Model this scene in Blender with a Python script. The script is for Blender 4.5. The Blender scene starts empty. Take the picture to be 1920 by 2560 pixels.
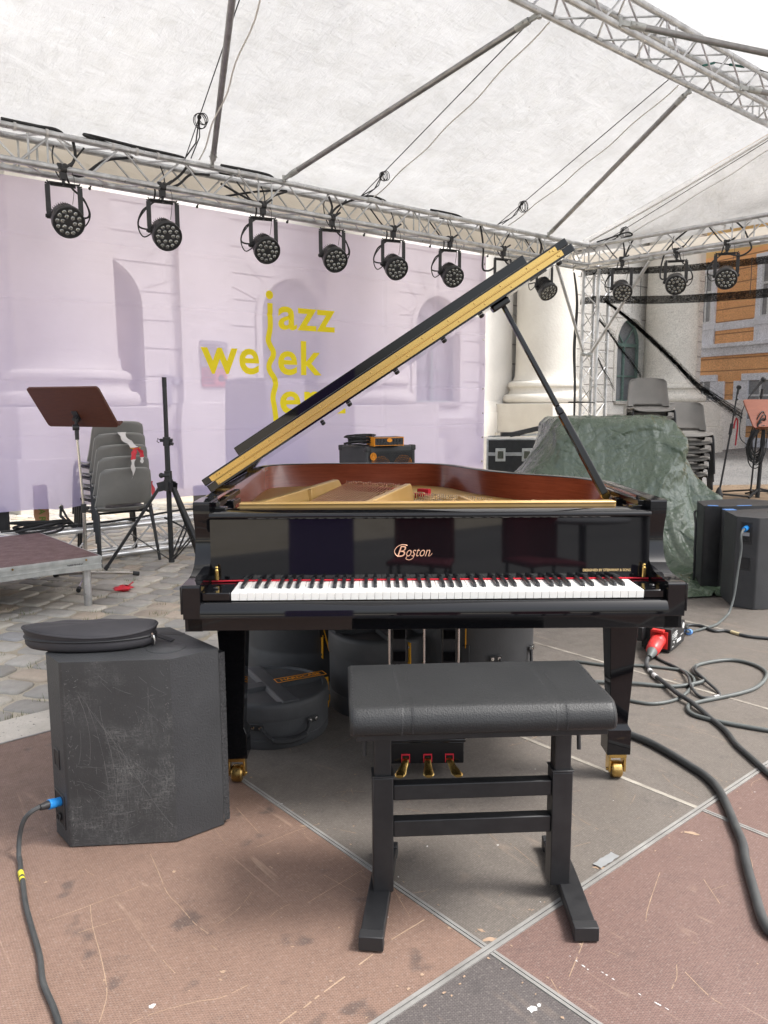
import bpy, bmesh, math, random
from mathutils import Vector, Matrix, Quaternion, noise, geometry
R = math.radians
random.seed(7)
SC = bpy.context.scene
COL = SC.collection

# ------------------------------------------------------------------ camera
cam_d = bpy.data.cameras.new("camera")
cam = bpy.data.objects.new("camera", cam_d)
COL.objects.link(cam)
cam.location = (0, 0, 1.29)
cam.rotation_euler = (Matrix.Rotation(R(90 - 7.935), 3, 'X') @ Matrix.Rotation(R(-0.212), 3, 'Z')).to_euler()
cam_d.sensor_fit = 'VERTICAL'
cam_d.sensor_height = 36.0
cam_d.sensor_width = 27.0
cam_d.lens = 36.0 * 1983.0 / 2560.0
cam_d.clip_start = 0.05
cam_d.clip_end = 400
SC.camera = cam

# ------------------------------------------------------------------ sky, sun, exposure
SUN_EL, SUN_AZ = 56.0, 100.0        # azimuth clockwise from +Y: behind the camera, to its right
W = bpy.data.worlds.new("World")
SC.world = W
W.use_nodes = True
wn = W.node_tree
sky = wn.nodes.new("ShaderNodeTexSky")
sky.sky_type = 'NISHITA'
sky.sun_disc = False
sky.sun_elevation = R(SUN_EL)
sky.sun_rotation = R(SUN_AZ)
sky.air_density = 1.0
sky.dust_density = 4.0
sky.ozone_density = 1.0
bg = wn.nodes["Background"]
bg.inputs[1].default_value = 0.15
# an overcast sky is greyer than a clear one
hsv = wn.nodes.new("ShaderNodeHueSaturation")
hsv.inputs['Saturation'].default_value = 0.35
wn.links.new(sky.outputs[0], hsv.inputs['Color'])
wn.links.new(hsv.outputs[0], bg.inputs[0])
sun_d = bpy.data.lights.new("sun", 'SUN')
sun_d.energy = 1.5
sun_d.angle = R(14)
sun_d.color = (1.0, 0.975, 0.945)
sun = bpy.data.objects.new("sun", sun_d)
COL.objects.link(sun)
_az, _el = R(SUN_AZ), R(SUN_EL)
_dir = Vector((math.sin(_az) * math.cos(_el), math.cos(_az) * math.cos(_el), math.sin(_el)))
sun.rotation_euler = (-_dir).to_track_quat('-Z', 'Y').to_euler()
sun.location = _dir * 30
SC.view_settings.view_transform = 'Standard'
SC.view_settings.look = 'None'
SC.view_settings.gamma = 1
SC.view_settings.use_curve_mapping = False
SC.view_settings.exposure = 1.42
SC.cycles.use_denoising = True
SC.cycles.max_bounces = 10
SC.cycles.transparent_max_bounces = 12
SC.cycles.caustics_reflective = False
SC.cycles.caustics_refractive = False
SC.cycles.sample_clamp_indirect = 6

# ------------------------------------------------------------------ mesh helpers
def fr(d, up=(0, 0, 1)):
    """a frame (x, y, z) whose z runs along d"""
    z = Vector(d).normalized()
    u = Vector(up)
    if abs(z.dot(u)) > 0.98:
        u = Vector((1, 0, 0)) if abs(z.x) < 0.9 else Vector((0, 1, 0))
    x = u.cross(z).normalized()
    y = z.cross(x)
    return x, y, z

class MB:
    def __init__(self):
        self.v, self.f, self.m = [], [], []
    def add(self, vs, fs, m=0):
        o = len(self.v)
        self.v += [tuple(p) for p in vs]
        self.f += [tuple(i + o for i in f) for f in fs]
        self.m += [m] * len(fs)
        return self
    def box(self, c, s, m=0, rot=None):
        c = Vector(c); h = [k / 2 for k in s]
        vs = []
        for sx in (-1, 1):
            for sy in (-1, 1):
                for sz in (-1, 1):
                    p = Vector((sx * h[0], sy * h[1], sz * h[2]))
                    vs.append(c + (rot @ p if rot else p))
        return self.add(vs, [(0, 1, 3, 2), (4, 6, 7, 5), (0, 4, 5, 1), (2, 3, 7, 6), (0, 2, 6, 4), (1, 5, 7, 3)], m)
    def bx(self, x0, x1, y0, y1, z0, z1, m=0):
        return self.box(((x0 + x1) / 2, (y0 + y1) / 2, (z0 + z1) / 2), (x1 - x0, y1 - y0, z1 - z0), m)
    def bar(self, p0, p1, w, h, m=0, up=(0, 0, 1), w1=None, h1=None):
        p0, p1 = Vector(p0), Vector(p1)
        x, y, z = fr(p1 - p0, up)
        w1 = w if w1 is None else w1; h1 = h if h1 is None else h1
        vs = []
        for p, a, b in ((p0, w, h), (p1, w1, h1)):
            for sx, sy in ((-1, -1), (1, -1), (1, 1), (-1, 1)):
                vs.append(p + x * sx * a / 2 + y * sy * b / 2)
        return self.add(vs, [(3, 2, 1, 0), (4, 5, 6, 7), (0, 1, 5, 4), (1, 2, 6, 5), (2, 3, 7, 6), (3, 0, 4, 7)], m)
    def cyl(self, p0, p1, r, r1=None, n=12, m=0, caps=True):
        p0, p1 = Vector(p0), Vector(p1)
        r1 = r if r1 is None else r1
        x, y, z = fr(p1 - p0)
        vs = []
        for p, q in ((p0, r), (p1, r1)):
            for k in range(n):
                a = 2 * math.pi * k / n
                vs.append(p + x * math.cos(a) * q + y * math.sin(a) * q)
        fs = [(k, (k + 1) % n, n + (k + 1) % n, n + k) for k in range(n)]
        if caps:
            fs += [tuple(range(n - 1, -1, -1)), tuple(range(n, 2 * n))]
        return self.add(vs, fs, m)
    def tube(self, pts, r, n=8, m=0, closed=False, caps=True):
        pts = [Vector(p) for p in pts]
        L = len(pts)
        vs, ref = [], None
        for i in range(L):
            if closed:
                t = pts[(i + 1) % L] - pts[i - 1]
            else:
                t = pts[min(i + 1, L - 1)] - pts[max(i - 1, 0)]
            if t.length < 1e-9: t = Vector((0, 0, 1))
            t.normalize()
            if ref is None:
                ref = fr(t)[0]
            x = ref - t * ref.dot(t)
            if x.length < 1e-6: x = fr(t)[0]
            x.normalize(); ref = x
            y = t.cross(x)
            q = r[i] if isinstance(r, (list, tuple)) else r
            for k in range(n):
                a = 2 * math.pi * k / n
                vs.append(pts[i] + x * math.cos(a) * q + y * math.sin(a) * q)
        fs = []
        for i in range(L if closed else L - 1):
            j = (i + 1) % L
            for k in range(n):
                fs.append((i * n + k, i * n + (k + 1) % n, j * n + (k + 1) % n, j * n + k))
        if caps and not closed:
            fs += [tuple(range(n - 1, -1, -1)), tuple((L - 1) * n + k for k in range(n))]
        return self.add(vs, fs, m)
    def prism(self, poly, a, b, axis='z', m=0, mcap=None):
        n = len(poly)
        mk = {'z': lambda p, t: (p[0], p[1], t), 'x': lambda p, t: (t, p[0], p[1]), 'y': lambda p, t: (p[0], t, p[1])}[axis]
        vs = [mk(p, a) for p in poly] + [mk(p, b) for p in poly]
        self.add(vs, [(k, (k + 1) % n, n + (k + 1) % n, n + k) for k in range(n)], m)
        mc = m if mcap is None else mcap
        tri = geometry.tessellate_polygon([[Vector((p[0], p[1], 0)) for p in poly]])
        self.add(vs, [t for t in tri] + [tuple(i + n for i in t) for t in tri], mc)
        return self
    def lathe(self, prof, c=(0, 0, 0), n=24, axis=(0, 0, 1), m=0, sx=1.0, sy=1.0):
        c = Vector(c); x, y, z = fr(axis)
        if Vector(axis).normalized().z > 0.99:
            x, y, z = Vector((1, 0, 0)), Vector((0, 1, 0)), Vector((0, 0, 1))
        vs = []
        for r, h in prof:
            for k in range(n):
                a = 2 * math.pi * k / n
                vs.append(c + x * math.cos(a) * r * sx + y * math.sin(a) * r * sy + z * h)
        fs = []
        for i in range(len(prof) - 1):
            for k in range(n):
                fs.append((i * n + k, i * n + (k + 1) % n, (i + 1) * n + (k + 1) % n, (i + 1) * n + k))
        fs.append(tuple(range(n - 1, -1, -1)))
        fs.append(tuple((len(prof) - 1) * n + k for k in range(n)))
        return self.add(vs, fs, m)
    def ball(self, c, r, n=10, m=0, sz=1.0):
        prof = [(max(1e-4, r * math.sin(math.pi * i / n)), -r * sz * math.cos(math.pi * i / n)) for i in range(n + 1)]
        return self.lathe(prof, c, n=max(8, n), m=m)
    def grid(self, fn, nu, nv, m=0, skip=None):
        vs = [fn(i / nu, j / nv) for j in range(nv + 1) for i in range(nu + 1)]
        fs = []
        for j in range(nv):
            for i in range(nu):
                if skip and skip((i + .5) / nu, (j + .5) / nv): continue
                a = j * (nu + 1) + i
                fs.append((a, a + 1, a + nu + 2, a + nu + 1))
        return self.add(vs, fs, m)
    def xf(self, M):
        self.v = [tuple(M @ Vector(p)) for p in self.v]
        return self
    def build(self, name, mats, parent=None, bevel=0.0, seg=2, angle=38, fix=True, solid=0.0, kind=None):
        me = bpy.data.meshes.new(name)
        me.from_pydata(self.v, [], self.f)
        if not isinstance(mats, (list, tuple)): mats = [mats]
        for q in mats: me.materials.append(q)
        me.polygons.foreach_set("material_index", self.m)
        if fix:
            bm = bmesh.new(); bm.from_mesh(me)
            bmesh.ops.recalc_face_normals(bm, faces=bm.faces)
            bm.to_mesh(me); bm.free()
        me.polygons.foreach_set("use_smooth", [True] * len(me.polygons))
        me.set_sharp_from_angle(angle=R(angle))
        me.update()
        o = bpy.data.objects.new(name, me)
        COL.objects.link(o)
        if parent is not None: o.parent = parent
        if solid:
            md = o.modifiers.new("solid", 'SOLIDIFY'); md.thickness = solid; md.offset = 0
        if bevel:
            md = o.modifiers.new("bevel", 'BEVEL'); md.width = bevel; md.segments = seg
            md.limit_method = 'ANGLE'; md.angle_limit = R(40)
        if kind: o['kind'] = kind
        return o

def thing(name, label, cat, loc=(0, 0, 0), rz=0.0, group=None):
    o = bpy.data.objects.new(name, None)
    COL.objects.link(o)
    o.empty_display_size = 0.1
    o.location = loc
    o.rotation_euler = (0, 0, rz)
    o['label'] = label; o['category'] = cat
    if group: o['group'] = group
    return o

def tag(o, label, cat, group=None):
    o['label'] = label; o['category'] = cat
    if group: o['group'] = group
    return o

def copy_tree(o, parent=None, top=True, loc=None, rz=None, label=None):
    c = o.copy()
    COL.objects.link(c)
    if parent is not None: c.parent = parent
    for ch in list(o.children):
        copy_tree(ch, c, False)
    if top:
        if loc is not None: c.location = loc
        if rz is not None: c.rotation_euler = (0, 0, rz)
        if label: c['label'] = label
    return c

def cr(pts, n=8, closed=False):
    """Catmull-Rom through the points"""
    P = [Vector(p) for p in pts]
    out = []
    L = len(P)
    for i in range(L if closed else L - 1):
        if closed:
            a, b, c, d = P[i - 1], P[i], P[(i + 1) % L], P[(i + 2) % L]
        else:
            a, b, c, d = P[max(i - 1, 0)], P[i], P[i + 1], P[min(i + 2, L - 1)]
        for k in range(n):
            t = k / n
            out.append(0.5 * ((2 * b) + (c - a) * t + (2 * a - 5 * b + 4 * c - d) * t * t + (3 * b - a - 3 * c + d) * t ** 3))
    if not closed: out.append(P[-1].copy())
    return out

def rrect(w, h, r, n=5, cx=0, cy=0):
    out = []
    for sx, sy, a0 in ((1, 1, 0), (-1, 1, 90), (-1, -1, 180), (1, -1, 270)):
        for k in range(n + 1):
            a = R(a0 + 90 * k / n)
            out.append((cx + sx * (w / 2 - r) + r * math.cos(a), cy + sy * (h / 2 - r) + r * math.sin(a)))
    return out

def text_flat(s, bold=0.0, shear=0.0, space=1.0):
    """flat letters of the built-in font as (verts 2d, faces)"""
    cu = bpy.data.curves.new("lettering", 'FONT')
    cu.body = s; cu.size = 1.0; cu.offset = bold; cu.shear = shear; cu.space_character = space
    cu.resolution_u = 4
    ob = bpy.data.objects.new("lettering", cu)
    COL.objects.link(ob)
    dg = bpy.context.evaluated_depsgraph_get()
    me = bpy.data.meshes.new_from_object(ob.evaluated_get(dg))
    vs = [(v.co.x, v.co.y) for v in me.vertices]
    fs = [tuple(p.vertices) for p in me.polygons]
    bpy.data.objects.remove(ob); bpy.data.curves.remove(cu); bpy.data.meshes.remove(me)
    return vs, fs

def text_on(mb, s, o, ux, uy, w, h=None, m=0, bold=0.0, shear=0.0, space=1.0):
    """letters laid on a plane: o the lower left corner, ux / uy unit vectors, w and h the size of the whole word"""
    vs, fs = text_flat(s, bold, shear, space)
    x0 = min(v[0] for v in vs); x1 = max(v[0] for v in vs)
    y0 = min(v[1] for v in vs); y1 = max(v[1] for v in vs)
    kx = w / (x1 - x0); ky = kx if h is None else h / (y1 - y0)
    o, ux, uy = Vector(o), Vector(ux), Vector(uy)
    mb.add([o + ux * ((v[0] - x0) * kx) + uy * ((v[1] - y0) * ky) for v in vs], fs, m)

# ------------------------------------------------------------------ material helpers
class NT:
    def __init__(self, name):
        self.mat = bpy.data.materials.new(name)
        self.mat.use_nodes = True
        self.t = self.mat.node_tree
        self.b = self.t.nodes["Principled BSDF"]
        self.out = self.t.nodes["Material Output"]
        self._c = None
    def n(self, typ, **kw):
        nd = self.t.nodes.new(typ)
        for k, v in kw.items():
            setattr(nd, k, v)
        return nd
    def l(self, a, b): self.t.links.new(a, b)
    def coord(self, which='Object'):
        if self._c is None: self._c = self.n("ShaderNodeTexCoord")
        return self._c.outputs[which]
    def mapped(self, scale=(1, 1, 1), rot=(0, 0, 0), which='Object', loc=(0, 0, 0)):
        mp = self.n("ShaderNodeMapping")
        mp.inputs['Scale'].default_value = scale
        mp.inputs['Rotation'].default_value = rot
        mp.inputs['Location'].default_value = loc
        self.l(self.coord(which), mp.inputs['Vector'])
        return mp.outputs[0]
    def noise(self, scale, detail=4, rough=0.55, vec=None, dist=0.0):
        nd = self.n("ShaderNodeTexNoise")
        nd.inputs['Scale'].default_value = scale
        nd.inputs['Detail'].default_value = detail
        nd.inputs['Roughness'].default_value = rough
        nd.inputs['Distortion'].default_value = dist
        self.l(vec if vec is not None else self.coord(), nd.inputs['Vector'])
        return nd.outputs['Fac']
    def ramp(self, fac, stops, interp='LINEAR'):
        nd = self.n("ShaderNodeValToRGB")
        nd.color_ramp.interpolation = interp
        el = nd.color_ramp.elements
        while len(el) < len(stops): el.new(0.5)
        for e, (p, c) in zip(el, stops):
            e.position = p
            e.color = c if len(c) == 4 else (*c, 1)
        self.l(fac, nd.inputs[0])
        return nd.outputs[0]
    def g(self, fac, a, b, va=0.0, vb=1.0):
        nd = self.n("ShaderNodeMapRange")
        nd.inputs[1].default_value = a; nd.inputs[2].default_value = b
        nd.inputs[3].default_value = va; nd.inputs[4].default_value = vb
        self.l(fac, nd.inputs[0])
        return nd.outputs[0]
    def mix(self, fac, a, b, mode='MIX'):
        nd = self.n("ShaderNodeMix", data_type='RGBA', blend_type=mode)
        for sock, v in ((nd.inputs[0], fac), (nd.inputs[6], a), (nd.inputs[7], b)):
            if isinstance(v, (int, float)): sock.default_value = v
            elif isinstance(v, (tuple, list)): sock.default_value = (*v[:3], 1)
            else: self.l(v, sock)
        return nd.outputs[2]
    def math(self, op, a, b=0.0):
        nd = self.n("ShaderNodeMath", operation=op)
        for sock, v in ((nd.inputs[0], a), (nd.inputs[1], b)):
            if isinstance(v, (int, float)): sock.default_value = v
            else: self.l(v, sock)
        return nd.outputs[0]
    def bump(self, h, strength=0.3, dist=0.01):
        nd = self.n("ShaderNodeBump")
        nd.inputs['Strength'].default_value = strength
        nd.inputs['Distance'].default_value = dist
        self.l(h, nd.inputs['Height'])
        self.l(nd.outputs[0], self.b.inputs['Normal'])
        return nd.outputs[0]
    def set(self, **kw):
        nm = {'col': 'Base Color', 'rough': 'Roughness', 'metal': 'Metallic', 'spec': 'Specular IOR Level', 'coat': 'Coat Weight', 'coatr': 'Coat Roughness', 'alpha': 'Alpha', 'sheen': 'Sheen Weight'}
        for k, v in kw.items():
            s = self.b.inputs[nm[k]]
            if isinstance(v, (int, float)): s.default_value = v
            elif isinstance(v, (tuple, list)): s.default_value = (*v[:3], 1)
            else: self.l(v, s)
        return self

def M(name, col, rough=0.5, metal=0.0, col2=None, vs=5.0, bump=0.0, bs=90.0, bd=0.003, spec=0.5, coat=0.0, rvar=0.0, spot=None, spots=40.0, spotcut=0.68):
    """a general material: base colour drifting to a second one, grain, small specks"""
    t = NT(name)
    c = col
    if col2 is not None:
        f = t.noise(vs, 5, 0.6)
        c = t.mix(t.g(f, 0.35, 0.65), col, col2)
    if spot is not None:
        s = t.noise(spots, 3, 0.6)
        c = t.mix(t.g(s, spotcut, spotcut + 0.06), c, spot)
    t.set(col=c, metal=metal, spec=spec, coat=coat)
    if rvar:
        f2 = t.noise(vs * 2.3, 4, 0.6)
        t.set(rough=t.g(f2, 0.3, 0.7, max(0.02, rough - rvar), rough + rvar))
    else:
        t.set(rough=rough)
    if bump:
        t.bump(t.noise(bs, 3, 0.6), bump, bd)
    return t.mat
# ------------------------------------------------------------------ materials
m_black = M("piano_black_lacquer", (0.005, 0.005, 0.006), 0.035, spec=0.45)
m_alu = M("truss_aluminium", (0.66, 0.665, 0.67), 0.36, metal=0.8, col2=(0.44, 0.44, 0.44), vs=9, rvar=0.1, bump=0.15, bs=60, bd=0.001)
m_alu_new = M("bright_aluminium", (0.86, 0.86, 0.86), 0.22, metal=0.7, col2=(0.76, 0.76, 0.76), vs=6, rvar=0.06)
m_alu_dull = M("weathered_aluminium", (0.52, 0.53, 0.51), 0.5, metal=0.5, col2=(0.36, 0.37, 0.36), vs=14, bump=0.2, bs=50, spot=(0.12, 0.12, 0.12), spots=60, spotcut=0.72)
m_pole = M("roof_pole_steel", (0.34, 0.335, 0.33), 0.42, metal=0.8, col2=(0.24, 0.235, 0.23), vs=10, rvar=0.1)
m_lamp = M("lamp_black_paint", (0.018, 0.018, 0.02), 0.42, col2=(0.03, 0.03, 0.032), vs=20, bump=0.1)
m_lens = M("lamp_lens_glass", (0.42, 0.43, 0.41), 0.08, metal=0.75, col2=(0.16, 0.16, 0.16), vs=60, spec=0.8)
m_rubber = M("black_rubber", (0.016, 0.016, 0.017), 0.55, bump=0.1)
m_cable = M("cable_grey_black", (0.03, 0.032, 0.033), 0.5, col2=(0.05, 0.052, 0.052), vs=14)
m_cable_g = M("cable_green_grey", (0.105, 0.115, 0.11), 0.5, col2=(0.075, 0.083, 0.08), vs=9)
m_tie = M("cable_tie_white", (0.62, 0.61, 0.6), 0.35)
m_rope_w = M("rope_off_white", (0.75, 0.74, 0.71), 0.8)
m_rope_b = M("rope_black", (0.03, 0.03, 0.03), 0.8)
m_green = M("ratchet_green", (0.01, 0.13, 0.10), 0.5)
m_brass = M("polished_brass", (0.64, 0.43, 0.145), 0.25, metal=1.0, col2=(0.60, 0.40, 0.13), vs=3)
m_brass_d = M("worn_brass", (0.55, 0.37, 0.13), 0.3, metal=1.0, col2=(0.36, 0.22, 0.07), vs=25, rvar=0.1)
m_gold = M("bronze_plate_paint", (0.60, 0.385, 0.15), 0.36, metal=0.2, col2=(0.55, 0.34, 0.11), vs=5, bump=0.08, bs=200, bd=0.0005)
m_copper = M("wound_copper_string", (0.72, 0.40, 0.22), 0.3, metal=1.0)
m_steel = M("steel_string", (0.72, 0.71, 0.70), 0.25, metal=1.0)
m_redfelt = M("red_felt", (0.50, 0.015, 0.03), 0.95, bump=0.3, bs=300)
m_keyw = M("key_white", (0.80, 0.79, 0.75), 0.16, spec=0.5)
m_keyb = M("key_black", (0.014, 0.014, 0.015), 0.36)
m_plastic = M("black_plastic", (0.014, 0.014, 0.015), 0.4, col2=(0.025, 0.025, 0.026), vs=14, bump=0.12, bs=150)
m_blackmetal = M("black_powder_coat", (0.011, 0.011, 0.012), 0.42, col2=(0.018, 0.018, 0.019), vs=22, bump=0.15, bs=250, bd=0.0008)
m_yellow = M("yellow_webbing", (0.66, 0.31, 0.01), 0.75, bump=0.3, bs=400)
m_bluep = M("blue_plug_plastic", (0.02, 0.22, 0.58), 0.35)
m_bluet = M("blue_tape", (0.12, 0.28, 0.62), 0.6)
m_redp = M("red_plug_plastic", (0.62, 0.03, 0.025), 0.38, col2=(0.52, 0.03, 0.03), vs=12)
m_cyan = M("cyan_sticker", (0.02, 0.45, 0.52), 0.6)
m_white = M("white_print", (0.72, 0.72, 0.70), 0.6)
m_paper = M("white_paper", (0.75, 0.75, 0.77), 0.8)
m_orangep = M("orange_print", (0.78, 0.28, 0.01), 0.6)
m_gilt = M("copper_gilt_letters", (0.86, 0.50, 0.34), 0.32, metal=0.6)
m_giltb = M("brass_gilt_letters", (0.85, 0.62, 0.30), 0.32, metal=0.6)
m_yellowprint = M("yellow_banner_print", (0.83, 0.63, 0.02), 0.7)
m_chair = M("grey_moulded_plastic", (0.172, 0.168, 0.157), 0.42, col2=(0.215, 0.21, 0.197), vs=3.5, bump=0.12, bs=220, bd=0.0008, rvar=0.08)
m_chair_edge = M("chair_edge_highlight", (0.34, 0.335, 0.31), 0.45)  # light caught along the chair edges, put into the rim colour
m_chairb = M("pale_grey_chair_plastic", (0.225, 0.212, 0.195), 0.5, col2=(0.18, 0.17, 0.158), vs=4, bump=0.12, bs=220, bd=0.0008)
m_tapew = M("barrier_tape_white", (0.68, 0.64, 0.62), 0.5)
m_taper = M("barrier_tape_red", (0.60, 0.02, 0.035), 0.45)
m_chrome = M("chrome_tube", (0.55, 0.53, 0.50), 0.16, metal=1.0)
m_bag = M("black_nylon", (0.026, 0.024, 0.027), 0.72, bump=0.35, bs=500, bd=0.0006, col2=(0.034, 0.032, 0.036), vs=7)
m_grass = M("grass_blade", (0.085, 0.12, 0.03), 0.8, col2=(0.15, 0.16, 0.05), vs=30)
m_leaf = M("dry_leaf", (0.42, 0.17, 0.06), 0.7, col2=(0.30, 0.12, 0.04), vs=60)
m_maroon = M("maroon_cloth", (0.17, 0.012, 0.032), 0.85, bump=0.3)
m_foam = M("speaker_foam", (0.022, 0.022, 0.023), 0.95, bump=1.0, bs=130, bd=0.006, col2=(0.05, 0.05, 0.052), vs=180)

# mahogany veneer and stand wood: stretched grain
def wood(name, a, b, rough=0.35, scale=(1.2, 1.2, 18), coat=0.2, gs=6.0):
    t = NT(name)
    v = t.mapped(scale)
    f = t.noise(gs, 6, 0.6, v, 0.6)
    f2 = t.noise(gs * 4, 4, 0.6, v)
    c = t.mix(t.g(f, 0.3, 0.7), a, b)
    c = t.mix(t.math('MULTIPLY', t.g(f2, 0.45, 0.75), 0.35), c, tuple(x * 0.55 for x in b))
    t.set(col=c, rough=rough, coat=coat)
    t.bump(f2, 0.08, 0.001)
    return t.mat
m_mahog = wood("mahogany_veneer", (0.30, 0.072, 0.032), (0.21, 0.045, 0.02), 0.26, (1.0, 1.0, 22), 0.35)
m_stand = wood("stand_board_wood", (0.105, 0.032, 0.016), (0.075, 0.021, 0.011), 0.48, (2, 2, 30), 0.0)
m_stand2 = wood("stand_board_wood_pale", (0.36, 0.115, 0.06), (0.27, 0.08, 0.042), 0.42, (2, 2, 30))
m_sound = wood("soundboard_spruce", (0.40, 0.25, 0.10), (0.33, 0.19, 0.075), 0.4, (18, 1, 1))

# black leather
t = NT("black_leather")
vo = t.n("ShaderNodeTexVoronoi"); vo.inputs['Scale'].default_value = 260
t.l(t.coord(), vo.inputs['Vector'])
t.set(col=t.mix(t.g(t.noise(6), .35, .65), (0.013, 0.0135, 0.014), (0.018, 0.0185, 0.019)), rough=0.5, spec=0.4)
t.bump(t.math('ADD', vo.outputs['Distance'], t.math('MULTIPLY', t.noise(9, 3), 0.7)), 0.25, 0.0016)
m_leather = t.mat

# scuffed loudspeaker paint: bare scratches and rubbed patches
def worn(name, base, scuff, amount, bumpy=0.35):
    t = NT(name)
    big = t.noise(3.2, 4, 0.65)
    st1 = t.noise(1.0, 4, 0.75, t.mapped((22, 22, 190)))
    st2 = t.noise(1.0, 4, 0.75, t.mapped((150, 150, 30)))
    sp1 = t.noise(210, 3, 0.7)
    rub = t.math('ADD', t.math('MULTIPLY', t.math('MAXIMUM', st1, st2), .6), t.math('MULTIPLY', sp1, .4))
    w = t.math('MULTIPLY', t.g(big, 0.46, 0.66), t.g(rub, 0.47, 0.62))
    f = t.math('MINIMUM', t.math('ADD', t.math('MULTIPLY', w, amount * .6), t.math('MULTIPLY', t.g(sp1, .66, .72), .5 * amount)), 1.0)
    c = t.mix(t.g(t.noise(8), .3, .7), base, tuple(x * 1.35 for x in base))
    t.set(col=t.mix(f, c, scuff), rough=t.g(big, 0.3, 0.7, 0.5, 0.62))
    t.bump(t.noise(170, 3, 0.6), bumpy, 0.002)
    return t.mat
m_worn = worn("scuffed_black_paint", (0.026, 0.027, 0.028), (0.24, 0.24, 0.23), 1.0)
m_text = worn("textured_black_paint", (0.031, 0.032, 0.034), (0.16, 0.16, 0.15), 0.12, 0.8)
m_case = worn("drum_case_plastic", (0.042, 0.043, 0.045), (0.12, 0.12, 0.12), 0.2, 0.3)

# phenolic-faced stage boards
def board(name, a, b, scr=0.6, dark=0.35):
    t = NT(name)
    g = t.coord('Object')
    n1 = t.noise(2.2, 5, 0.6); n2 = t.noise(14, 5, 0.7)
    c = t.mix(t.g(n1, 0.3, 0.7), a, b)
    c = t.mix(t.math('MULTIPLY', t.g(n2, 0.40, 0.70), 0.45), c, tuple(x * 0.72 for x in a))
    # anti-slip weave
    wv = t.n("ShaderNodeTexBrick")
    wv.inputs['Scale'].default_value = 46; wv.inputs['Mortar Size'].default_value = 0.028
    wv.inputs['Brick Width'].default_value = 0.35; wv.inputs['Row Height'].default_value = 0.22
    t.l(t.mapped(rot=(0, 0, 0.785)), wv.inputs['Vector'])
    wf = wv.outputs['Fac']
    c = t.mix(t.math('MULTIPLY', wf, 0.5), c, tuple(min(1, x * 2.1) for x in b))
    gr = t.noise(95, 3, 0.7)
    c = t.mix(t.math('MULTIPLY', t.g(gr, 0.36, 0.56, 1.0, 0.0), 0.26), c, tuple(x * 0.45 for x in a))
    # dark spots and pale scratches
    sp = t.noise(8.5, 2, 0.5, t.mapped(loc=(4, 2, 0)))
    c = t.mix(t.math('MULTIPLY', t.g(sp, 0.62, 0.70), dark), c, (0.03, 0.03, 0.032))
    for k, (rz, st, sc, cut) in enumerate(((0.5, 9, 1.6, .60), (1.9, 12, 1.3, .60), (1.2, 7, 2.2, .62), (2.6, 10, 1.1, .60))):
        wn_ = t.noise(sc, 3, 0.45, t.mapped((st * .35, 0.35, 1), (0, 0, rz), loc=(k * 7.3, k * 2.1, 0)))
        ln = t.g(t.math('ABSOLUTE', t.math('SUBTRACT', wn_, 0.5)), 0.002, 0.009, 1.0, 0.0)
        gate = t.g(t.noise(2.4, 4, 0.65, t.mapped(loc=(k * 3, 9, 2))), cut - .03, cut + .06)
        c = t.mix(t.math('MULTIPLY', t.math('MULTIPLY', ln, gate), scr * .5), c, (0.44, 0.32, 0.23))
    chip = t.noise(24, 4, 0.7, t.mapped(loc=(1, 7, 0)))
    c = t.mix(t.math('MULTIPLY', t.g(chip, 0.705, 0.73), 0.75), c, (0.42, 0.30, 0.21))
    dust = t.noise(140, 2, 0.5)
    c = t.mix(t.math('MULTIPLY', t.g(dust, 0.56, 0.74), 0.22), c, (0.4, 0.36, 0.32))
    t.set(col=c, rough=t.g(n2, 0.3, 0.7, 0.42, 0.62), spec=0.4)
    t.bump(t.math('ADD', wf, t.math('MULTIPLY', n2, 0.6)), 0.22, 0.0012)
    return t.mat
m_board_br = board("stage_board_brown", (0.138, 0.086, 0.064), (0.172, 0.112, 0.086), 0.6, 0.5)
m_board_rd = board("stage_board_red_brown", (0.112, 0.068, 0.057), (0.138, 0.088, 0.075), 0.75, 0.15)
m_board_gr = board("stage_board_grey", (0.098, 0.085, 0.073), (0.126, 0.110, 0.096), 0.45, 0.2)
m_board_dk = board("stage_board_dark", (0.062, 0.054, 0.052), (0.082, 0.072, 0.069), 0.5, 0.2)
m_riser = board("riser_board", (0.115, 0.060, 0.052), (0.135, 0.078, 0.068), 0.35, 0.1)
m_strip = M("deck_edge_aluminium", (0.36, 0.35, 0.33), 0.5, metal=0.4, col2=(0.25, 0.24, 0.225), vs=9, bump=0.2, bs=60)
m_seam = M("pale_seam_dust", (0.36, 0.33, 0.28), 0.8, col2=(0.14, 0.12, 0.10), vs=5)

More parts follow.
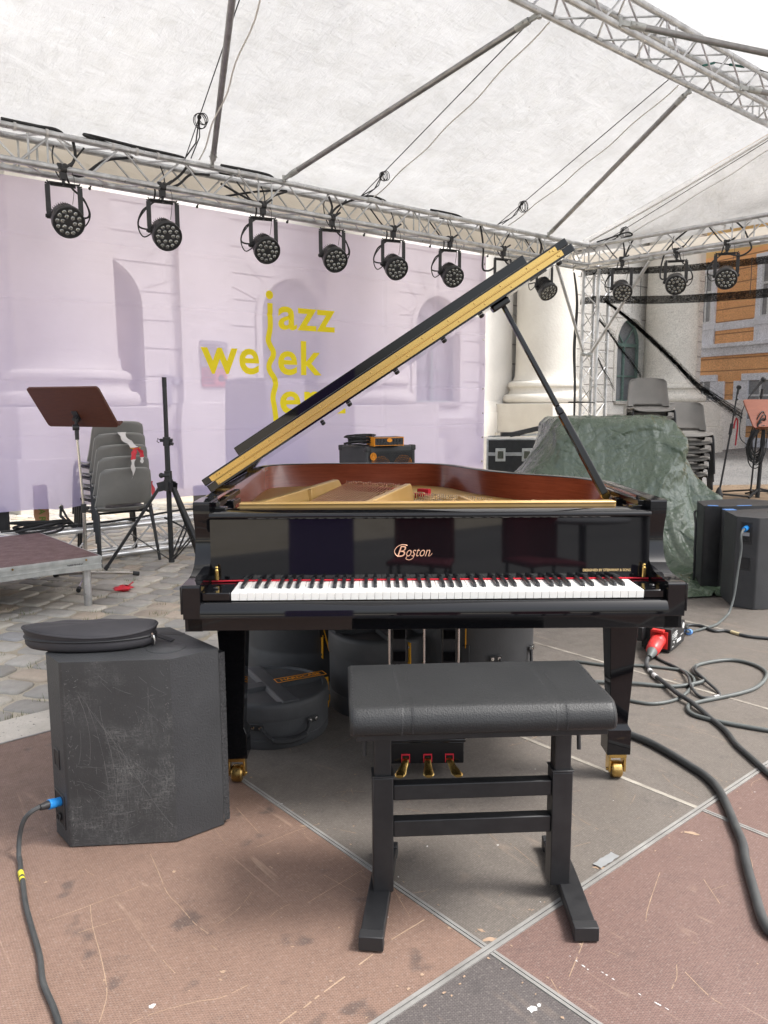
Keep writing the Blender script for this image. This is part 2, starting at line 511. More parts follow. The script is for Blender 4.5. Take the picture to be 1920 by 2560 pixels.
# white roof tarpaulin: light comes through it
t = NT("roof_tarpaulin")
t.t.nodes.remove(t.b)
vv = t.mapped((1, 1, 1))
crease = t.noise(3.0, 8, 0.72, t.mapped((0.9, 2.4, 1)), 1.2)
crease2 = t.noise(9.0, 6, 0.7, t.mapped((2.4, 0.7, 1), (0, 0, 0.4)), 0.8)
thr = t.noise(60, 2, 0.5, t.mapped((0.06, 3, 1)))
thr2 = t.noise(60, 2, 0.5, t.mapped((3, 0.06, 1)))
dirt = t.noise(5, 6, 0.75, t.mapped(loc=(3, 1, 0)))
tv = t.mix(t.g(dirt, 0.45, 0.85), (0.82, 0.82, 0.82), (0.70, 0.695, 0.67))
sp = t.noise(26, 3, 0.6, t.mapped(loc=(8, 1, 0)))
spg = t.noise(1.4, 3, 0.6, t.mapped(loc=(2, 5, 0)))
tv = t.mix(t.math('MULTIPLY', t.math('MULTIPLY', t.g(sp, 0.70, 0.74), t.g(spg, 0.5, 0.62)), 0.75), tv, (0.22, 0.17, 0.12))
fold = t.math('ADD', t.math('MULTIPLY', t.g(crease, .3, .7), .55), t.math('ADD', t.math('MULTIPLY', t.g(crease2, .3, .7), .3), t.math('ADD', t.math('MULTIPLY', thr, .16), t.math('MULTIPLY', thr2, .16))))
bp = t.n("ShaderNodeBump"); bp.inputs['Strength'].default_value = 0.38; bp.inputs['Distance'].default_value = 0.03
t.l(fold, bp.inputs['Height'])
# fold and crease contrast put into the transmitted colour, with weave streaks
tc = t.mix(t.g(fold, 0.35, 0.80), (0.54, 0.54, 0.54), (0.62, 0.62, 0.62))
cl = None
for k, (sx_, sy_, rz_) in enumerate(((0.35, 2.6, 0.1), (2.2, 0.4, -0.15), (0.9, 1.8, 0.7), (1.6, 0.9, -0.6))):
    nz = t.noise(1.6, 3, 0.5, t.mapped((sx_, sy_, 1), (0, 0, rz_), loc=(k * 4.1, k, 0)), 0.4)
    ln = t.g(t.math('ABSOLUTE', t.math('SUBTRACT', nz, 0.5)), 0.0, 0.012, 1.0, 0.0)
    ln = t.math('MULTIPLY', ln, t.g(t.noise(1.3, 3, .6, t.mapped(loc=(k * 2.2, 7, 3))), .45, .62))
    cl = ln if cl is None else t.math('MAXIMUM', cl, ln)
tc = t.mix(t.math('MULTIPLY', cl, 0.30), tc, (0.36, 0.36, 0.36))
tl = t.mix(1.0, tv, tc, 'MULTIPLY')
df = t.n("ShaderNodeBsdfDiffuse"); trn = t.n("ShaderNodeBsdfTranslucent"); mx = t.n("ShaderNodeMixShader")
t.l(tv, df.inputs[0]); t.l(tl, trn.inputs[0]); t.l(bp.outputs[0], df.inputs['Normal']); t.l(bp.outputs[0], trn.inputs['Normal'])
mx.inputs[0].default_value = 0.62
t.l(df.outputs[0], mx.inputs[1]); t.l(trn.outputs[0], mx.inputs[2]); t.l(mx.outputs[0], t.out.inputs[0])
m_tarp = t.mat

def sheer(name, col, through, tint=(1, 1, 1), transl=0.5, weave=0.0, creases=0.3, grad=None):
    """cloth one can see through a little: open weave, diffuse and translucent thread"""
    t = NT(name)
    t.t.nodes.remove(t.b)
    tr = t.n("ShaderNodeBsdfTransparent"); tr.inputs[0].default_value = (*tint, 1)
    df = t.n("ShaderNodeBsdfDiffuse"); tl = t.n("ShaderNodeBsdfTranslucent")
    n = t.noise(2.0, 5, 0.6)
    c = t.mix(t.g(n, 0.3, 0.7), col, tuple(x * 0.93 for x in col))
    if grad:          # colour turns more violet towards the lower edge
        sx = t.n("ShaderNodeSeparateXYZ"); t.l(t.coord(), sx.inputs[0])
        c = t.mix(t.g(sx.outputs[2], 2.4, 0.5), c, grad)
    t.l(c, df.inputs[0]); t.l(c, tl.inputs[0])
    bp = t.n("ShaderNodeBump"); bp.inputs['Strength'].default_value = creases; bp.inputs['Distance'].default_value = 0.02
    t.l(t.noise(2.5, 6, 0.65, t.mapped((0.5, 1, 2.2)), 0.8), bp.inputs['Height'])
    t.l(bp.outputs[0], df.inputs['Normal']); t.l(bp.outputs[0], tl.inputs['Normal'])
    m1 = t.n("ShaderNodeMixShader"); m1.inputs[0].default_value = transl
    t.l(df.outputs[0], m1.inputs[1]); t.l(tl.outputs[0], m1.inputs[2])
    m2 = t.n("ShaderNodeMixShader")
    if weave:
        w = t.noise(weave, 2, 0.6, t.mapped((1, 1, 2.2)))
        w2 = t.noise(weave * 0.12, 4, 0.7, t.mapped((1, 1, 4)))
        f = t.math('ADD', t.g(w, 0.3, 0.7, through - 0.30, through + 0.30), t.g(w2, 0.3, 0.7, -0.07, 0.07))
        t.l(f, m2.inputs[0])
    else:
        m2.inputs[0].default_value = through
    t.l(m1.outputs[0], m2.inputs[1]); t.l(tr.outputs[0], m2.inputs[2]); t.l(m2.outputs[0], t.out.inputs[0])
    return t.mat
m_banner = sheer("sheer_lilac_banner", (0.71, 0.625, 0.78), 0.22, (0.97, 0.94, 1.0), 0.5, grad=(0.60, 0.54, 0.81))
m_bprint = sheer("sheer_yellow_print", (0.95, 0.77, 0.04), 0.06, (1, 0.85, 0.10), 0.0)
m_net = sheer("black_scrim_net", (0.05, 0.05, 0.05), 0.80, (1, 1, 1), 0.2, 85.0)
m_netd = sheer("black_scrim_gathered", (0.012, 0.012, 0.012), 0.10, (1, 1, 1), 0.1, 60.0)
m_netg = sheer("black_scrim_loose_fold", (0.014, 0.014, 0.014), 0.55, (1, 1, 1), 0.1, 40.0)
m_val = sheer("roof_valance_cloth", (0.80, 0.745, 0.66), 0.0, (1, 1, 1), 0.45, 0.0, 0.5)

# green tarpaulin
t = NT("green_tarpaulin")
c = t.mix(t.g(t.noise(3, 5), .3, .7), (0.050, 0.078, 0.047), (0.080, 0.110, 0.073))
t.set(col=c, rough=t.g(t.noise(20, 4), .3, .7, 0.22, 0.38), spec=0.7)
hs = None
for k, (sc, w) in enumerate(((4.5, .5), (9, .28), (20, .12))):
    nz = t.noise(sc, 1, 0.5, t.mapped((1, 1, 1), (k * .7, k * 1.1, k * .5), loc=(k * 3, k, 2)), 0.5)
    rg = t.math('MULTIPLY', t.math('ABSOLUTE', t.math('SUBTRACT', nz, 0.5)), w * 4)
    hs = rg if hs is None else t.math('ADD', hs, rg)
t.bump(hs, 0.55, 0.035)
m_greentarp = t.mat

# plaster, stone, facades
m_plaster = M("white_plaster", (0.74, 0.71, 0.66), 0.85, col2=(0.66, 0.635, 0.59), vs=1.2, bump=0.35, bs=26, bd=0.012)
m_column = M("column_stone", (0.60, 0.575, 0.52), 0.85, col2=(0.53, 0.50, 0.45), vs=1.4, bump=0.5, bs=22, bd=0.014)
m_stone = M("plinth_stone", (0.50, 0.47, 0.42), 0.85, col2=(0.36, 0.335, 0.30), vs=2.2, bump=0.3, bs=30, bd=0.008)
def coursed(name, a, b, line, bw, rh, mort=0.012, off=0.5):
    t = NT(name)
    br = t.n("ShaderNodeTexBrick")
    br.inputs['Scale'].default_value = 1.0
    br.inputs['Brick Width'].default_value = bw; br.inputs['Row Height'].default_value = rh
    br.inputs['Mortar Size'].default_value = mort; br.inputs['Mortar Smooth'].default_value = 0.3
    br.offset = off
    sw = t.n("ShaderNodeSeparateXYZ"); cb = t.n("ShaderNodeCombineXYZ")
    t.l(t.coord(), sw.inputs[0]); t.l(sw.outputs[0], cb.inputs[0]); t.l(sw.outputs[2], cb.inputs[1])
    t.l(cb.outputs[0], br.inputs['Vector'])
    c = t.mix(t.g(t.noise(1.4, 5), .3, .7), a, b)
    c = t.mix(t.math('MULTIPLY', br.outputs['Fac'], 0.8), c, line)
    t.set(col=c, rough=0.85)
    t.bump(t.math('SUBTRACT', t.math('MULTIPLY', t.noise(30, 3), .2), br.outputs['Fac']), 0.6, 0.02)
    return t.mat
m_wall = coursed("rusticated_plaster", (0.74, 0.715, 0.67), (0.68, 0.655, 0.61), (0.26, 0.24, 0.22), 60, 0.42, 0.016)
m_orange = coursed("orange_render", (0.88, 0.46, 0.20), (0.82, 0.41, 0.17), (0.30, 0.15, 0.07), 60, 0.36, 0.02)
m_paleorange = M("yellow_render", (0.78, 0.52, 0.22), 0.85, col2=(0.74, 0.47, 0.19), vs=1)
m_trim = M("pale_stone_trim", (0.80, 0.80, 0.84), 0.85, col2=(0.70, 0.70, 0.74), vs=2.5)
m_glass = M("dark_window_glass", (0.20, 0.205, 0.215), 0.06, spec=0.8, col2=(0.28, 0.285, 0.295), vs=2)
m_wgreen = M("green_window_frame", (0.15, 0.23, 0.20), 0.6)
m_wwhite = M("white_window_frame", (0.66, 0.66, 0.66), 0.5)
m_door = M("dark_oak_door", (0.15, 0.10, 0.07), 0.55, col2=(0.11, 0.07, 0.05), vs=6)
m_graffiti = M("red_spray_paint", (0.55, 0.03, 0.04), 0.7)
m_plaque = M("grey_plaque", (0.33, 0.33, 0.35), 0.4)
m_poster = M("red_poster", (0.60, 0.16, 0.15), 0.6)
m_posterd = M("black_poster_print", (0.04, 0.035, 0.035), 0.6)

# ground
t = NT("sandy_joint_gravel")
n = t.noise(160, 3, 0.7); n2 = t.noise(2.0, 4)
c = t.mix(t.g(n, .3, .7), (0.38, 0.33, 0.255), (0.60, 0.54, 0.44))
c = t.mix(t.g(n2, .5, .75), c, (0.34, 0.285, 0.205))
t.set(col=c, rough=0.95); t.bump(n, 0.8, 0.006)
m_sand = t.mat
t = NT("setts")
vc = t.n("ShaderNodeAttribute"); vc.attribute_name = "stone"
c = t.mix(t.math('MULTIPLY', t.g(t.noise(14, 5, .7), .3, .75), .4), vc.outputs['Color'], (0.15, 0.142, 0.13))
c = t.mix(t.math('MULTIPLY', t.g(t.noise(90, 3, .7), .55, .7), .3), c, (0.33, 0.30, 0.26))
t.set(col=c, rough=t.g(t.noise(10), .3, .7, 0.55, 0.8)); t.bump(t.math('ADD', t.noise(32, 5, .7), t.math('MULTIPLY', t.noise(150, 2), .3)), 0.55, 0.010)
m_sett = t.mat
m_street = M("street_asphalt", (0.12, 0.118, 0.115), 0.85, col2=(0.17, 0.165, 0.16), vs=0.6, bump=0.3, bs=40)
m_kerb = M("kerb_granite", (0.60, 0.55, 0.485), 0.9, col2=(0.48, 0.44, 0.38), vs=5, bump=0.7, bs=70, bd=0.01, spot=(0.16, 0.15, 0.13), spots=70, spotcut=0.64)
# ------------------------------------------------------------------ the stage's own frame: X along the rear truss, Y away behind it
PSI = R(40.6)
CO, SI = math.cos(PSI), math.sin(PSI)
def ST(x, y, z=0.0):
    return Vector((2.72 + x * CO - y * SI, 10.85 + x * SI + y * CO, z))
GZ = -0.04          # the setts lie a little lower than the stage boards

# ---------------------------------------------------------------- ground
mb = MB()
mb.add([(-70, -70, -0.0505), (70, -70, -0.0505), (70, 70, -0.0505), (-70, 70, -0.0505)], [(0, 1, 2, 3)])
ground = mb.build("ground", m_sand); ground['kind'] = 'structure'

def setts():
    me_v, me_f, cols = [], [], []
    rnd = random.Random(3)
    def stone(cx, cy, w, d, rot):
        o = len(me_v)
        base = rnd.random()
        if base < 0.50: col = (0.315, 0.295, 0.265)
        elif base < 0.72: col = (0.41, 0.375, 0.32)
        elif base < 0.90: col = (0.41, 0.335, 0.26)
        else: col = (0.255, 0.25, 0.25)
        k = rnd.uniform(1.05, 1.6)
        col = tuple(x * k for x in col)
        n = 14
        ca, sa = math.cos(rot), math.sin(rot)
        top = rnd.uniform(-0.005, 0.004)
        tx, ty = rnd.uniform(-.02, .02), rnd.uniform(-.02, .02)
        jit = [rnd.uniform(0.90, 1.04) for _ in range(n)]
        for q, zz in ((1.0, -0.05), (0.99, -0.008), (0.90, -0.0005), (0.5, 0.0015)):
            for i in range(n):
                a = 2 * math.pi * (i + .5) / n
                e = 0.42
                x = math.copysign(abs(math.cos(a)) ** e, math.cos(a)) * w / 2 * q * jit[i]
                y = math.copysign(abs(math.sin(a)) ** e, math.sin(a)) * d / 2 * q * jit[i]
                z = GZ + zz + top + (x * tx + y * ty if q < .99 else 0)
                me_v.append((cx + x * ca - y * sa, cy + x * sa + y * ca, z))
        me_v.append((cx, cy, GZ + 0.0018 + top))
        for r_ in range(3):
            for i in range(n):
                me_f.append((o + r_ * n + i, o + r_ * n + (i + 1) % n, o + (r_ + 1) * n + (i + 1) % n, o + (r_ + 1) * n + i))
        for i in range(n):
            me_f.append((o + 3 * n + i, o + 3 * n + (i + 1) % n, o + 4 * n))
        cols.extend([col] * (4 * n + 1))
    ang = R(-17)
    ca, sa = math.cos(ang), math.sin(ang)
    v = 0.0
    while v < 7.4:
        rh = rnd.uniform(0.155, 0.185)
        u = -6.5 + rnd.uniform(0, .2)
        while u < 4.6:
            w = rnd.uniform(0.155, 0.27)
            X, Y = u + w / 2, v + rh / 2
            x = -0.9 + X * ca - Y * sa; y = 2.2 + X * sa + Y * ca
            # keep off the boards and the kerb strip along them
            lx = (x - 2.72) * CO + (y - 10.85) * SI; ly = -(x - 2.72) * SI + (y - 10.85) * CO
            inside_edge = ly < -3.05 and lx < -7.0 or ly < -3.30
            if not inside_edge and y < 12 and x < 3.6:
                stone(x, y, w - 0.017, rh - 0.017, ang + rnd.uniform(-.05, .05))
            u += w
        v += rh
    me = bpy.data.meshes.new("cobbled_ground")
    me.from_pydata(me_v, [], me_f)
    at = me.color_attributes.new("stone", 'FLOAT_COLOR', 'POINT')
    for i, c in enumerate(cols): at.data[i].color = (*c, 1)
    me.polygons.foreach_set("use_smooth", [True] * len(me.polygons))
    me.materials.append(m_sett)
    o = bpy.data.objects.new("cobbled_ground", me); COL.objects.link(o)
    o['kind'] = 'structure'
setts()

# granite kerb strip along the rear edge of the boards
mb = MB()
for k in range(9):
    mb.bx(-12.0 + k * 1.0, -11.01 + k * 1.0, -3.30, -3.03, -0.06, -0.022)
o = mb.build("kerb", m_kerb, None, 0.008); o['kind'] = 'structure'
o.location = ST(0, 0, 0); o.rotation_euler = (0, 0, PSI)

# weeds in the joints
def weeds():
    mb = MB(); rnd = random.Random(11)
    spots = []
    for k in range(46):
        x = rnd.uniform(-2.6, -0.9); y = rnd.uniform(3.1, 6.4)
        spots.append((x, y, rnd.uniform(.02, .06)))
    for x, y, r in ((-1.98, 5.35, .09), (-1.62, 4.4, .07), (-1.75, 3.9, .08), (-1.45, 3.55, .09), (-1.28, 3.5, .07), (-1.6, 3.25, .08), (-1.15, 3.2, .05), (-1.4, 4.9, .06), (-1.0, 3.3, .06), (-1.05, 6.6, .08), (-0.75, 3.05, .06)):
        spots.append((x, y, r))
    for x, y, r in spots:
        ly = -(x - 2.72) * SI + (y - 10.85) * CO
        if ly < -3.0: continue
        for b in range(int(260 * r) + 6):
            a = rnd.uniform(0, 6.28); q = r * math.sqrt(rnd.random())
            px, py = x + math.cos(a) * q * 1.6, y + math.sin(a) * q * .6
            h = rnd.uniform(.010, .028); d = rnd.uniform(0, 6.28); w = .0022
            dx, dy = math.cos(d) * w, math.sin(d) * w
            lx_, ly_ = rnd.uniform(-.018, .018), rnd.uniform(-.018, .018)
            mb.add([(px - dx, py - dy, GZ - .02), (px + dx, py + dy, GZ - .02), (px + lx_, py + ly_, GZ + h)], [(0, 1, 2)])
    o = mb.build("grass", m_grass, fix=False); o['kind'] = 'stuff'
    o['label'] = "short weeds growing in the joints of the cobbles"
weeds()

# street beyond the netting
mb = MB(); mb.add([(3.2, 11.5, -0.045), (60, 3, -0.045), (60, 60, -0.045), (9.0, 60, -0.045)], [(0, 1, 2, 3)])
mb.add([ST(-14, -7.4, -.045), ST(-14, -60, -.045), ST(20, -60, -.045), ST(20, -7.4, -.045)], [(0, 1, 2, 3)])
o = mb.build("street", m_street); o['kind'] = 'structure'

# ---------------------------------------------------------------- stage boards: 1 x 2 m, edges shod in aluminium
QX, QY = -7.82, -5.32
mb = MB()
mats = [m_board_br, m_board_rd, m_board_gr, m_board_dk]
E_ = 0.005
def panel(i, j, m):
    x0, y0 = QX + i, QY + 2 * j
    mb.bx(x0 + .0095, x0 + 1 - .0095, y0 + .0117, y0 + 2 - .0117, -0.05, 0.0, m)
for i in range(-3, 8):
    panel(i, 0, 0 if i < 0 else 2)
    panel(i, -1, 3 if i == -1 else (0 if i < -1 else 1))
    panel(i, -2, 1 if i % 2 else 3)
floor = mb.build("stage_floor", mats)
floor.location = ST(0, 0, 0); floor.rotation_euler = (0, 0, PSI); floor['kind'] = 'structure'
mb = MB()
z0, z1 = -0.046, 0.0025
for yy in (QY - 2, QY, QY + 2):                       # along the long joints
    for s in (-1, 1):
        if yy == QY + 2 and s == 1: continue
        mb.bx(QX - 3, QX + 8, yy + s * 0.0065 - .0048, yy + s * 0.0065 + .0048, z0, z1, 0)
for i in range(-3, 9):
    for j in (0, -1, -2):
        if j == 0 and i > 0:
            mb.bx(QX + i - .0090, QX + i + .0090, QY + 2 * j + .0125, QY + 2 * j + 1.9875, z0, z1 - .0012, 1)
        else:
            for s in (-1, 1):
                mb.bx(QX + i + s * .0052 - .0040, QX + i + s * .0052 + .0040, QY + 2 * j + .0125, QY + 2 * j + 1.9875, z0, z1 - .0006, 0)
o = mb.build("edge_trim", [m_strip, m_seam], floor)

# ---------------------------------------------------------------- roof
def roof():
    t = thing("stage_roof", "white translucent tarpaulin roof stretched over the trusses above the stage", "canopy", ST(0, 0, 0), PSI)
    def sag(x, y, seed):
        p = Vector((x * .55, y * .9, seed))
        s = noise.noise(p) * .045 + noise.noise(p * 2.7) * .018
        # pulled folds running from ridge to eave, and wrinkles along the weave
        s += .016 * noise.ridged_multi_fractal(Vector((x * 1.3, y * .5, seed + 3)), 1.0, 2.1, 4, 1.0, 2.0) * .5
        s += .006 * noise.noise(Vector((x * 7.0, y * 1.6, seed + 9)))
        return s
    YE, ZE, YR, ZR = 0.36, 3.37, -2.72, 4.36
    def slope(y1, z1, seed):
        def fn(u, v):
            x = -8.6 + u * 8.72
            y = YR + (y1 - YR) * v; z = ZR + (z1 - ZR) * v
            e = min(1.0, 6 * v, 6 * (1 - v), 8 * (1 - u) + .05)
            return (x, y, z + (sag(x, y, seed) - .05 * math.sin(math.pi * v)) * e)
        return fn
    MB().grid(slope(YE, ZE, 1.0), 190, 90).build("rear_slope", m_tarp, t, fix=False)
    MB().grid(slope(2 * YR - YE, ZE, 5.0), 150, 60).build("front_slope", m_tarp, t, fix=False)
    def gable(x, sgn):
        def fn(u, v):
            y = YE + (2 * YR - 2 * YE) * u
            top = ZE + (ZR - ZE) * (1 - abs(2 * u - 1)) - 0.004
            bot = ZE - .12
            z = top + (bot - top) * v
            b = .05 * noise.noise(Vector((y * 1.1, z * 1.5, 2))) + .022 * noise.noise(Vector((y * 3 + z * 2, z * 3, 4)))
            return (x + sgn * (.04 + b) * math.sin(math.pi * min(1, v * 1.2)), y, z)
        return fn
    MB().grid(gable(0.125, 1), 90, 40).build("gable_end", m_tarp, t, fix=False)
    # skirt hanging behind the rear truss
    def val(u, v):
        x = -8.6 + u * 8.8
        z = 3.365 - .265 * v - .012 * v * math.sin(x * 3.1)
        return (x, 0.365 + .012 * noise.noise(Vector((x * 2, z * 3, 0))) + .01 * v, z)
    MB().grid(val, 140, 8).build("valance", m_val, t, fix=False)
    def val2(u, v):
        y = .36 - u * 5.9
        z = 3.26 - .10 * v - .015 * v * math.sin(y * 2.3)
        return (0.345 + .012 * noise.noise(Vector((y * 2, z * 3, 0))), y, z)
    MB().grid(val2, 90, 4).build("valance", m_val, t, fix=False)
    # the sewn seam and webbing along the gable edge
    mb = MB()
    mb.tube([(0.09, YE - .3 + (YR - YE + .3) * k / 20, ZE + .02 + (ZR - ZE - .05) * k / 20 - .028 * math.sin(math.pi * k / 20)) for k in range(21)], .012, 6)
    mb.build("hem_pole", m_rope_w, t)
roof()

# ---------------------------------------------------------------- trusses
def truss_mb(L, w=.24, half=.27, ends=True):
    """four chords and zigzag bracing along +x, near top chord on the axis"""
    chords = [(0, 0), (w, 0), (0, -w), (w, -w)]
    cm = []
    for y, z in chords:
        cm.append(MB().cyl((0, y, z), (L, y, z), .025, n=14))
    br = MB()
    n = max(2, int(round(L / half)))
    n += n % 2
    st = L / n
    def zig(a, b, ph, r):
        for k in range(n):
            p, q = (a, b) if (k + ph) % 2 == 0 else (b, a)
            br.cyl((k * st + .03, *p), ((k + 1) * st - .03, *q), r, n=7, caps=False)
    zig((0, -.02), (0, -w + .02), 0, .0085)
    zig((w, -.02), (w, -w + .02), 0, .0085)
    zig((.02, 0), (w - .02, 0), 0, .0078)
    zig((.02, -w), (w - .02, -w), 1, .0078)
    k = 0.0; cps = []
    while k <= L + 1e-6:
        for y, z in chords:
            cps.append(MB().cyl((max(0, k - .045), y, z), (min(L, k + .045), y, z), .0272, n=12))
        if 0.05 < k < L - .05:
            for s in (-.07, .07):
                for y in (0, w):
                    br.cyl((k + s, y, -.02), (k + s, y, -w + .02), .0085, n=7)
        k += 2.0
    return cm, br, cps
def truss(name, label, L, loc, rot, mat=None, w=.24, half=.27):
    mat = mat or m_alu
    t = thing(name, label, "truss", loc, 0)
    t.rotation_euler = rot
    cm, br, cps = truss_mb(L, w, half)
    for c in cm: c.build("chord", mat, t)
    br.build("bracing", mat, t)
    for c in cps: c.build("coupler", mat, t)
    return t
truss("lighting_truss", "long aluminium lattice truss with eight lamps above the lilac banner", 9.0, ST(-9, 0, 3.31), (0, 0, PSI))
truss("side_truss", "aluminium lattice truss carrying three lamps above the black netting", 6.0, ST(0, 0, 3.31), (0, 0, PSI - math.pi / 2))
truss("ridge_truss", "heavy aluminium lattice truss along the ridge of the white roof", 9.1, ST(-9, -2.84, 4.26), (0, 0, PSI))
tw = truss("tower_truss", "upright aluminium lattice tower holding up the corner of the roof", 3.02, ST(0, 0, 0.0), (0, -math.pi / 2, PSI), half=.25)
tw.rotation_euler = (Matrix.Rotation(PSI, 3, 'Z') @ Matrix.Rotation(-math.pi / 2, 3, 'Y')).to_euler()
tw.location = ST(0.24, 0, 0.02)
MB().bx(-.06, .0, -.08, .32, -.32, .08).build("base_plate", m_alu_dull, tw)
truss("ground_truss", "shiny aluminium truss lying on the cobbles beneath the lilac banner", 6.6, ST(-9.2, 0.14, 0.235), (0, 0, PSI), m_alu_new, half=.25)
# corner block where the two trusses meet
t = thing("corner_block", "welded aluminium corner joining both roof trusses on top of the tower", "truss", ST(0, 0, 3.31), PSI)
mb = MB()
for z in (0, -.24):
    mb.cyl((0.0, 0, z), (.24, 0, z), .025); mb.cyl((0, 0, z), (0, .24, z), .025)
    mb.cyl((.24, 0, z), (.24, .24, z), .025); mb.cyl((0, .24, z), (.24, .24, z), .025)
    mb.cyl((.02, .02, z), (.22, .22, z), .0085)
mb.build("frame", m_alu, t)
mb = MB()
for x, y in ((0, 0), (.24, 0), (0, .24), (.24, .24)):
    mb.cyl((x, y, -.02), (x, y, -.29), .012 if (x, y) == (0, 0) else .0085)
mb.cyl((.24, .02, -.02), (.24, .22, -.22), .0085); mb.cyl((.02, .24, -.02), (.22, .24, -.22), .0085)
mb.build("bracing", m_alu, t)

# poles between ridge and eave
def pole(a, b, label, r=.024):
    a, b = Vector(a), Vector(b)
    t = thing("roof_pole", label, "pole", a, 0, "poles bracing the roof")
    d = b - a; L = d.length; u = d / L
    MB().cyl(u * .10, u * (L - .10), r, n=14).build("tube", m_pole, t)
    for k, s in ((.0, 1), (L, -1)):
        mb = MB()
        mb.bar(u * k, u * (k + s * .14), .02, .034)
        mb.cyl(u * (k + s * .08), u * (k + s * .19), r + .003, n=12)
        x, y, z = fr(u)
        mb.cyl(u * (k + s * .12) - x * .034, u * (k + s * .12) + x * .034, .007, n=6)
        mb.cyl(u * k - y * .03, u * k + y * .03, .016, n=8)
        mb.build("end_clamp", m_alu_dull, t)
pole(ST(-5.55, -.03, 3.33), ST(-6.72, -2.6, 4.0), "steel roof pole nearest the left edge, rising above the second and third lamps")
pole(ST(-4.81, -.03, 3.335), ST(-4.35, -2.6, 4.0), "long steel roof pole rising from above the fourth lamp to the ridge")
pole(ST(-.90, -.03, 3.335), ST(-2.26, -2.6, 3.985), "steel roof pole rising from the truss above the raised piano lid")
pole(ST(-3.74, -2.86, 4.03), ST(-0.4, -5.4, 3.33), "steel pole leaving the ridge truss towards the upper right corner", .024)
pole(ST(-1.86, -2.86, 4.03), ST(0.9, -4.6, 3.62), "short visible steel pole at the right edge below the upper corner pole", .024)
# knee braces of the tower
def brace(a, b, label):
    a, b = Vector(a), Vector(b)
    t = thing("knee_brace", label, "brace", a, 0, "knee braces of the tower")
    d = b - a
    MB().cyl(d * .03, d * .97, .021, n=14).build("tube", m_alu, t)
    for k in (0.0, 1.0):
        mb = MB(); mb.ball(d * k, .034, 8); mb.cyl(d * k - Vector((.04, 0, 0)), d * k + Vector((.04, 0, 0)), .012, n=8)
        mb.build("clamp", m_alu_dull, t)
brace(ST(-.05, 0.0, 1.91), ST(-.70, 0, 3.03), "slanting tube from the tower to the lighting truss, behind the piano lid")
brace(ST(0.0, -.06, 1.90), ST(0, -.92, 3.03), "slanting tube from the tower to the side truss, in front of the netting")

# guy wires with white cords beside them
def guy(a, b, label, coil=.22, cr_=.05, cseed=1):
    a, b = Vector(a), Vector(b)
    t = thing("guy_wire", label, "wire", a, 0, "guy wires under the roof")
    d = b - a
    MB().tube([d * k for k in (0, .25, .5, .75, 1)], .0042, 6).build("wire", m_rope_b, t)
    MB().tube([d * (.02 + .96 * k / 24) + Vector((.10 + .012 * math.sin(k * .9), .03, -.03 - .03 * math.sin(math.pi * k / 24))) for k in range(25)], .006, 6).build("white_cord", m_rope_w, t)
    p = d * coil
    rnd = random.Random(cseed)
    mb = MB()
    x, y, z = Vector((CO, SI, 0)), None, Vector((0, 0, 1))
    for q in range(4):
        rr = cr_ * rnd.uniform(.8, 1.15)
        mb.tube([p + x * (math.cos(s) * rr + .01 * q) + z * (math.sin(s) * rr * 1.1 - rr * .6) + d.normalized() * (.01 * q) for s in [6.283 * i / 20 for i in range(21)]], .0036, 5)
    mb.tube([d * .0, d * (coil * .5) + Vector((.03, 0, -.035)), p], .006, 5)
    mb.tube([d * .0 + Vector((.05, 0, 0)), d * (coil * .6) + Vector((.05, 0, -.02)), p], .005, 5)
    mb.ball(p, .018, 6)
    mb.build("rope_coil", m_rope_b, t)
guy(ST(-5.79, 0, 3.34), ST(-6.5, -2.55, 4.03), "black guy wire with small rope loop beside the leftmost roof pole", .22, .045, 2)
guy(ST(-3.87, 0, 3.335), ST(-4.33, -2.6, 4.03), "black guy wire and white cord running beside the long middle roof pole", .16, .04, 3)
guy(ST(-1.81, 0, 3.34), ST(-2.55, -2.6, 4.03), "black guy wire ending in a round rope coil above the sixth lamp", .18, .06, 4)
guy(ST(0.02, -.2, 3.33), ST(0.02, -2.6, 4.22), "black guy wire along the sewn gable seam of the white roof", .12, .06, 5)
t = thing("ratchet_strap", "thin strap with green sleeve hooked on the ridge truss", "strap", ST(-2.1, -2.72, 4.22), PSI)
MB().tube([(0, 0, 0), (.5, -.12, .04), (1.6, -.45, 0.0), (3.0, -.9, -.15)], .004, 6).build("line", m_rope_b, t)
mb = MB(); mb.tube([(-.12, .03, -.05), (.02, 0, .0)], .010, 8); mb.tube([(.2, -.05, .016), (.38, -.09, .032)], .011, 8)
mb.build("sleeve", m_green, t)
# ---------------------------------------------------------------- church behind the banner
def arch_pts(cx, hw, z0, ztop, n=14):
    zs = ztop - hw
    out = [(cx - hw, z0), (cx + hw, z0)]
    for k in range(n + 1):
        a = math.pi * k / n
        out.append((cx + hw * math.cos(a), zs + hw * math.sin(a)))
    return out

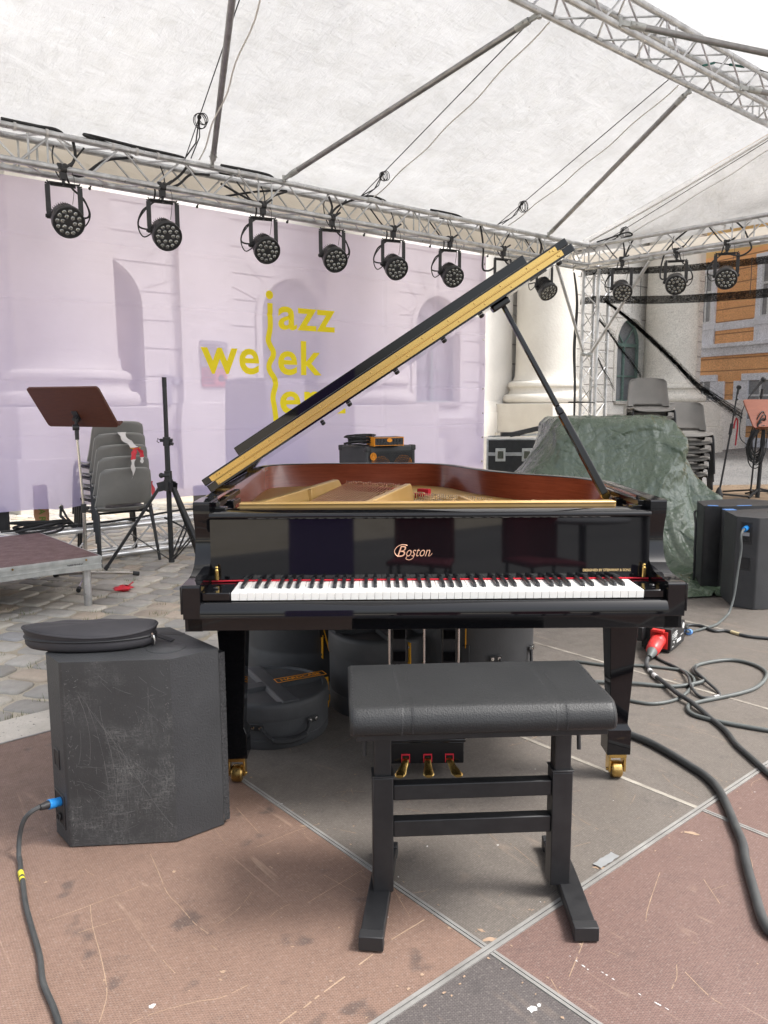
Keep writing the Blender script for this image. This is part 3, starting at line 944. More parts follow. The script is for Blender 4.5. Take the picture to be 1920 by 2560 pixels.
def church():
    t = thing("church_building", "white plastered church front with tall columns and arched windows behind the stage", "building", ST(0, 0, 0), PSI)
    YW = 5.2
    holes = [(-4.6, .70, .35, 3.42, 'door'), (-1.14, .66, 1.55, 3.37, 'win'), (2.32, .60, 1.28, 3.35, 'win'), (5.78, .60, 1.28, 3.35, 'win'), (9.26, .62, 1.28, 3.35, 'win'), (-8.0, .66, 1.28, 3.37, 'win')]
    # wall with real arched openings
    outer = [(-12, -.1), (12.9, -.1), (12.9, 9.5), (-12, 9.5)]
    polys = [[Vector((x, z, 0)) for x, z in outer]]
    hp = []
    for cx, hw, z0, zt, k in holes:
        p = arch_pts(cx, hw, z0, zt)
        hp.append(p); polys.append([Vector((x, z, 0)) for x, z in reversed(p)])
    tri = geometry.tessellate_polygon(polys)
    flat = [v for p in polys for v in p]
    mb = MB()
    mb.add([(v.x, YW, v.y) for v in flat], [tuple(q) for q in tri])
    mb.add([(12.9, YW, -.1), (12.9, YW + 7, -.1), (12.9, YW + 7, 9.5), (12.9, YW, 9.5)], [(0, 1, 2, 3)])
    mb.build("wall", m_wall, t, fix=True)
    mb = MB()
    for p in hp:
        n = len(p)
        vs = [(x, YW, z) for x, z in p] + [(x, YW + .28, z) for x, z in p]
        mb.add(vs, [(k, (k + 1) % n, n + (k + 1) % n, n + k) for k in range(n)])
    mb.build("reveal", m_plaster, t)
    for cx, hw, z0, zt, k in holes:
        if k == 'win':
            fb = MB()
            ins = arch_pts(cx, hw, z0, zt)
            pts = [(x, YW + .2, z) for x, z in ins]
            fb.tube(pts, .05, 6, closed=True)
            fb.bx(cx - hw, cx + hw, YW + .17, YW + .23, zt - hw - .06, zt - hw + .03)
            fb.bx(cx - .03, cx + .03, YW + .175, YW + .225, z0, zt - hw - .06)
            fb.bx(cx - hw, cx + hw, YW + .18, YW + .22, z0 + .62, z0 + .66)
            fb.bar((cx, YW + .2, zt - hw), (cx - hw * .7, YW + .2, zt - hw * .3), .03, .03)
            fb.bar((cx, YW + .2, zt - hw), (cx + hw * .7, YW + .2, zt - hw * .3), .03, .03)
            w = fb.build("window", m_wgreen, t)
            MB().prism(ins, YW + .24, YW + .26, 'y').build("pane", m_glass, w)
            MB().bx(cx - hw - .06, cx + hw + .06, YW - .07, YW + .10, z0 - .09, z0 - .005).build("sill", m_stone, w, .01)
            # raised surround of the arch
            mb = MB()
            for kk in range(14):
                a0, a1 = math.pi * kk / 14, math.pi * (kk + 1) / 14
                zc = zt - hw
                r0, r1 = hw + .02, hw + .13
                mb.add([(cx + r * math.cos(a), y, zc + r * math.sin(a)) for a in (a0, a1) for r in (r0, r1) for y in (YW - .035, YW + .01)],
                       [(0, 2, 6, 4), (0, 1, 3, 2), (2, 3, 7, 6), (4, 6, 7, 5), (0, 4, 5, 1), (1, 5, 7, 3)])
            for s in (-1, 1):
                a, b = sorted((cx + s * (hw + .02), cx + s * (hw + .13)))
                mb.bx(a, b, YW - .035, YW + .01, z0, zt - hw)
            mb.build("surround", m_plaster, w)
        else:
            d = MB().prism(arch_pts(cx, hw, z0, zt), YW + .22, YW + .27, 'y').build("door", m_door, t)
            mb = MB()
            for sx in (-1, 1):
                for a, b in ((.5, 1.2), (1.3, 2.1), (2.2, 2.65)):
                    mb.bx(cx + sx * .36 - .25, cx + sx * .36 + .25, YW + .20, YW + .225, a, b)
            mb.build("door_panel", m_door, d)
            MB().bx(-4.33, -4.20, YW + .19, YW + .196, 1.75, 1.95).build("paper_notice", m_paper, d)
    mb = MB()
    for x0, x1 in ((-3.33, -2.41), (.1, 1.0), (3.6, 4.5)):
        mb.bx(x0, x1, YW - .10, YW + .02, .95, 9.4)
        mb.bx(x0 - .08, x1 + .08, YW - .16, YW + .03, 1.05, 1.2); mb.bx(x0 - .05, x1 + .05, YW - .14, YW + .02, 1.2, 1.28)
        mb.bx(x0 - .1, x1 + .1, YW - .18, YW + .04, -.1, 1.05)
    mb.build("pilaster", m_plaster, t, .006)
    # fanned joints over the arches, thin darker bars laid on the render
    mb = MB()
    for cx, hw, z0, zt, k in holes:
        zc = zt - hw
        for a in (20, 42, 64, 90, 116, 138, 160):
            c_, s_ = math.cos(R(a)), math.sin(R(a))
            mb.bar((cx + c_ * (hw + .15), YW - .006, zc + s_ * (hw + .15)), (cx + c_ * (hw + .62), YW - .003, zc + s_ * (hw + .62)), .014, .006, up=(0, 1, 0))
    mb.build("voussoir_joint", M("plaster_joint", (.52, .49, .45), .85), t)
    mb = MB()
    mb.bx(-12, 12.95, YW - .12, YW + .03, -.1, .55)
    mb.bx(-12, 12.93, YW - .06, YW + .02, .55, .95)
    mb.build("wall_plinth", m_stone, t, .01)
    # columns
    for k in range(-1, 4):
        cx = -5.3 + 5.1 * k
        c = thing("column", "", "x", (cx, 4.5, 0)); c.parent = t
        del c['label']; del c['category']
        MB().lathe([(.70, 1.72), (.66, 1.80), (.645, 1.95), (.62, 5.5), (.58, 9.4)], n=56).build("shaft", m_column, c)
        pr = [(.86, 1.24), (.90, 1.27), (.92, 1.33), (.90, 1.40), (.86, 1.43), (.80, 1.44), (.78, 1.47), (.76, 1.52), (.77, 1.56), (.79, 1.575), (.81, 1.60), (.81, 1.65), (.78, 1.69), (.72, 1.715)]
        MB().lathe(pr, n=56).build("base", m_column, c)
        mb = MB().bx(-.95, .95, -.95, .72, .62, 1.235).bx(-1.02, 1.02, -1.02, .72, -.1, .62)
        mb.build("pedestal", m_column, c, .012)
    mb = MB(); mb.bx(-12, 13.6, 3.4, YW + 1, 9.4, 10.6)
    mb.build("entablature", m_plaster, t)
    mb = MB()
    mb.bx(11.6, 13.15, 3.9, YW - .13, -.1, 1.3)
    q = mb.build("corner_pier", m_plaster, t, .01)
    mb = MB()
    mb.tube([(12.55, 3.885, .05), (12.62, 3.885, .55), (12.60, 3.885, .74), (12.52, 3.885, .80), (12.44, 3.885, .70), (12.40, 3.885, .52)], .022, 6)
    mb.build("graffiti", m_graffiti, q)
    mb = MB()
    mb.bx(-3.02, -2.55, YW - .135, YW - .105, 1.84, 2.26)
    pl = mb.build("plaque", m_plaque, t, .004)
    mb = MB()
    for i in range(7): mb.bx(-2.98, -2.66 + .05 * (i % 3), YW - .139, YW - .136, 2.18 - i * .045, 2.195 - i * .045)
    mb.build("engraved_line", m_posterd, pl)
    mb = MB()
    mb.bx(-3.01, -2.80, YW - .13, YW - .108, 1.54, 1.82, 0); mb.bx(-2.78, -2.57, YW - .13, YW - .108, 1.54, 1.82, 0)
    for i in range(3):
        for j in range(4):
            mb.bx(-2.99 + i * .062, -2.945 + i * .062, YW - .134, YW - .131, 1.57 + j * .06, 1.61 + j * .06, 1)
    mb.lathe([(.06, 0), (.06, .003)], (-2.675, YW - .131, 1.67), 16, (0, -1, 0), 1)
    mb.build("poster", [m_poster, m_posterd], t)
    mb = MB(); mb.bx(-3.62, -3.50, YW - .06, YW - .002, 1.25, 1.72); mb.bx(-3.46, -3.30, YW - .05, YW - .002, 1.55, 1.68)
    mb.build("intercom", m_plaque, t, .006)
church()

# ---------------------------------------------------------------- banner
def banner():
    t = thing("banner", "big sheer lilac banner with yellow jazz weekend lettering hung below the truss", "banner", ST(0, 0, 0), PSI)
    XL, XR, ZB, ZT, Y = -8.6, -1.66, .42, 3.035, .31
    eye = [XL + .2 + i * 1.52 for i in range(6)]
    def wob(x, z):
        cz = sum(.010 * math.exp(-((z - q - .02 * math.sin(x * .9)) / .012) ** 2) for q in (1.02, 1.47, 2.12, 2.61)) + sum(.008 * math.exp(-((x - q) / .015) ** 2) for q in (-7.2, -5.85, -3.3, -2.5))
        b = cz + .018 * noise.noise(Vector((x * .8, z * .8, 0))) + .007 * noise.noise(Vector((x * 2.2, z * 2.8, 5)))
        return b
    def fn(u, v):
        x = XL + (XR - XL) * u
        z = ZB + (ZT - ZB) * v
        pull = 0
        for e in eye:
            d = abs(x - e)
            pull += .035 * math.exp(-(d / .10) ** 2)
        z -= pull * max(0, 1 - v * 5) * .6
        y = Y + wob(x, z) + .03 * max(0, 1 - v * 4) * sum(math.exp(-(abs(x - e) / (.05 + .6 * v)) ** 2) for e in eye)
        return (x, y, z)
    MB().grid(fn, 300, 170).build("sheet", m_banner, t, fix=False)
    def put(s, x0, x1, z0, z1, bold=.018):
        mb = MB()
        text_on(mb, s, (x0, 0, z0), (1, 0, 0), (0, 0, 1), x1 - x0, z1 - z0, 0, bold, space=1.06)
        mb.v = [(x, Y + wob(x, z) - .006, z) for x, _, z in mb.v]
        mb.build("lettering", m_bprint, t, fix=False)
    put("azz", -4.69, -3.99, 2.0, 2.228)
    put("we", -5.545, -4.92, 1.553, 1.80)
    put("ek", -4.70, -4.17, 1.555, 1.90)
    put("end", -4.69, -3.86, 1.16, 1.50)
    # the long wavy j
    pts = [(178, 372), (178, 440), (178, 510), (170, 560), (166, 590), (176, 622), (192, 655), (190, 685), (174, 715), (166, 745), (172, 775), (190, 805), (202, 835), (198, 870), (188, 905), (184, 940), (190, 985), (196, 1040), (198, 1093)]
    P = [Vector((-4.783 + (x - 178) / 2.37 * .0049, 0, 2.247 - (y - 372) / (1093 - 372) * 1.18)) for x, y in pts]
    P = cr(P, 5)
    mb = MB(); vs = []
    for i, p in enumerate(P):
        d = (P[min(i + 1, len(P) - 1)] - P[max(i - 1, 0)]).normalized()
        n_ = Vector((d.z, 0, -d.x)) * .030
        for q in (p + n_, p - n_): vs.append((q.x, Y + wob(q.x, q.z) - .006, q.z))
    mb.add(vs, [(2 * i, 2 * i + 1, 2 * i + 3, 2 * i + 2) for i in range(len(P) - 1)])
    c = Vector((-4.787, 0, 2.325))
    ring = [(c.x + .042 * math.cos(a), Y + wob(c.x, c.z) - .007, c.z + .042 * math.sin(a)) for a in [6.2832 * k / 24 for k in range(24)]]
    mb.add(ring, [tuple(range(24))])
    mb.build("lettering", m_bprint, t, fix=False)
    # eyelets and the bungees holding the lower edge
    mb = MB(); bg_ = MB()
    for e in eye:
        mb.lathe([(.016, -.004), (.020, 0), (.016, .004)], (e, Y + .02, ZB + .0), 12, (0, 1, 0))
        bg_.tube([(e, Y + .02, ZB), (e - .02, Y - .01, ZB - .07), (e + .03, Y - .12, .27), (e + .06, Y - .16, .25)], .012, 6)
        bg_.tube([(e, Y + .02, ZB), (e + .03, Y - .02, ZB - .09), (e + .07, Y - .14, .25)], .009, 6)
    for k in range(9):
        mb.lathe([(.010, -.004), (.014, 0), (.010, .004)], (XR - .03, Y - .002, ZB + .12 + k * .3), 10, (0, 1, 0))
    mb.build("eyelet", m_chrome, t); bg_.build("bungee_cord", m_rope_b, t)
    mb = MB()
    for e in [XL + .15 + .97 * i for i in range(8)]:
        mb.tube([(e, Y - .01, ZT - .01), (e + .01, Y - .03, ZT + .03), (e, Y - .055, ZT + .05)], .007, 6)
        mb.ball((e, Y - .02, ZT + .0), .013, 6)
    mb.build("hanger_cord", m_rope_b, t)
banner()

# ---------------------------------------------------------------- netting along the right side
def net():
    t = thing("scrim_net", "black see-through netting hung along the right side below the side truss", "netting", ST(0.30, 0, 0), PSI)
    def top(y):       # the sagging upper edge
        s = min(1, max(0, -y / 4.4))
        return 3.05 - .55 * s * (1 - s) - .02 * s
    def fn(u, v):
        y = .35 - 6.0 * u
        zt = top(y)
        z = zt * (1 - v) + .02 * v
        return (.03 * noise.noise(Vector((y * 1.3, z * .5, 1))) + .012 * noise.noise(Vector((y * 4, z, 3))), y, z)
    MB().grid(fn, 90, 40).build("mesh", m_net, t, fix=False)
    def band(off, th, ro):
        def f2(u, v):
            y = .30 - 5.9 * u
            z = top(y) + off + (.5 - v) * th
            return (-.03 + .012 * math.sin(y * 9 + v * 3) + .01 * noise.noise(Vector((y * 5, v * 4, ro))), y, z)
        return MB().grid(f2, 110, 6).build("hem", m_netd, t, fix=False)
    band(-.03, .085, 1); band(-.40, .10, 2)
    # gathers running down to the right, and fainter ones beside them
    def gather(pts, w, mat, seed, strands):
        mb = MB(); rnd = random.Random(seed)
        P = cr([Vector((-.045, -y, z)) for y, z in pts], 10)
        for s in range(strands):
            o = rnd.gauss(0, 1); ph = rnd.uniform(0, 6); 
            line = []
            for i, p in enumerate(P):
                k = i / (len(P) - 1)
                ww = w * (.25 + 1.0 * k)
                line.append(p + Vector((rnd.uniform(-.012, .012), 0, o * ww * .5 + ww * .12 * math.sin(ph + k * 9 + s))))
            mb.tube(line, [(.0012 + .0030 * max(0, 1 - abs(o) / 2)) * (1.15 - .75 * (i_ / len(P))) for i_ in range(len(P))], 4, caps=False)
        mb.build("gathered_fold", mat, t, fix=False)
    gather([(.10, 2.62), (.45, 2.37), (.82, 2.06), (1.15, 1.77), (1.44, 1.50), (1.75, 1.29), (2.05, 1.10)], .07, m_netg, 1, 80)
    gather([(-.03, 2.42), (.18, 2.20), (.364, 1.98), (.55, 1.78), (.69, 1.60)], .07, m_netg, 2, 22)
    gather([(.0, 1.9), (.1, 1.72), (.222, 1.546), (.30, 1.42)], .08, m_netg, 3, 10)
    mb = MB()
    for y in (-.62, -1.08, -1.52, -2.05):
        mb.tube([(-.03, y, top(y) + .02), (-.035, y - .004, top(y) - .18), (-.03, y, top(y) - .40)], .004, 5)
    mb.build("tie_cord", m_rope_b, t)
net()

# ---------------------------------------------------------------- orange town house across the street
def townhouse():
    d = Vector((.36, -.93, 0)).normalized(); az = math.atan2(d.y, d.x)
    t = thing("town_house", "orange rendered town house with pale stone trim and white windows beyond the netting", "building", (9.8, 25, 0), az)
    # local: +x along the front towards the camera, front face at y = 0, house on +y
    MB().bx(-.25, 9, .0, 8, 5.55, 13).build("upper_wall", m_paleorange, t)
    MB().bx(-.25, 9, .0, 8, .0, 5.55).build("wall", m_orange, t)
    mb = MB()
    mb.bx(-.30, 9, -.10, .02, 2.60, 2.95); mb.bx(-.30, 9, -.20, .02, 2.84, 2.955)
    mb.bx(-.28, 9, -.04, .02, 3.35, 3.58)
    mb.bx(-.27, 9, -.03, .02, -.1, .22)
    mb.build("string_course", m_trim, t, .01)
    for cx in (.17, 2.54, 5.2):
        w = MB().bx(cx - .42, cx - .26, -.06, .02, 2.96, 5.3).bx(cx + .26, cx + .42, -.06, .02, 2.96, 5.3).bx(cx - .46, cx + .46, -.08, .02, 5.1, 5.35).bx(cx - .44, cx + .44, -.07, .02, 3.40, 3.60).bx(cx - .42, cx + .42, -.05, .02, 2.96, 3.40)
        w = w.build("window", m_trim, t, .006)
        MB().bx(cx - .26, cx + .26, -.02, .01, 3.6, 5.1).build("pane", m_glass, w)
        mb = MB().bx(cx - .26, cx - .20, -.04, -.005, 3.6, 5.1).bx(cx + .20, cx + .26, -.04, -.005, 3.6, 5.1).bx(cx - .03, cx + .03, -.04, -.005, 3.6, 5.1).bx(cx - .20, cx - .03, -.038, -.004, 4.5, 4.56).bx(cx + .03, cx + .20, -.038, -.004, 4.5, 4.56)
        mb.bx(cx - .20, cx - .03, -.039, -.0045, 5.04, 5.1).bx(cx + .03, cx + .20, -.039, -.0045, 5.04, 5.1).bx(cx - .20, cx - .03, -.039, -.0045, 3.6, 3.66).bx(cx + .03, cx + .20, -.039, -.0045, 3.6, 3.66)
        mb.build("frame", m_wwhite, w)
    for cx, hw in ((.25, .30), (2.45, .42), (5.2, .42)):
        w = MB().bx(cx - hw - .55, cx - hw, -.06, .02, .55, 1.85).bx(cx + hw, cx + hw + .55, -.06, .02, .55, 1.85).bx(cx - hw - .25, cx + hw + .25, -.08, .02, 1.852, 2.05).bx(cx - hw, cx + hw, -.07, .02, .55, .75)
        w = w.build("window", m_trim, t, .006)
        MB().bx(cx - hw, cx + hw, -.02, .01, .75, 1.85).build("pane", m_glass, w)
        MB().bx(cx - .03, cx + .03, -.035, -.003, .75, 1.85).bx(cx - hw, cx - .03, -.034, -.003, 1.4, 1.45).bx(cx + .03, cx + hw, -.034, -.003, 1.4, 1.45).build("frame", m_wwhite, w)
    mb = MB(); mb.bx(-.5, 9.2, -.5, 8.3, 13, 13.4); mb.build("cornice", m_trim, t)
    mb = MB(); mb.add([(-.5, -.5, 13.4), (9.2, -.5, 13.4), (9.2, 4, 16.5), (-.5, 4, 16.5), (-.5, 8.3, 13.4), (9.2, 8.3, 13.4)], [(0, 1, 2, 3), (3, 2, 5, 4), (0, 3, 4), (1, 5, 2)])
    mb.build("roof", M("roof_tiles", (.22, .09, .05), .8, col2=(.16, .06, .04), vs=8), t)
townhouse()

# ---------------------------------------------------------------- things seen dimly behind the banner
t = thing("covered_crate", "tall crate under a grey cloth seen through the lilac banner, behind its lettering", "crate", ST(-3.80, 2.0, 0), PSI + .1)
mb = MB().grid(lambda u, v: ((u - .5) * .60 * (1.0 + .15 * (1 - v)) , -.4 - .05 * (1 - v) + .02 * noise.noise(Vector((u * 5, v * 5, 0))), 1.62 * v - .05), 20, 16)
mb.grid(lambda u, v: (.30 * (1.0 + .15 * (1 - v)), -.4 + .8 * u, 1.62 * v - .05), 8, 8)
mb.grid(lambda u, v: (-.30 * (1.0 + .15 * (1 - v)), -.4 + .8 * u, 1.62 * v - .05), 8, 8)
mb.grid(lambda u, v: ((u - .5) * .6, -.4 + .8 * v, 1.57 + .02 * math.sin(u * 3)), 8, 8)
mb.build("cloth_cover", M("grey_cover_cloth", (.45, .44, .45), .8, bump=.3, bs=20, bd=.01), t, fix=False)
MB().bx(-.28, .28, -.37, .37, -.05, .10).build("pallet", M("pallet_wood", (.35, .25, .15), .8), t)
t = thing("sign_board", "narrow brown wooden board lettered AR leaning behind the banner's lower edge", "sign", ST(-6.99, .50, 0), PSI)
mb = MB().prism([(-.055, -.02), (.055, -.02), (.075, .10), (.05, .20), (.06, .34), (.055, .60), (-.055, .60), (-.06, .34), (-.03, .22), (-.075, .10)], -.012, .012, 'y')
sb = mb.build("board", M("light_wood", (.46, .25, .12), .6, col2=(.40, .20, .09), vs=8), t, .003)
mb = MB()
text_on(mb, "A", (.028, -.0145, .40), (0, 0, -1), (1, 0, 0), .05, .055, 0, .02)
text_on(mb, "R", (.028, -.0145, .33), (0, 0, -1), (1, 0, 0), .05, .055, 0, .02)
for v_i, p in enumerate(mb.v): mb.v[v_i] = (p[0] - .055, p[1], p[2])
mb.build("lettering", M("green_paint", (.14, .22, .03), .7), sb, fix=False)
# dark transport boxes under the banner's edge
t = thing("equipment_box", "dark box standing behind the banner by the left edge", "box", ST(-7.45, .75, 0), PSI)
MB().bx(-.85, .22, -.2, .5, -.04, .41).build("shell", m_plastic, t, .012)
mb = MB(); mb.bx(-.14, -.04, -.215, -.2, -.03, .40); mb.bx(-.14, -.04, -.2165, -.2, .30, .34); mb.build("edge_profile", m_alu_dull, t)
t = thing("equipment_box", "dark box standing behind the banner between the tripod and the piano", "box", ST(-4.75, .75, 0), PSI)
MB().bx(-.45, .9, -.2, .5, -.04, .41).build("shell", m_plastic, t, .012)
mb = MB(); mb.bx(-.45, -.38, -.215, -.2, -.03, .40); mb.build("edge_profile", m_alu_dull, t)
# ---------------------------------------------------------------- grand piano (local: x along the keys, y away from the player)
def piano():
    T = thing("grand_piano", "black lacquered grand piano with raised lid and white keys in the middle of the stage", "piano", (0.150, 2.31, 0), R(0.9))
    HW = .745
    # outline of the rim, from the left arm round the tail to the right arm
    outer = [(-HW, .30), (-HW, .7), (-HW, 1.1), (-HW, 1.42)] + [tuple(p[:2]) for p in cr([(-HW, 1.50, 0), (-.715, 1.62, 0), (-.62, 1.70, 0), (-.45, 1.738, 0), (-.23, 1.742, 0), (-.02, 1.735, 0), (.14, 1.69, 0), (.235, 1.58, 0), (.295, 1.42, 0), (.37, 1.26, 0), (.47, 1.12, 0), (.585, 1.015, 0), (.685, .90, 0), (.738, .76, 0), (HW, .62, 0)], 5)] + [(HW, .45), (HW, .30)]
    inner = []
    for i, p in enumerate(outer):
        a = Vector(outer[max(i - 1, 0)]); b = Vector(outer[min(i + 1, len(outer) - 1)])
        d = (b - a).normalized()
        inner.append((p[0] + d.y * .046, p[1] - d.x * .046))
    Z0, Z1 = .61, .98
    n = len(outer)
    vs = []
    for p in outer: vs += [(p[0], p[1], Z0), (p[0], p[1], Z1 - .004), (p[0] + (0), p[1], Z1 - .004)]
    mb = MB()
    ring = []
    for p, q in zip(outer, inner):
        m1 = (p[0] * .93 + q[0] * .07, p[1] * .93 + q[1] * .07); m2 = (p[0] * .07 + q[0] * .93, p[1] * .07 + q[1] * .93)
        ring.append([(*p, Z0), (*p, Z1 - .004), (*m1, Z1), (*m2, Z1), (*q, Z1 - .003), (*q, Z0)])
    vv = [v for r_ in ring for v in r_]
    fs, ms = [], []
    for i in range(n - 1):
        for k in range(6):
            a = i * 6 + k; b = i * 6 + (k + 1) % 6
            fs.append((a, b, b + 6, a + 6)); ms.append(1 if k == 4 else 0)
    fs += [tuple(range(6)), tuple((n - 1) * 6 + k for k in range(6))]; ms += [0, 0]
    mb.v = vv; mb.f = fs; mb.m = ms
    mb.build("rim", [m_black, m_mahog], T, angle=50)
    # arms: the S-shaped cheeks
    prof = [(-.02, .652), (-.02, .750), (-.015, .755), (.045, .757)] + [tuple(p[:2]) for p in cr([(.05, .757, 0), (.10, .762, 0), (.138, .778, 0), (.162, .803, 0), (.176, .838, 0), (.178, .872, 0), (.170, .905, 0), (.161, .930, 0), (.159, .945, 0)], 4)] + [(.159, .976), (.164, .98), (.30, .98), (.30, .61), (.0, .61), (0, .652)]
    for s in (-1, 1):
        a, b = (-.745, -.694) if s < 0 else (.694, .745)
        mb = MB().prism(prof, a, b, 'x')
        arm = mb.build("arm", m_black, T, .0025, 2, angle=30)
        # nose block a little proud of the arm's outer face
        x0, x1 = (-.752, -.7452) if s < 0 else (.7452, .752)
        MB().bx(x0, x1, -.022, .30, .668, .752).build("cheek_moulding", m_black, arm, .002)
        # music desk rail on the inner face
        x0, x1 = (-.694, -.672) if s < 0 else (.672, .694)
        mb = MB().bx(x0, x1, .215, .62, .955, .972).bx(x0, x1, .215, .62, .925, .940)
        mb.bx(x0 - (.0 if s < 0 else .02), x1 + (.02 if s < 0 else 0), .205, .245, .915, .957)
        mb.bx(x0 - (.0 if s < 0 else .012), x1 + (.012 if s < 0 else 0), .40, .44, .92, .955)
        mb.build("desk_rail", m_black, arm, .0015)
        # brass fallboard peg
        px = s * .672
        mb = MB().prism(rrect(.013, .012, .003, 3, px, .135), .738, .768).lathe([(.006, 0), (.004, .005), (.0055, .009), (.004, .013), (.001, .0145)], (px, .135, .768), 12)
        mb.build("fallboard_peg", m_brass, arm)
    # key bed and front rail
    MB().bx(-.738, .738, .0, 1.0, .612, .6515).build("key_bed", m_black, T, .002)
    mb = MB().prism([(-.030, .655), (-.030, .680), (-.028, .684), (-.017, .699), (-.013, .702), (.0, .702), (.0, .655)], -.6935, .6935, 'x')
    mb.build("key_slip", m_black, T, .0012)
    for a, b in ((-.6935, -.6075), (.6295, .6935)):
        kb = MB().bx(a, b, .001, .143, .7025, .728).build("key_block", m_black, T, .003)
        cx = (a + b) / 2 + (-.01 if a < 0 else .01)
        MB().lathe([(.008, 0), (.009, .003), (.007, .005), (.001, .0055)], (cx, .055, .728), 14).build("screw_cap", m_keyb, kb)
    # keys
    W0, KW = -.606, 1.2345 / 52
    for i in range(52):
        x0 = W0 + i * KW
        dz = .0006 * math.sin(i * 12.9898)
        MB().bx(x0 + .0004, x0 + KW - .0004, 0.0, .150, .7045, .728 + dz).build("white_key", m_keyw, T, .0011, 2)
    offs = {0: 'A', 1: 'B', 2: 'C', 3: 'D', 4: 'E', 5: 'F', 6: 'G'}
    for i in range(51):
        nm = offs[i % 7]
        if nm in ('B', 'E'): continue
        sh = {'A': .0022, 'C': -.0024, 'D': .0024, 'F': -.0030, 'G': 0.0}[nm]
        cx = W0 + (i + 1) * KW + sh
        w0, w1 = .0056, .0047
        vs = [(cx - w0, .051, .728), (cx + w0, .051, .728), (cx + w0, .150, .728), (cx - w0, .150, .728), (cx - w1, .0565, .7395), (cx + w1, .0565, .7395), (cx + w1, .150, .7405), (cx - w1, .150, .7405)]
        MB().add(vs, [(0, 3, 2, 1), (4, 5, 6, 7), (0, 1, 5, 4), (1, 2, 6, 5), (2, 3, 7, 6), (3, 0, 4, 7)]).build("black_key", m_keyb, T, .0012, 2)
    mb = MB().tube([(-.690, .141, .7315), (-.60, .1475, .7318), (0, .1478, .7318), (.62, .1475, .7318), (.690, .141, .7315)], .0026, 6)
    mb.build("key_felt", m_redfelt, T)
    # fallboard and the rounded rail above it
    fp = [(.150, .734), (.158, .926), (.178, .926), (.172, .734)]
    fb = MB().prism(fp, -.6935, .6935, 'x').build("fallboard", m_black, T, .001)
    slope = Vector((0, .008, .192)).normalized()
    def on_fb(x, z): return (x, .150 + .008 * (z - .734) / .192 - .0012, z)
    mb = MB(); text_on(mb, "B", on_fb(-.107, .804), (1, 0, 0), slope, .029, .035, 0, -.004, .38)
    text_on(mb, "oston", on_fb(-.078, .805), (1, 0, 0), slope, .076, .0245, 0, -.006, .42)
    mb.tube(cr([on_fb(-.092, .806), on_fb(-.108, .808), on_fb(-.115, .822), on_fb(-.106, .836), on_fb(-.090, .843), on_fb(-.074, .840)], 5), .0011, 5)
    mb.tube(cr([on_fb(-.054, .812), on_fb(-.056, .801), on_fb(-.068, .794), on_fb(-.079, .798), on_fb(-.076, .805)], 5), .0012, 5)
    mb.tube(cr([on_fb(-.006, .806), on_fb(-.001, .808), on_fb(.004, .815)], 4), .0010, 5)
    mb.build("maker_lettering", m_gilt, fb, fix=False)
    mb = MB(); text_on(mb, "DESIGNED BY STEINWAY & SONS", on_fb(.483, .7535), (1, 0, 0), slope, .152, .0082, 0, .02)
    mb.build("maker_lettering", m_giltb, fb, fix=False)
    pr = [(.150, .9265), (.146, .931), (.145, .937), (.148, .943), (.154, .946), (.272, .946), (.272, .9265)]
    MB().prism(pr, -.6935, .6935, 'x').build("fallboard_rail", m_black, T, .0008)

    # cast plate
    zp = .868
    pin = [p for p in inner]
    poly = [(-.69, .30)] + pin[1:-1] + [(.69, .30)]
    tri = geometry.tessellate_polygon([[Vector((p[0], p[1], 0)) for p in poly]])
    plate = MB().prism(poly, zp - .012, zp, 'z').build("iron_plate", m_gold, T)
    mb = MB().bx(-.62, .62, .278, .300, .88, .958)
    mb.bx(-.62, .62, .272, .312, .955, .962)
    mb.build("plate_flange", m_gold, plate, .003)
    def rib(a, b, h0, h1, w, name="plate_rib", base=zp, ramp=.15):
        a, b = Vector((*a, 0)), Vector((*b, 0))
        d = (b - a); L = d.length; d.normalize(); s = Vector((-d.y, d.x, 0)) * w / 2
        pts = [(0, h0), (L - ramp * .6, h1), (L - ramp * .5, h1 - .004), (L, base + .01)]
        vs = []
        for t_, h in pts:
            for k, q in ((s, base - .005), (s * .55, h), (s * -.55, h), (s * -1, base - .005)):
                v = a + d * t_ + k; vs.append((v.x, v.y, q))
        fs = []
        for i in range(len(pts) - 1):
            for k in range(4):
                fs.append((i * 4 + k, i * 4 + (k + 1) % 4, (i + 1) * 4 + (k + 1) % 4, (i + 1) * 4 + k))
        fs += [(0, 1, 2, 3), tuple(len(pts) * 4 - 4 + k for k in range(4))]
        return MB().add(vs, fs).build(name, m_gold, plate, .004)
    rib((-.62, .30), (-.33, 1.42), .945, .935, .050)
    rib((-.215, .30), (-.015, 1.13), .955, .942, .048, ramp=.12)
    rib((.155, .30), (.150, .80), .960, .935, .026, ramp=.2)
    rib((.385, .30), (.405, .66), .960, .935, .026, ramp=.2)
    for c_, s_ in (((-.44, .92, .905), (.020, .02, .06)), ((-.155, .304, .935), (.05, .03, .055)), ((.60, .304, .93), (.02, .05, .05))):
        MB().box(c_, s_).build("plate_boss", m_gold, plate, .004)
    for x, y in ((.02, 1.22), (.075, 1.12), (.14, 1.03), (.26, .95), (.36, .87), (-.10, 1.30)):
        mb = MB().box((x, y, zp + .004), (.10, .085, .010), rot=Matrix.Rotation(.5, 3, 'Z'))
        mb.lathe([(.032, 0), (.034, .008), (.026, .010), (.026, .0)], (x, y, zp + .008), 20)
        mb.build("plate_hole", m_gold, plate, .002)
        MB().lathe([(.0255, 0), (.0255, .001)], (x, y, zp + .0095), 16).build("soundboard_patch", m_brass_d, plate)
    # strings
    mb = MB()
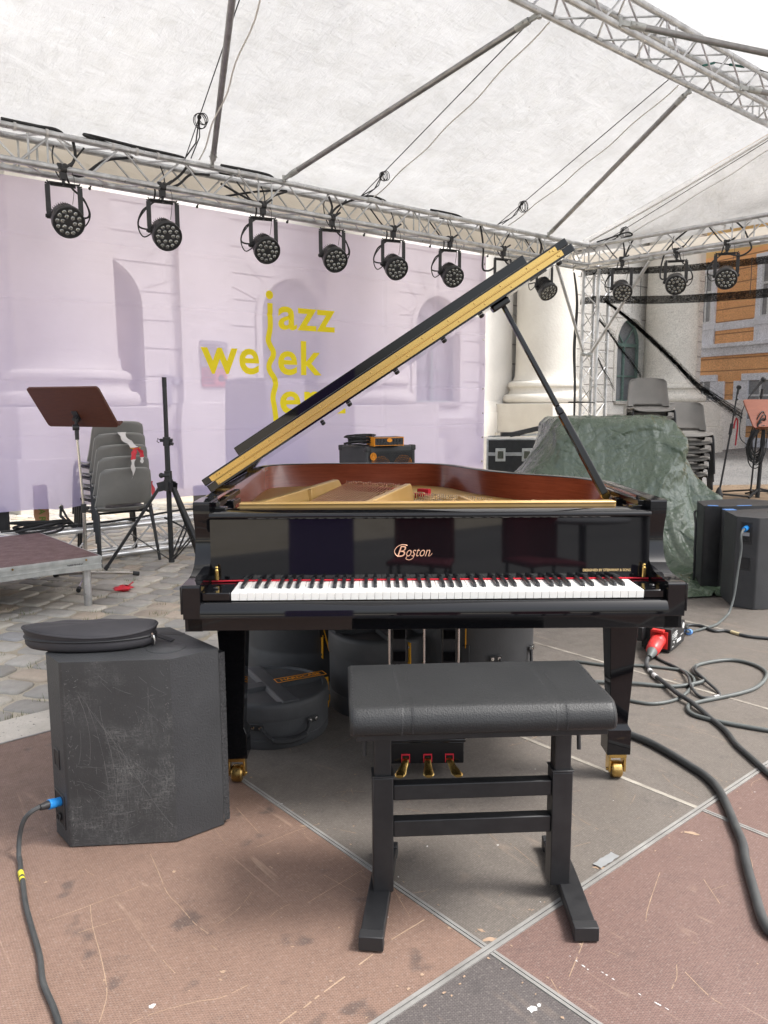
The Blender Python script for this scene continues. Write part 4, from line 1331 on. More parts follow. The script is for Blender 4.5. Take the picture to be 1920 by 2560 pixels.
    for k in range(22):
        f = k / 21
        a = Vector((-.50 + .30 * f, .31, .905)); b = Vector((-.305 + .27 * f, 1.50 - .22 * f, .900))
        mb.cyl(a, b, .0030 - .0010 * f, n=6, caps=False)
    mb.build("bass_strings", m_copper, T)
    mb = MB()
    for k in range(48):
        f = k / 47
        a = Vector((-.17 + .76 * f, .31, .902)); b = Vector((.05 + .58 * f, 1.08 - .56 * f, .890))
        mb.cyl(a, b, .0009, n=4, caps=False)
    mb.build("treble_strings", m_steel, T)
    mb = MB(); mr = MB()
    def pins(a, b, n_, z, h, jit=.012):
        a, b = Vector((*a, z)), Vector((*b, z))
        rnd = random.Random(n_)
        for k in range(n_):
            p = a.lerp(b, (k + .5) / n_) + Vector((0, rnd.choice((-jit, jit)), 0))
            mb.cyl(p, p + Vector((0, -.004, h)), .0022, n=6)
    pins((-.31, 1.50), (-.03, 1.30), 34, zp, .045, .02)
    pins((-.04, 1.12), (.30, .86), 40, zp, .034, .012)
    mb.build("hitch_pins", m_steel, plate)
    mr.bar((-.33, 1.535, zp + .01), (-.02, 1.315, zp + .01), .04, .022)
    mr.bar((-.02, 1.20, zp + .01), (.06, 1.12, zp + .01), .035, .022)
    mr.bar((.03, 1.33, zp + .012), (.08, 1.30, zp + .012), .03, .024)
    mr.build("red_felt", m_redfelt, plate, .003)

    # lid, hinged along the left side
    L = bpy.data.objects.new("lid", None); COL.objects.link(L); L.parent = T
    L.location = (-.738, 0, .983); L.rotation_euler = (0, -R(33.1), 0)
    # local: x along the lid's slope, y away, z its upper side
    YF = .440
    lo = [(p[0] + .738, p[1]) for p in outer if p[1] >= YF + .02]
    poly = [(-.008, YF)] + [(max(-.008, x - .004) if x < .3 else x + .006, y + .006) for x, y in lo] + [(1.482, YF)]
    MB().prism(poly, .0, .0265, 'z').build("panel", m_black, L, .004, 2)
    # front flap folded back on top
    fl = MB()
    a = R(.8); c_, s_ = math.cos(a), math.sin(a)
    def FP(t_, nn): return (YF + t_ * c_ - nn * s_, .0275 + t_ * s_ + nn * c_)
    q = [FP(0, .0), FP(0, .026), FP(.285, .026), FP(.285, 0)]
    x0s, x1s = (-.012, 1.472), (.10, 1.395)
    vs = [(x0s[0], *q[0]), (x0s[0], *q[1]), (x1s[0], *q[2]), (x1s[0], *q[3]), (x0s[1], *q[0]), (x0s[1], *q[1]), (x1s[1], *q[2]), (x1s[1], *q[3])]
    fl.add(vs, [(0, 1, 2, 3), (7, 6, 5, 4), (0, 4, 5, 1), (1, 5, 6, 2), (2, 6, 7, 3), (3, 7, 4, 0)])
    fl.build("front_flap", m_black, L, .003, 2)
    # the flap's drop lip, now standing up at the back
    MB().bx(.098, 1.392, YF + .270, YF + .284, .054, .096).build("flap_lip", m_black, L, .003, 2)
    h = MB()
    h.bx(.030, 1.440, YF - .0022, YF - .0003, .0070, .0255)
    h.bx(.018, 1.428, YF - .0022, YF - .0003, .0285, .0470)
    h.cyl((.024, YF - .003, .0270), (1.436, YF - .003, .0270), .0028, n=10)
    hg = h.build("brass_hinge", m_brass, L, .0004)
    sc = MB()
    for k in range(14):
        x = .055 + k * 1.36 / 13
        for z, dx in ((.0160, .03), (.0380, 0)):
            sc.lathe([(.0032, 0), (.0028, .0012), (.0012, .002), (.0002, .0022)], (min(x + dx, 1.42), YF - .0022, z), 10, (0, -1, 0))
    for x, z in ((.035, .0115), (.045, .040), (1.425, .0115), (1.405, .0425)):
        sc.lathe([(.0034, 0), (.003, .0012), (.0002, .0022)], (x, YF - .0022, z), 10, (0, -1, 0))
    sc.build("screw", m_brass_d, L)
    for x, y in ((.55, 1.0), (1.0, .86), (1.16, .78), (1.43, .5), (.38, 1.55), (.78, .9)):
        MB().lathe([(.010, 0), (.011, -.006), (.008, -.012), (.001, -.013)], (x, y, -.0005), 12).build("lid_bumper", m_rubber, L)
    # side hinges between rim and lid
    for y in (.56, 1.30):
        mb = MB().bx(-.790, -.690, y - .06, y + .06, .9805, .986)
        mb.cyl((-.742, y - .055, .989), (-.742, y + .055, .989), .005, n=10)
        mb.bar((-.742, y, .988), (-.70, y - .002, 1.018), .05, .004)
        mb.v = [(p[0] + .04, p[1], p[2]) for p in mb.v] if False else mb.v
        mb.v = [(max(p[0], -.744), p[1], p[2]) for p in mb.v]
        mb.build("lid_hinge", m_brass_d, T)
    # prop stick
    P0, P1 = Vector((.652, .52, .958)), Vector((.282, .60, 1.640))
    d = (P1 - P0)
    mb = MB().bar(P0, P0 + d * .42, .026, .034, up=(0, 1, 0), w1=.024, h1=.030).bar(P0 + d * .42, P0 + d * .46, .024, .030, up=(0, 1, 0), w1=.018, h1=.022).bar(P0 + d * .46, P1, .018, .022, up=(0, 1, 0), w1=.016, h1=.018)
    mb.build("lid_prop", m_black, T, .003)
    mb = MB().lathe([(.016, -.012), (.018, 0), (.016, .012)], P0 + Vector((.004, 0, -.004)), 16, (0, 1, 0))
    mb.build("prop_pivot", m_brass, T)
    mb = MB().lathe([(.022, 0), (.026, .012), (.022, .024)], (0, 0, 0), 16)
    cup = MB().box((1.205, .60, -.012), (.07, .045, .024)); cup.build("prop_cup", m_black, L, .006)

    # legs with casters
    for lx, ly in ((-.652, .285), (.652, .285), (-.12, 1.50)):
        mb = MB()
        rings = [(.056, .612), (.056, .592), (.049, .588), (.030, .205), (.0305, .196), (.040, .180), (.040, .092)]
        vs = []
        for r_, z in rings:
            for sx, sy in ((-1, -1), (1, -1), (1, 1), (-1, 1)): vs.append((lx + sx * r_, ly + sy * r_, z))
        fs = [(i * 4 + k, i * 4 + (k + 1) % 4, (i + 1) * 4 + (k + 1) % 4, (i + 1) * 4 + k) for i in range(len(rings) - 1) for k in range(4)]
        fs += [(0, 1, 2, 3), tuple(len(rings) * 4 - 4 + k for k in range(4))]
        mb.add(vs, fs)
        leg = mb.build("leg", m_black, T, .002, 2, angle=30)
        mb = MB()
        mb.bx(lx - .030, lx + .030, ly - .034, ly + .012, .078, .0925)
        for s in (-1, 1): mb.bx(lx + s * .026 - .004, lx + s * .026 + .004, ly - .030, ly + .010, .026, .080)
        mb.cyl((lx - .034, ly - .012, .030), (lx + .034, ly - .012, .030), .006, n=10)
        cs = mb.build("caster", m_brass, leg, .002)
        MB().lathe([(.024, -.019), (.029, -.014), (.0298, 0), (.029, .014), (.024, .019)], (lx, ly - .012, .0298), 24, (1, 0, 0)).build("caster_wheel", m_brass_d, leg)
    # pedal lyre
    lx = -.001
    for a_ in (-.118, .052): MB().bx(lx + a_, lx + a_ + .048, .300, .336, .155, .612).build("lyre_post", m_black, T, .003)
    mb = MB().bx(lx - .134, lx + .128, .285, .42, .050, .128).bx(lx - .140, lx + .134, .279, .425, .128, .140)
    mb.add([(lx - .134, .284, .140), (lx + .128, .284, .140), (lx + .128, .42, .140), (lx - .134, .42, .140), (lx - .126, .296, .157), (lx + .120, .296, .157), (lx + .120, .41, .157), (lx - .126, .41, .157)], [(4, 5, 6, 7), (0, 1, 5, 4), (1, 2, 6, 5), (2, 3, 7, 6), (3, 0, 4, 7)])
    mb.build("pedal_box", m_black, T, .003)
    for a_ in (-.128, -.010, .107): MB().cyl((lx + a_, .292, .157), (lx + a_, .292, .612), .0042, n=10).build("pedal_rod", m_chrome, T)
    mb = MB().bx(lx - .30, lx + .16, .26, .42, .596, .6115); mb.build("trap_plate", m_black, T, .002)
    for k, (px, sw) in enumerate(((-.073, -.024), (.003, 0.0), (.078, .026))):
        px += lx
        C = [(px, .30, .068), (px, .278, .066), (px + sw * .25, .262, .056), (px + sw * .6, .248, .044), (px + sw * .85, .232, .037), (px + sw * .95, .222, .034)]
        wd = [.0115, .0115, .0125, .0160, .0195, .0130]
        vs = []
        for (x, y, z), w in zip(C, wd):
            for q in range(10):
                a = 6.2832 * q / 10
                vs.append((x + w * math.cos(a), y, z + .0055 * math.sin(a)))
        fs = [(i * 10 + q, i * 10 + (q + 1) % 10, (i + 1) * 10 + (q + 1) % 10, (i + 1) * 10 + q) for i in range(5) for q in range(10)]
        fs += [tuple(range(10)), tuple(50 + q for q in range(10))]
        p = MB().add(vs, fs).build("pedal", m_brass, T)
        mb = MB().bx(px - .015, px + .015, .2805, .2848, .082, .086).bx(px - .015, px - .012, .2805, .2848, .056, .082).bx(px + .012, px + .015, .2805, .2848, .056, .082)
        mb.build("red_bushing", m_redfelt, p)
piano()

# ---------------------------------------------------------------- piano bench
def bench():
    T = thing("piano_bench", "black leather piano bench on a steel frame in front of the keys", "bench", (0.224, 1.930, 0), R(3.4))
    # cushion: box section swept along x with rounded front
    W_, D0, D1 = .315, -.172, .170
    prof = cr([(D0 + .012, .519, 0), (D0, .529, 0), (D0 - .002, .552, 0), (D0 + .012, .575, 0), (D0 + .042, .5855, 0), (0, .588, 0), (D1 - .03, .585, 0), (D1 - .004, .572, 0), (D1, .545, 0), (D1 - .002, .525, 0), (D1 - .012, .519, 0)], 5)
    xs = [-W_, -W_ + .004, -W_ + .010]; k = -W_ + .02
    seams = (-.188, -.176, .176, .188)
    while k < W_ - .018: xs.append(k); k += .006
    xs += [W_ - .010, W_ - .004, W_]
    vs = []
    for x in xs:
        e = abs(x) - (W_ - .012)
        sh = 0 if e < 0 else (1 - math.sqrt(max(0, 1 - (e / .0121) ** 2))) * .010
        dip = sum(.0022 * math.exp(-((x - s) / .0035) ** 2) for s in seams)
        puff = .002 * math.cos(x / W_ * 1.5)
        for p in prof:
            cy, cz = 0.0, .551
            vx = Vector((p.x - cy, p.y - cz))
            l = vx.length
            vx = vx * ((l - sh - dip) / l)
            z = cz + vx.y
            if z > .56: z += puff * (z - .56) / .028
            vs.append((x, cy + vx.x, z))
    n = len(prof)
    fs = [(i * n + k, i * n + k + 1, (i + 1) * n + k + 1, (i + 1) * n + k) for i in range(len(xs) - 1) for k in range(n - 1)]
    fs += [tuple(range(n)), tuple((len(xs) - 1) * n + k for k in range(n))]
    fs += [(i * n, (i + 1) * n, (i + 1) * n + n - 1, i * n + n - 1) for i in range(len(xs) - 1)]
    seat = MB().add(vs, fs).build("seat", m_leather, T, angle=60)
    # stitches along the seams
    st = MB()
    pl = [Vector((0, p.x, p.y)) for p in cr(prof, 6)]
    for x in (-.1945, -.1695, .1695, .1945, -.306, .306):
        i = 0
        while i < len(pl) - 4:
            a, b = pl[i], pl[i + 2]
            c = (a + b) / 2 - Vector((0, 0, .545)); nn = Vector((0, c.y, c.z)).normalized() * (.0010 if abs(x) < .3 else .0004)
            if a.z > .524: st.bar(Vector((x, a.y, a.z)) + nn, Vector((x, b.y, b.z)) + nn, .0012, .0012)
            i += 5
    st.build("stitching", m_bag, seat)
    MB().bx(-.300, .300, -.15, .15, .502, .518).build("seat_pan", m_blackmetal, T, .002)
    for s in (-1, 1):
        x = s * .231
        MB().bx(x - .0215, x + .0215, -.022, .022, .30, .502).build("upper_column", m_blackmetal, T, .003)
        mb = MB().bx(x - .0265, x + .0265, -.0265, .0265, .036, .348)
        lo = mb.build("lower_column", m_blackmetal, T, .003)
        MB().bx(x - .0285, x + .0285, -.0285, .0285, .349, .353).build("collar", m_plastic, lo, .001)
        sp = .058 if s > 0 else -.015
        # feet, splayed a little
        f0, f1 = Vector((x + (.016 if s > 0 else -.040), -.200, 0)), Vector((x + (.042 if s > 0 else .026), .205, 0))
        mb = MB()
        d = (f1 - f0).normalized(); sd = Vector((d.y, -d.x, 0)) * .0285
        pts = [(f0, .010, .030), (f0 + d * .03, .010, .036), (f0.lerp(f1, .42), .010, .040), (f0.lerp(f1, .58), .010, .040), (f1 - d * .03, .010, .036), (f1, .010, .030)]
        vs = []
        for p, a, b in pts:
            for q, z in ((sd, a), (sd, b), (-sd, b), (-sd, a)): vs.append((p.x + q.x, p.y + q.y, z))
        fs = [(i * 4 + k, i * 4 + (k + 1) % 4, (i + 1) * 4 + (k + 1) % 4, (i + 1) * 4 + k) for i in range(len(pts) - 1) for k in range(4)] + [(0, 1, 2, 3), tuple(len(pts) * 4 - 4 + k for k in range(4))]
        ft = MB().add(vs, fs).build("foot", m_blackmetal, T, .003)
        for p in (f0 + d * .012, f1 - d * .012):
            mb = MB()
            mb.bar(p + Vector((0, 0, .022)) - sd * 1.04, p + Vector((0, 0, .022)) + sd * 1.04, .030, .036)
            mb.bar(p + Vector((0, 0, .004)) - sd * .7, p + Vector((0, 0, .004)) + sd * .7, .018, .008)
            mb.build("end_cap", m_rubber, ft, .002)
        # height lever
        mb = MB().cyl((s * .274, .02, .492), (s * .276, .0, .44), .004, n=8).cyl((s * .276, .0, .445), (s * .277, -.004, .40), .0055, n=8)
        mb.build("height_lever", m_rubber, T)
    MB().bx(-.2045, .2045, -.020, .012, .283, .325).build("crossbar", m_blackmetal, T, .003)
    MB().bx(-.2045, .2045, -.020, .012, .183, .228).build("crossbar", m_blackmetal, T, .003)
bench()
# ---------------------------------------------------------------- stage lamps
def stage_lamp(name, label, loc, aim, group="LED stage lamps hanging from the trusses", seed=0):
    loc = Vector(loc)
    az, tau = R(aim[0]), R(aim[1])                     # turned from -y towards +x, tilted down
    T = thing(name, label, "stage lamp", loc, az, group)
    rnd = random.Random(seed)
    # clamp round the chord
    mb = MB()
    mb.lathe([(.027, -.024), (.037, -.022), (.037, .022), (.027, .024)], (0, 0, 0), 18, (math.cos(PSI - az), math.sin(PSI - az), 0))
    mb.box((0, 0, -.055), (.045, .050, .05)); mb.cyl((0, 0, -.06), (0, 0, -.125), .012, n=10)
    mb.bar((.02, -.02, .012), (.075, -.045, .05), .012, .018); mb.ball((.015, -.02, .02), .02, 6); mb.box((-.028, -.01, .012), (.03, .04, .045))
    mb.build("clamp", m_lamp, T, .002)
    # yoke
    hw, zp = .119, -.360
    mb = MB()
    mb.box((0, 0, -.108), (2 * hw - .02, .040, .007)); mb.box((0, .02, -.118), (2 * hw - .05, .004, .022))
    for s in (-1, 1):
        pts = [(s * (hw - .012), 0, -.108), (s * (hw - .003), 0, -.114), (s * hw, 0, -.126), (s * hw, 0, zp + .03)]
        for a, b in zip(pts[:-1], pts[1:]): mb.bar(a, b, .007, .038, up=(1, 0, 0.01))
        mb.bar((s * hw, 0, zp + .03), (s * hw, 0, zp - .02), .007, .034, up=(1, 0, .01))
    mb.build("yoke", m_lamp, T, .0015)
    for s in (-1, 1):
        MB().cyl((s * (hw - .02), 0, zp), (s * (hw + .025), 0, zp), .017, .014, n=12).build("tilt_knob", m_rubber, T, .001)
    ax = Vector((0, -math.cos(tau), -math.sin(tau)))
    P = Vector((0, 0, zp))
    body = MB().lathe([(.040, -.150), (.072, -.148), (.078, -.135), (.083, -.128), (.098, -.05), (.104, .015), (.116, .022), (.1205, .030), (.1205, .082), (.117, .088), (.110, .088), (.108, .080)], P, 40, ax)
    x, y, z = fr(ax)
    for k in range(34):
        a = 6.2832 * k / 34
        rd = x * math.cos(a) + y * math.sin(a)
        p0 = P + ax * -.125 + rd * .088; p1 = P + ax * .018 + rd * .104
        body.bar(p0, p1, .004, .018, up=rd)
    body.v = [tuple(Vector(p) + ax * .045) for p in body.v]
    bo = body.build("body", m_lamp, T)
    lens = MB().lathe([(.108, 0), (.108, .003)], P + ax * .119, 36, ax)
    lens.build("lens_plate", m_lamp, bo)
    lb = MB()
    ro = rnd.uniform(0, 1)
    for cnt, rr in ((12, .084), (6, .045)):
        for k in range(cnt):
            a = 6.2832 * (k + ro) / cnt
            c = P + ax * .1215 + (x * math.cos(a) + y * math.sin(a)) * rr
            lb.lathe([(.0165, 0), (.0165, .004), (.013, .0075), (.007, .0095), (.001, .010)], c, 14, ax, 0)
    lb.build("lens", m_lens, bo)
    # power leads and the safety wire
    mb = MB()
    back = P - ax * .105
    s = -1 if seed % 3 else 1
    mb.tube(cr([back, back + Vector((s * .05, .06, -.01)), Vector((s * .19, .07, -.32)), Vector((s * .16, .05, -.20)), Vector((s * .07, .05, -.12)), Vector((s * .04, .08, .0)), Vector((s * .10, .12, .09)), Vector((s * .2, .14, .22))], 7), .0075, 7)
    mb.tube(cr([back + Vector((0, 0, .02)), Vector((s * .14, .09, -.40)), Vector((s * .20, .05, -.30)), Vector((s * .12, .03, -.17)), Vector((-s * .02, .05, -.05)), Vector((-s * .05, .10, .10)), Vector((-s * .03, .13, .20))], 7), .0055, 7)
    mb.build("power_lead", m_rubber, T)
    mb = MB().tube(cr([(.03, 0, .03), (.075, -.01, -.04), (.07, -.02, -.16), (.055, -.02, -.26)], 7), .0022, 5)
    mb.build("safety_wire", m_rope_b, T)
    return T
LS = [(6.825, "largest stage lamp of the long truss, hanging above the brown music stand"),
      (6.011, "second stage lamp on the long truss, between the music stand and tripod pole"),
      (5.029, "third stage lamp on the long truss, left of the jazz lettering"),
      (4.24, "fourth stage lamp on the long truss, directly above the word jazz"),
      (3.442, "fifth stage lamp on the long truss, just right of the word jazz"),
      (2.60, "sixth stage lamp on the long truss, last one before the piano lid"),
      (1.707, "stage lamp half hidden behind the raised piano lid near its prop"),
      (.921, "stage lamp hanging below the tip of the piano lid, against the pale column")]
for k, (s, lb) in enumerate(LS):
    loc = ST(-s, 0, 3.07)
    stage_lamp("stage_lamp", lb, loc, ((33, 27), (31, 28), (26, 30), (22, 29), (22, 29), (20, 30), (30, 34), (28, 42))[k], seed=k)
for k, (y, lb) in enumerate(((.511, "stage lamp nearest the tower on the side truss, beside the knee brace"), (1.257, "middle lamp of the side truss, in front of the upper netting hem"), (1.884, "stage lamp near the right edge, against the orange house"))):
    T = stage_lamp("stage_lamp", lb, ST(0, -y, 3.07), ((-6, 32), (-16, 26), (-20, 27))[k], seed=20 + k)
# cable runs taped on top of the rear truss
def run(pts, r, label, mat=m_rubber, ties=()):
    t = thing("power_cable", label, "cable", ST(0, 0, 0), PSI, "cables on the lighting truss")
    MB().tube(cr(pts, 6), r, 7).build("lead", mat, t)
    mb = MB()
    for x in ties: mb.cyl((x - .009, 0, 3.31), (x + .009, 0, 3.31), .031, n=12)
    if ties: mb.build("cable_tie", m_tie, t)
run([(-7.25, .0, 3.345), (-7.0, 0, 3.345), (-6.86, .01, 3.352), (-6.80, .03, 3.33), (-6.9, .05, 3.318), (-7.3, .05, 3.32)], .013, "short black cable loop taped on the lighting truss by the left edge", ties=(-7.16, -6.93))
run([(-6.4, .03, 3.33), (-6.62, -.01, 3.345), (-6.60, -.0, 3.36), (-6.2, 0, 3.348), (-5.9, 0, 3.346), (-5.80, .02, 3.34), (-6.0, .05, 3.322)], .013, "long black cable loop taped on the lighting truss above the second lamp", ties=(-6.42, -6.22, -6.04))
run([(-6.72, .05, 3.33), (-6.70, .06, 3.2), (-6.76, .02, 3.08), (-6.66, .06, 3.06), (-6.45, .10, 3.22), (-6.2, .14, 3.3)], .012, "black cable dropping through the lighting truss to the first lamp")
run([(-5.72, .06, 3.33), (-5.80, .08, 3.22), (-5.97, .03, 3.08), (-5.85, .03, 3.12), (-5.70, .08, 3.24), (-5.5, .12, 3.28)], .011, "black cable dropping through the lighting truss to the second lamp")
run([(-5.45, 0, 3.345), (-5.2, 0, 3.35), (-4.95, .01, 3.35), (-4.9, .05, 3.32), (-5.3, .05, 3.30), (-5.45, .03, 3.29)], .012, "black cable loop taped on the lighting truss above the third lamp", ties=(-5.28, -5.1))
run([(-5.4, .1, 3.22), (-5.05, .05, 3.10), (-4.85, .08, 3.2), (-4.7, .1, 3.27), (-5.0, .12, 3.22), (-5.35, .1, 3.12)], .010, "black cable sagging inside the lighting truss near the third lamp")
run([(-4.25, .05, 3.30), (-4.22, .02, 3.18), (-4.27, 0, 3.08), (-4.1, .06, 3.22), (-3.8, 0, 3.345), (-3.6, 0, 3.345), (-3.5, .03, 3.33)], .011, "black cable dropping through the lighting truss to the fourth lamp", ties=(-3.78, -3.6))
run([(-2.9, 0, 3.345), (-2.7, .01, 3.352), (-2.45, .02, 3.35), (-2.35, .05, 3.32), (-2.7, .06, 3.3)], .011, "black cable loop taped on the lighting truss above the sixth lamp", ties=(-2.8, -2.6))
run([(-2.05, .05, 3.3), (-2.02, .03, 3.05), (-2.04, .02, 2.83), (-1.96, .02, 2.80), (-1.84, .04, 2.84), (-1.78, .05, 2.88)], .011, "black cable hanging in a long loop right of the sixth lamp")
run([(-1.0, .05, 3.3), (-.95, .03, 3.2), (-1.0, .02, 3.07), (-.9, .08, 3.2), (-.86, .12, 3.28)], .011, "black cable hanging on the lighting truss above the piano lid's tip")
def run2(pts, r, label):
    t = thing("power_cable", label, "cable", ST(0, 0, 0), PSI, "cables on the side truss")
    MB().tube(cr(pts, 6), r, 7).build("lead", m_rubber, t)
run2([(0, -.12, 3.345), (0, -.35, 3.37), (.02, -.55, 3.40), (.03, -.62, 3.36), (.0, -.52, 3.34)], .010, "black cable looped on the side truss close to the tower")
run2([(.05, -.62, 3.3), (.03, -.56, 3.18), (0, -.54, 3.06), (.05, -.5, 3.2), (.1, -.45, 3.3)], .010, "black cable dropping through the side truss to its first lamp")
run2([(.05, -1.35, 3.3), (.04, -1.2, 3.2), (.02, -1.08, 3.05), (.0, -1.05, 2.80), (.01, -1.12, 2.76), (.02, -1.2, 2.78)], .010, "black cable hanging down beside the side truss's middle lamp")
run2([(.05, -1.95, 3.3), (.03, -2.05, 3.2), (.0, -2.12, 3.08), (.0, -2.16, 2.97), (.0, -2.05, 2.91), (.0, -1.93, 2.94)], .010, "thick black cable curving below the side truss's last lamp")
# cables down the tower
t = thing("power_cable", "black cables tied down the inside of the tower", "cable", ST(0, 0, 0), PSI, "cables on the tower")
mb = MB()
for k in range(4):
    mb.tube(cr([(-.02 + .02 * k, .22 + .01 * k, 3.0 - .0), (.03 + .012 * k, .20, 2.6), (.02 + .015 * k, .22, 2.0), (.04 + .01 * k, .20, 1.4), (.05, .2, .3)], 6), .008, 6)
mb.build("lead", m_rubber, t)
mb = MB(); mb.tube([(-.01, -.01, 1.27), (.25, -.01, 1.26), (.25, .25, 1.27), (-.01, .25, 1.27)], .01, 6, closed=True)
mb.build("strap", m_rope_b, t)

# ---------------------------------------------------------------- stage monitors
def monitor(name, label, plan, H, mats, foam_edge=None, loc=(0, 0, 0), grp="floor monitors"):
    T = thing(name, label, "loudspeaker", loc, 0, grp)
    n = len(plan)
    mb = MB()
    vs = [(x, y, .004) for x, y in plan] + [(x, y, H) for x, y in plan]
    mb.add(vs, [(k, (k + 1) % n, n + (k + 1) % n, n + k) for k in range(n)], 0)
    for k, mm in enumerate(mats[1]): mb.m[k] = mm
    mb.add(vs, [tuple(range(n - 1, -1, -1)), tuple(range(n, 2 * n))], mats[2])
    return T, mb.build("cabinet", mats[0], T, .007, 3)
plan = [(-.996, 2.248), (-.921, 2.162), (-.614, 2.189), (-.493, 2.287), (-.700, 2.515), (-.985, 2.485)]
T, cab = monitor("stage_monitor", "scuffed black stage monitor standing on its end, with a round bag on top", plan, .562, ([m_worn, m_text], [1, 0, 1, 1, 1, 1], 1))
# foam front standing a little proud
a, b = Vector((-.493, 2.287, 0)), Vector((-.700, 2.515, 0))
d = (b - a).normalized(); nn = Vector((d.y, -d.x, 0)).normalized()
if nn.y < 0 and nn.x < 0: nn = -nn
mb = MB()
def ff(u, v):
    p = a + d * (.004 + u * ((b - a).length - .012)) + nn * (.020 + .004 * noise.noise(Vector((u * 40, v * 80, 1)))); return (p.x, p.y, .012 + v * .535)
mb.grid(ff, 40, 90)
for s0 in (0, 1):
    mb.add([tuple(a + d * (.004 if s0 == 0 else (b - a).length - .008) + nn * q + Vector((0, 0, z))) for q in (0.0, .020) for z in (.012, .547)], [(0, 1, 3, 2)])
mb.build("foam_grille", m_foam, T, fix=False)
# recesses on the narrow side: a handle and the connector panel
def recess(p0, p1, z0, z1, f0, f1, name, parent, out=.0025, m=m_rubber):
    p0, p1 = Vector((*p0, 0)), Vector((*p1, 0))
    d = (p1 - p0); nn = Vector((-d.y, d.x, 0)).normalized() * -1
    q0, q1 = p0 + d * f0, p0 + d * f1
    L = (q1 - q0).length
    c = (q0 + q1) / 2; rot = Matrix.Rotation(math.atan2(d.y, d.x), 3, 'Z')
    mb = MB()
    # frame and dark hollow
    zc = (z0 + z1) / 2
    fw = .006
    out_v = rot @ Vector((0, -1, 0))
    for (dx, dz, sx, sz) in ((0, (z1 - z0) / 2 - fw / 2, L, fw), (0, -(z1 - z0) / 2 + fw / 2, L, fw), (L / 2 - fw / 2, 0, fw, z1 - z0 - 2 * fw), (-L / 2 + fw / 2, 0, fw, z1 - z0 - 2 * fw)):
        cc = c + rot @ Vector((dx, 0, 0)); mb.box((cc.x, cc.y, zc + dz), (sx, .006, sz), 0, rot)
    mb.box((c.x, c.y, zc), (L - 2 * fw, .003, z1 - z0 - 2 * fw), 1, rot)
    return mb.build(name, [m_plastic, m], parent, .0012), c, rot, zc
recess((-.996, 2.248), (-.921, 2.162), .225, .285, .25, .62, "handle", T)
o, c, rot, zc = recess((-.996, 2.248), (-.921, 2.162), .045, .150, .12, .80, "connector_panel", T)
mb = MB(); mb.lathe([(.014, 0), (.014, .004), (.009, .004), (.009, .001)], (c.x - .004, c.y - .003, .075), 16, rot @ Vector((0, -1, 0)))
mb.build("socket", m_plastic, T)
mb = MB().prism(rrect(.085, .026, .012, 5), .5615, .5627); mb.xf(Matrix.Translation((-.675, 2.445, 0)) @ Matrix.Rotation(-.2, 4, 'Z'))
mb.build("handle", m_rubber, T)
mb = MB().lathe([(.058, .5600), (.058, .5634), (.056, .5640), (.002, .5640)], (-.655, 2.30, 0), 36); mb.build("pole_socket_cover", m_text, T)
# straight scratches on the broad face
def face_scratches():
    rnd = random.Random(2)
    a, b = Vector((-.921, 2.162, 0)), Vector((-.614, 2.189, 0))
    d = (b - a); L = d.length; d.normalize(); nn = Vector((d.y, -d.x, 0))
    mb = MB(); off = .0006
    def line(u, v, ang, ln, w, bend=0):
        nonlocal off
        off += 4e-6; P = []
        for i in range(7):
            s = ln * i / 6; aa = ang + bend * i / 6
            P.append((u + s * math.cos(aa), v + s * math.sin(aa)))
        for (u0, v0), (u1, v1) in zip(P[:-1], P[1:]):
            if rnd.random() < .18 or not (.01 < u0 < L - .01 and .01 < u1 < L - .01 and .02 < v0 < .55 and .02 < v1 < .55): continue
            t_ = Vector((u1 - u0, v1 - v0)).normalized(); q = Vector((-t_.y, t_.x)) * w * rnd.uniform(.5, 1.1)
            mb.add([a + d * (uu + sg * q.x) + Vector((0, 0, vv + sg * q.y)) + nn * off for uu, vv, sg in ((u0, v0, 1), (u0, v0, -1), (u1, v1, -1), (u1, v1, 1))], [(0, 1, 2, 3)])
    for k in range(46): line(rnd.uniform(.02, L), rnd.uniform(.03, .54), rnd.choice((-1.2, -1.0, 1.1, 1.57, .1, -.5)) + rnd.gauss(0, .25), rnd.uniform(.02, .12), rnd.uniform(.0003, .0006), rnd.gauss(0, .2))
    for k in range(7): line(.03 + k * .02, .50 - .03 * k, -1.15 + rnd.gauss(0, .1), rnd.uniform(.2, .36), rnd.uniform(.0004, .0007), rnd.gauss(0, .25))
    line(.10, .20, -.75, .16, .0006, .9); line(.19, .135, .05, .09, .0006, .1)
    for k in range(130):        # rubbed edges
        e = rnd.choice((.004, L - .006)); line(e + rnd.expovariate(1 / .012) * (1 if e < .1 else -1) * 1.0, rnd.uniform(.02, .54), rnd.uniform(0, 3.1), rnd.uniform(.003, .014), rnd.uniform(.0005, .0012))
    mb.build("scratch_marks", M("bare_scuffed_paint", (.12, .12, .117), .7), T, fix=False)
face_scratches()
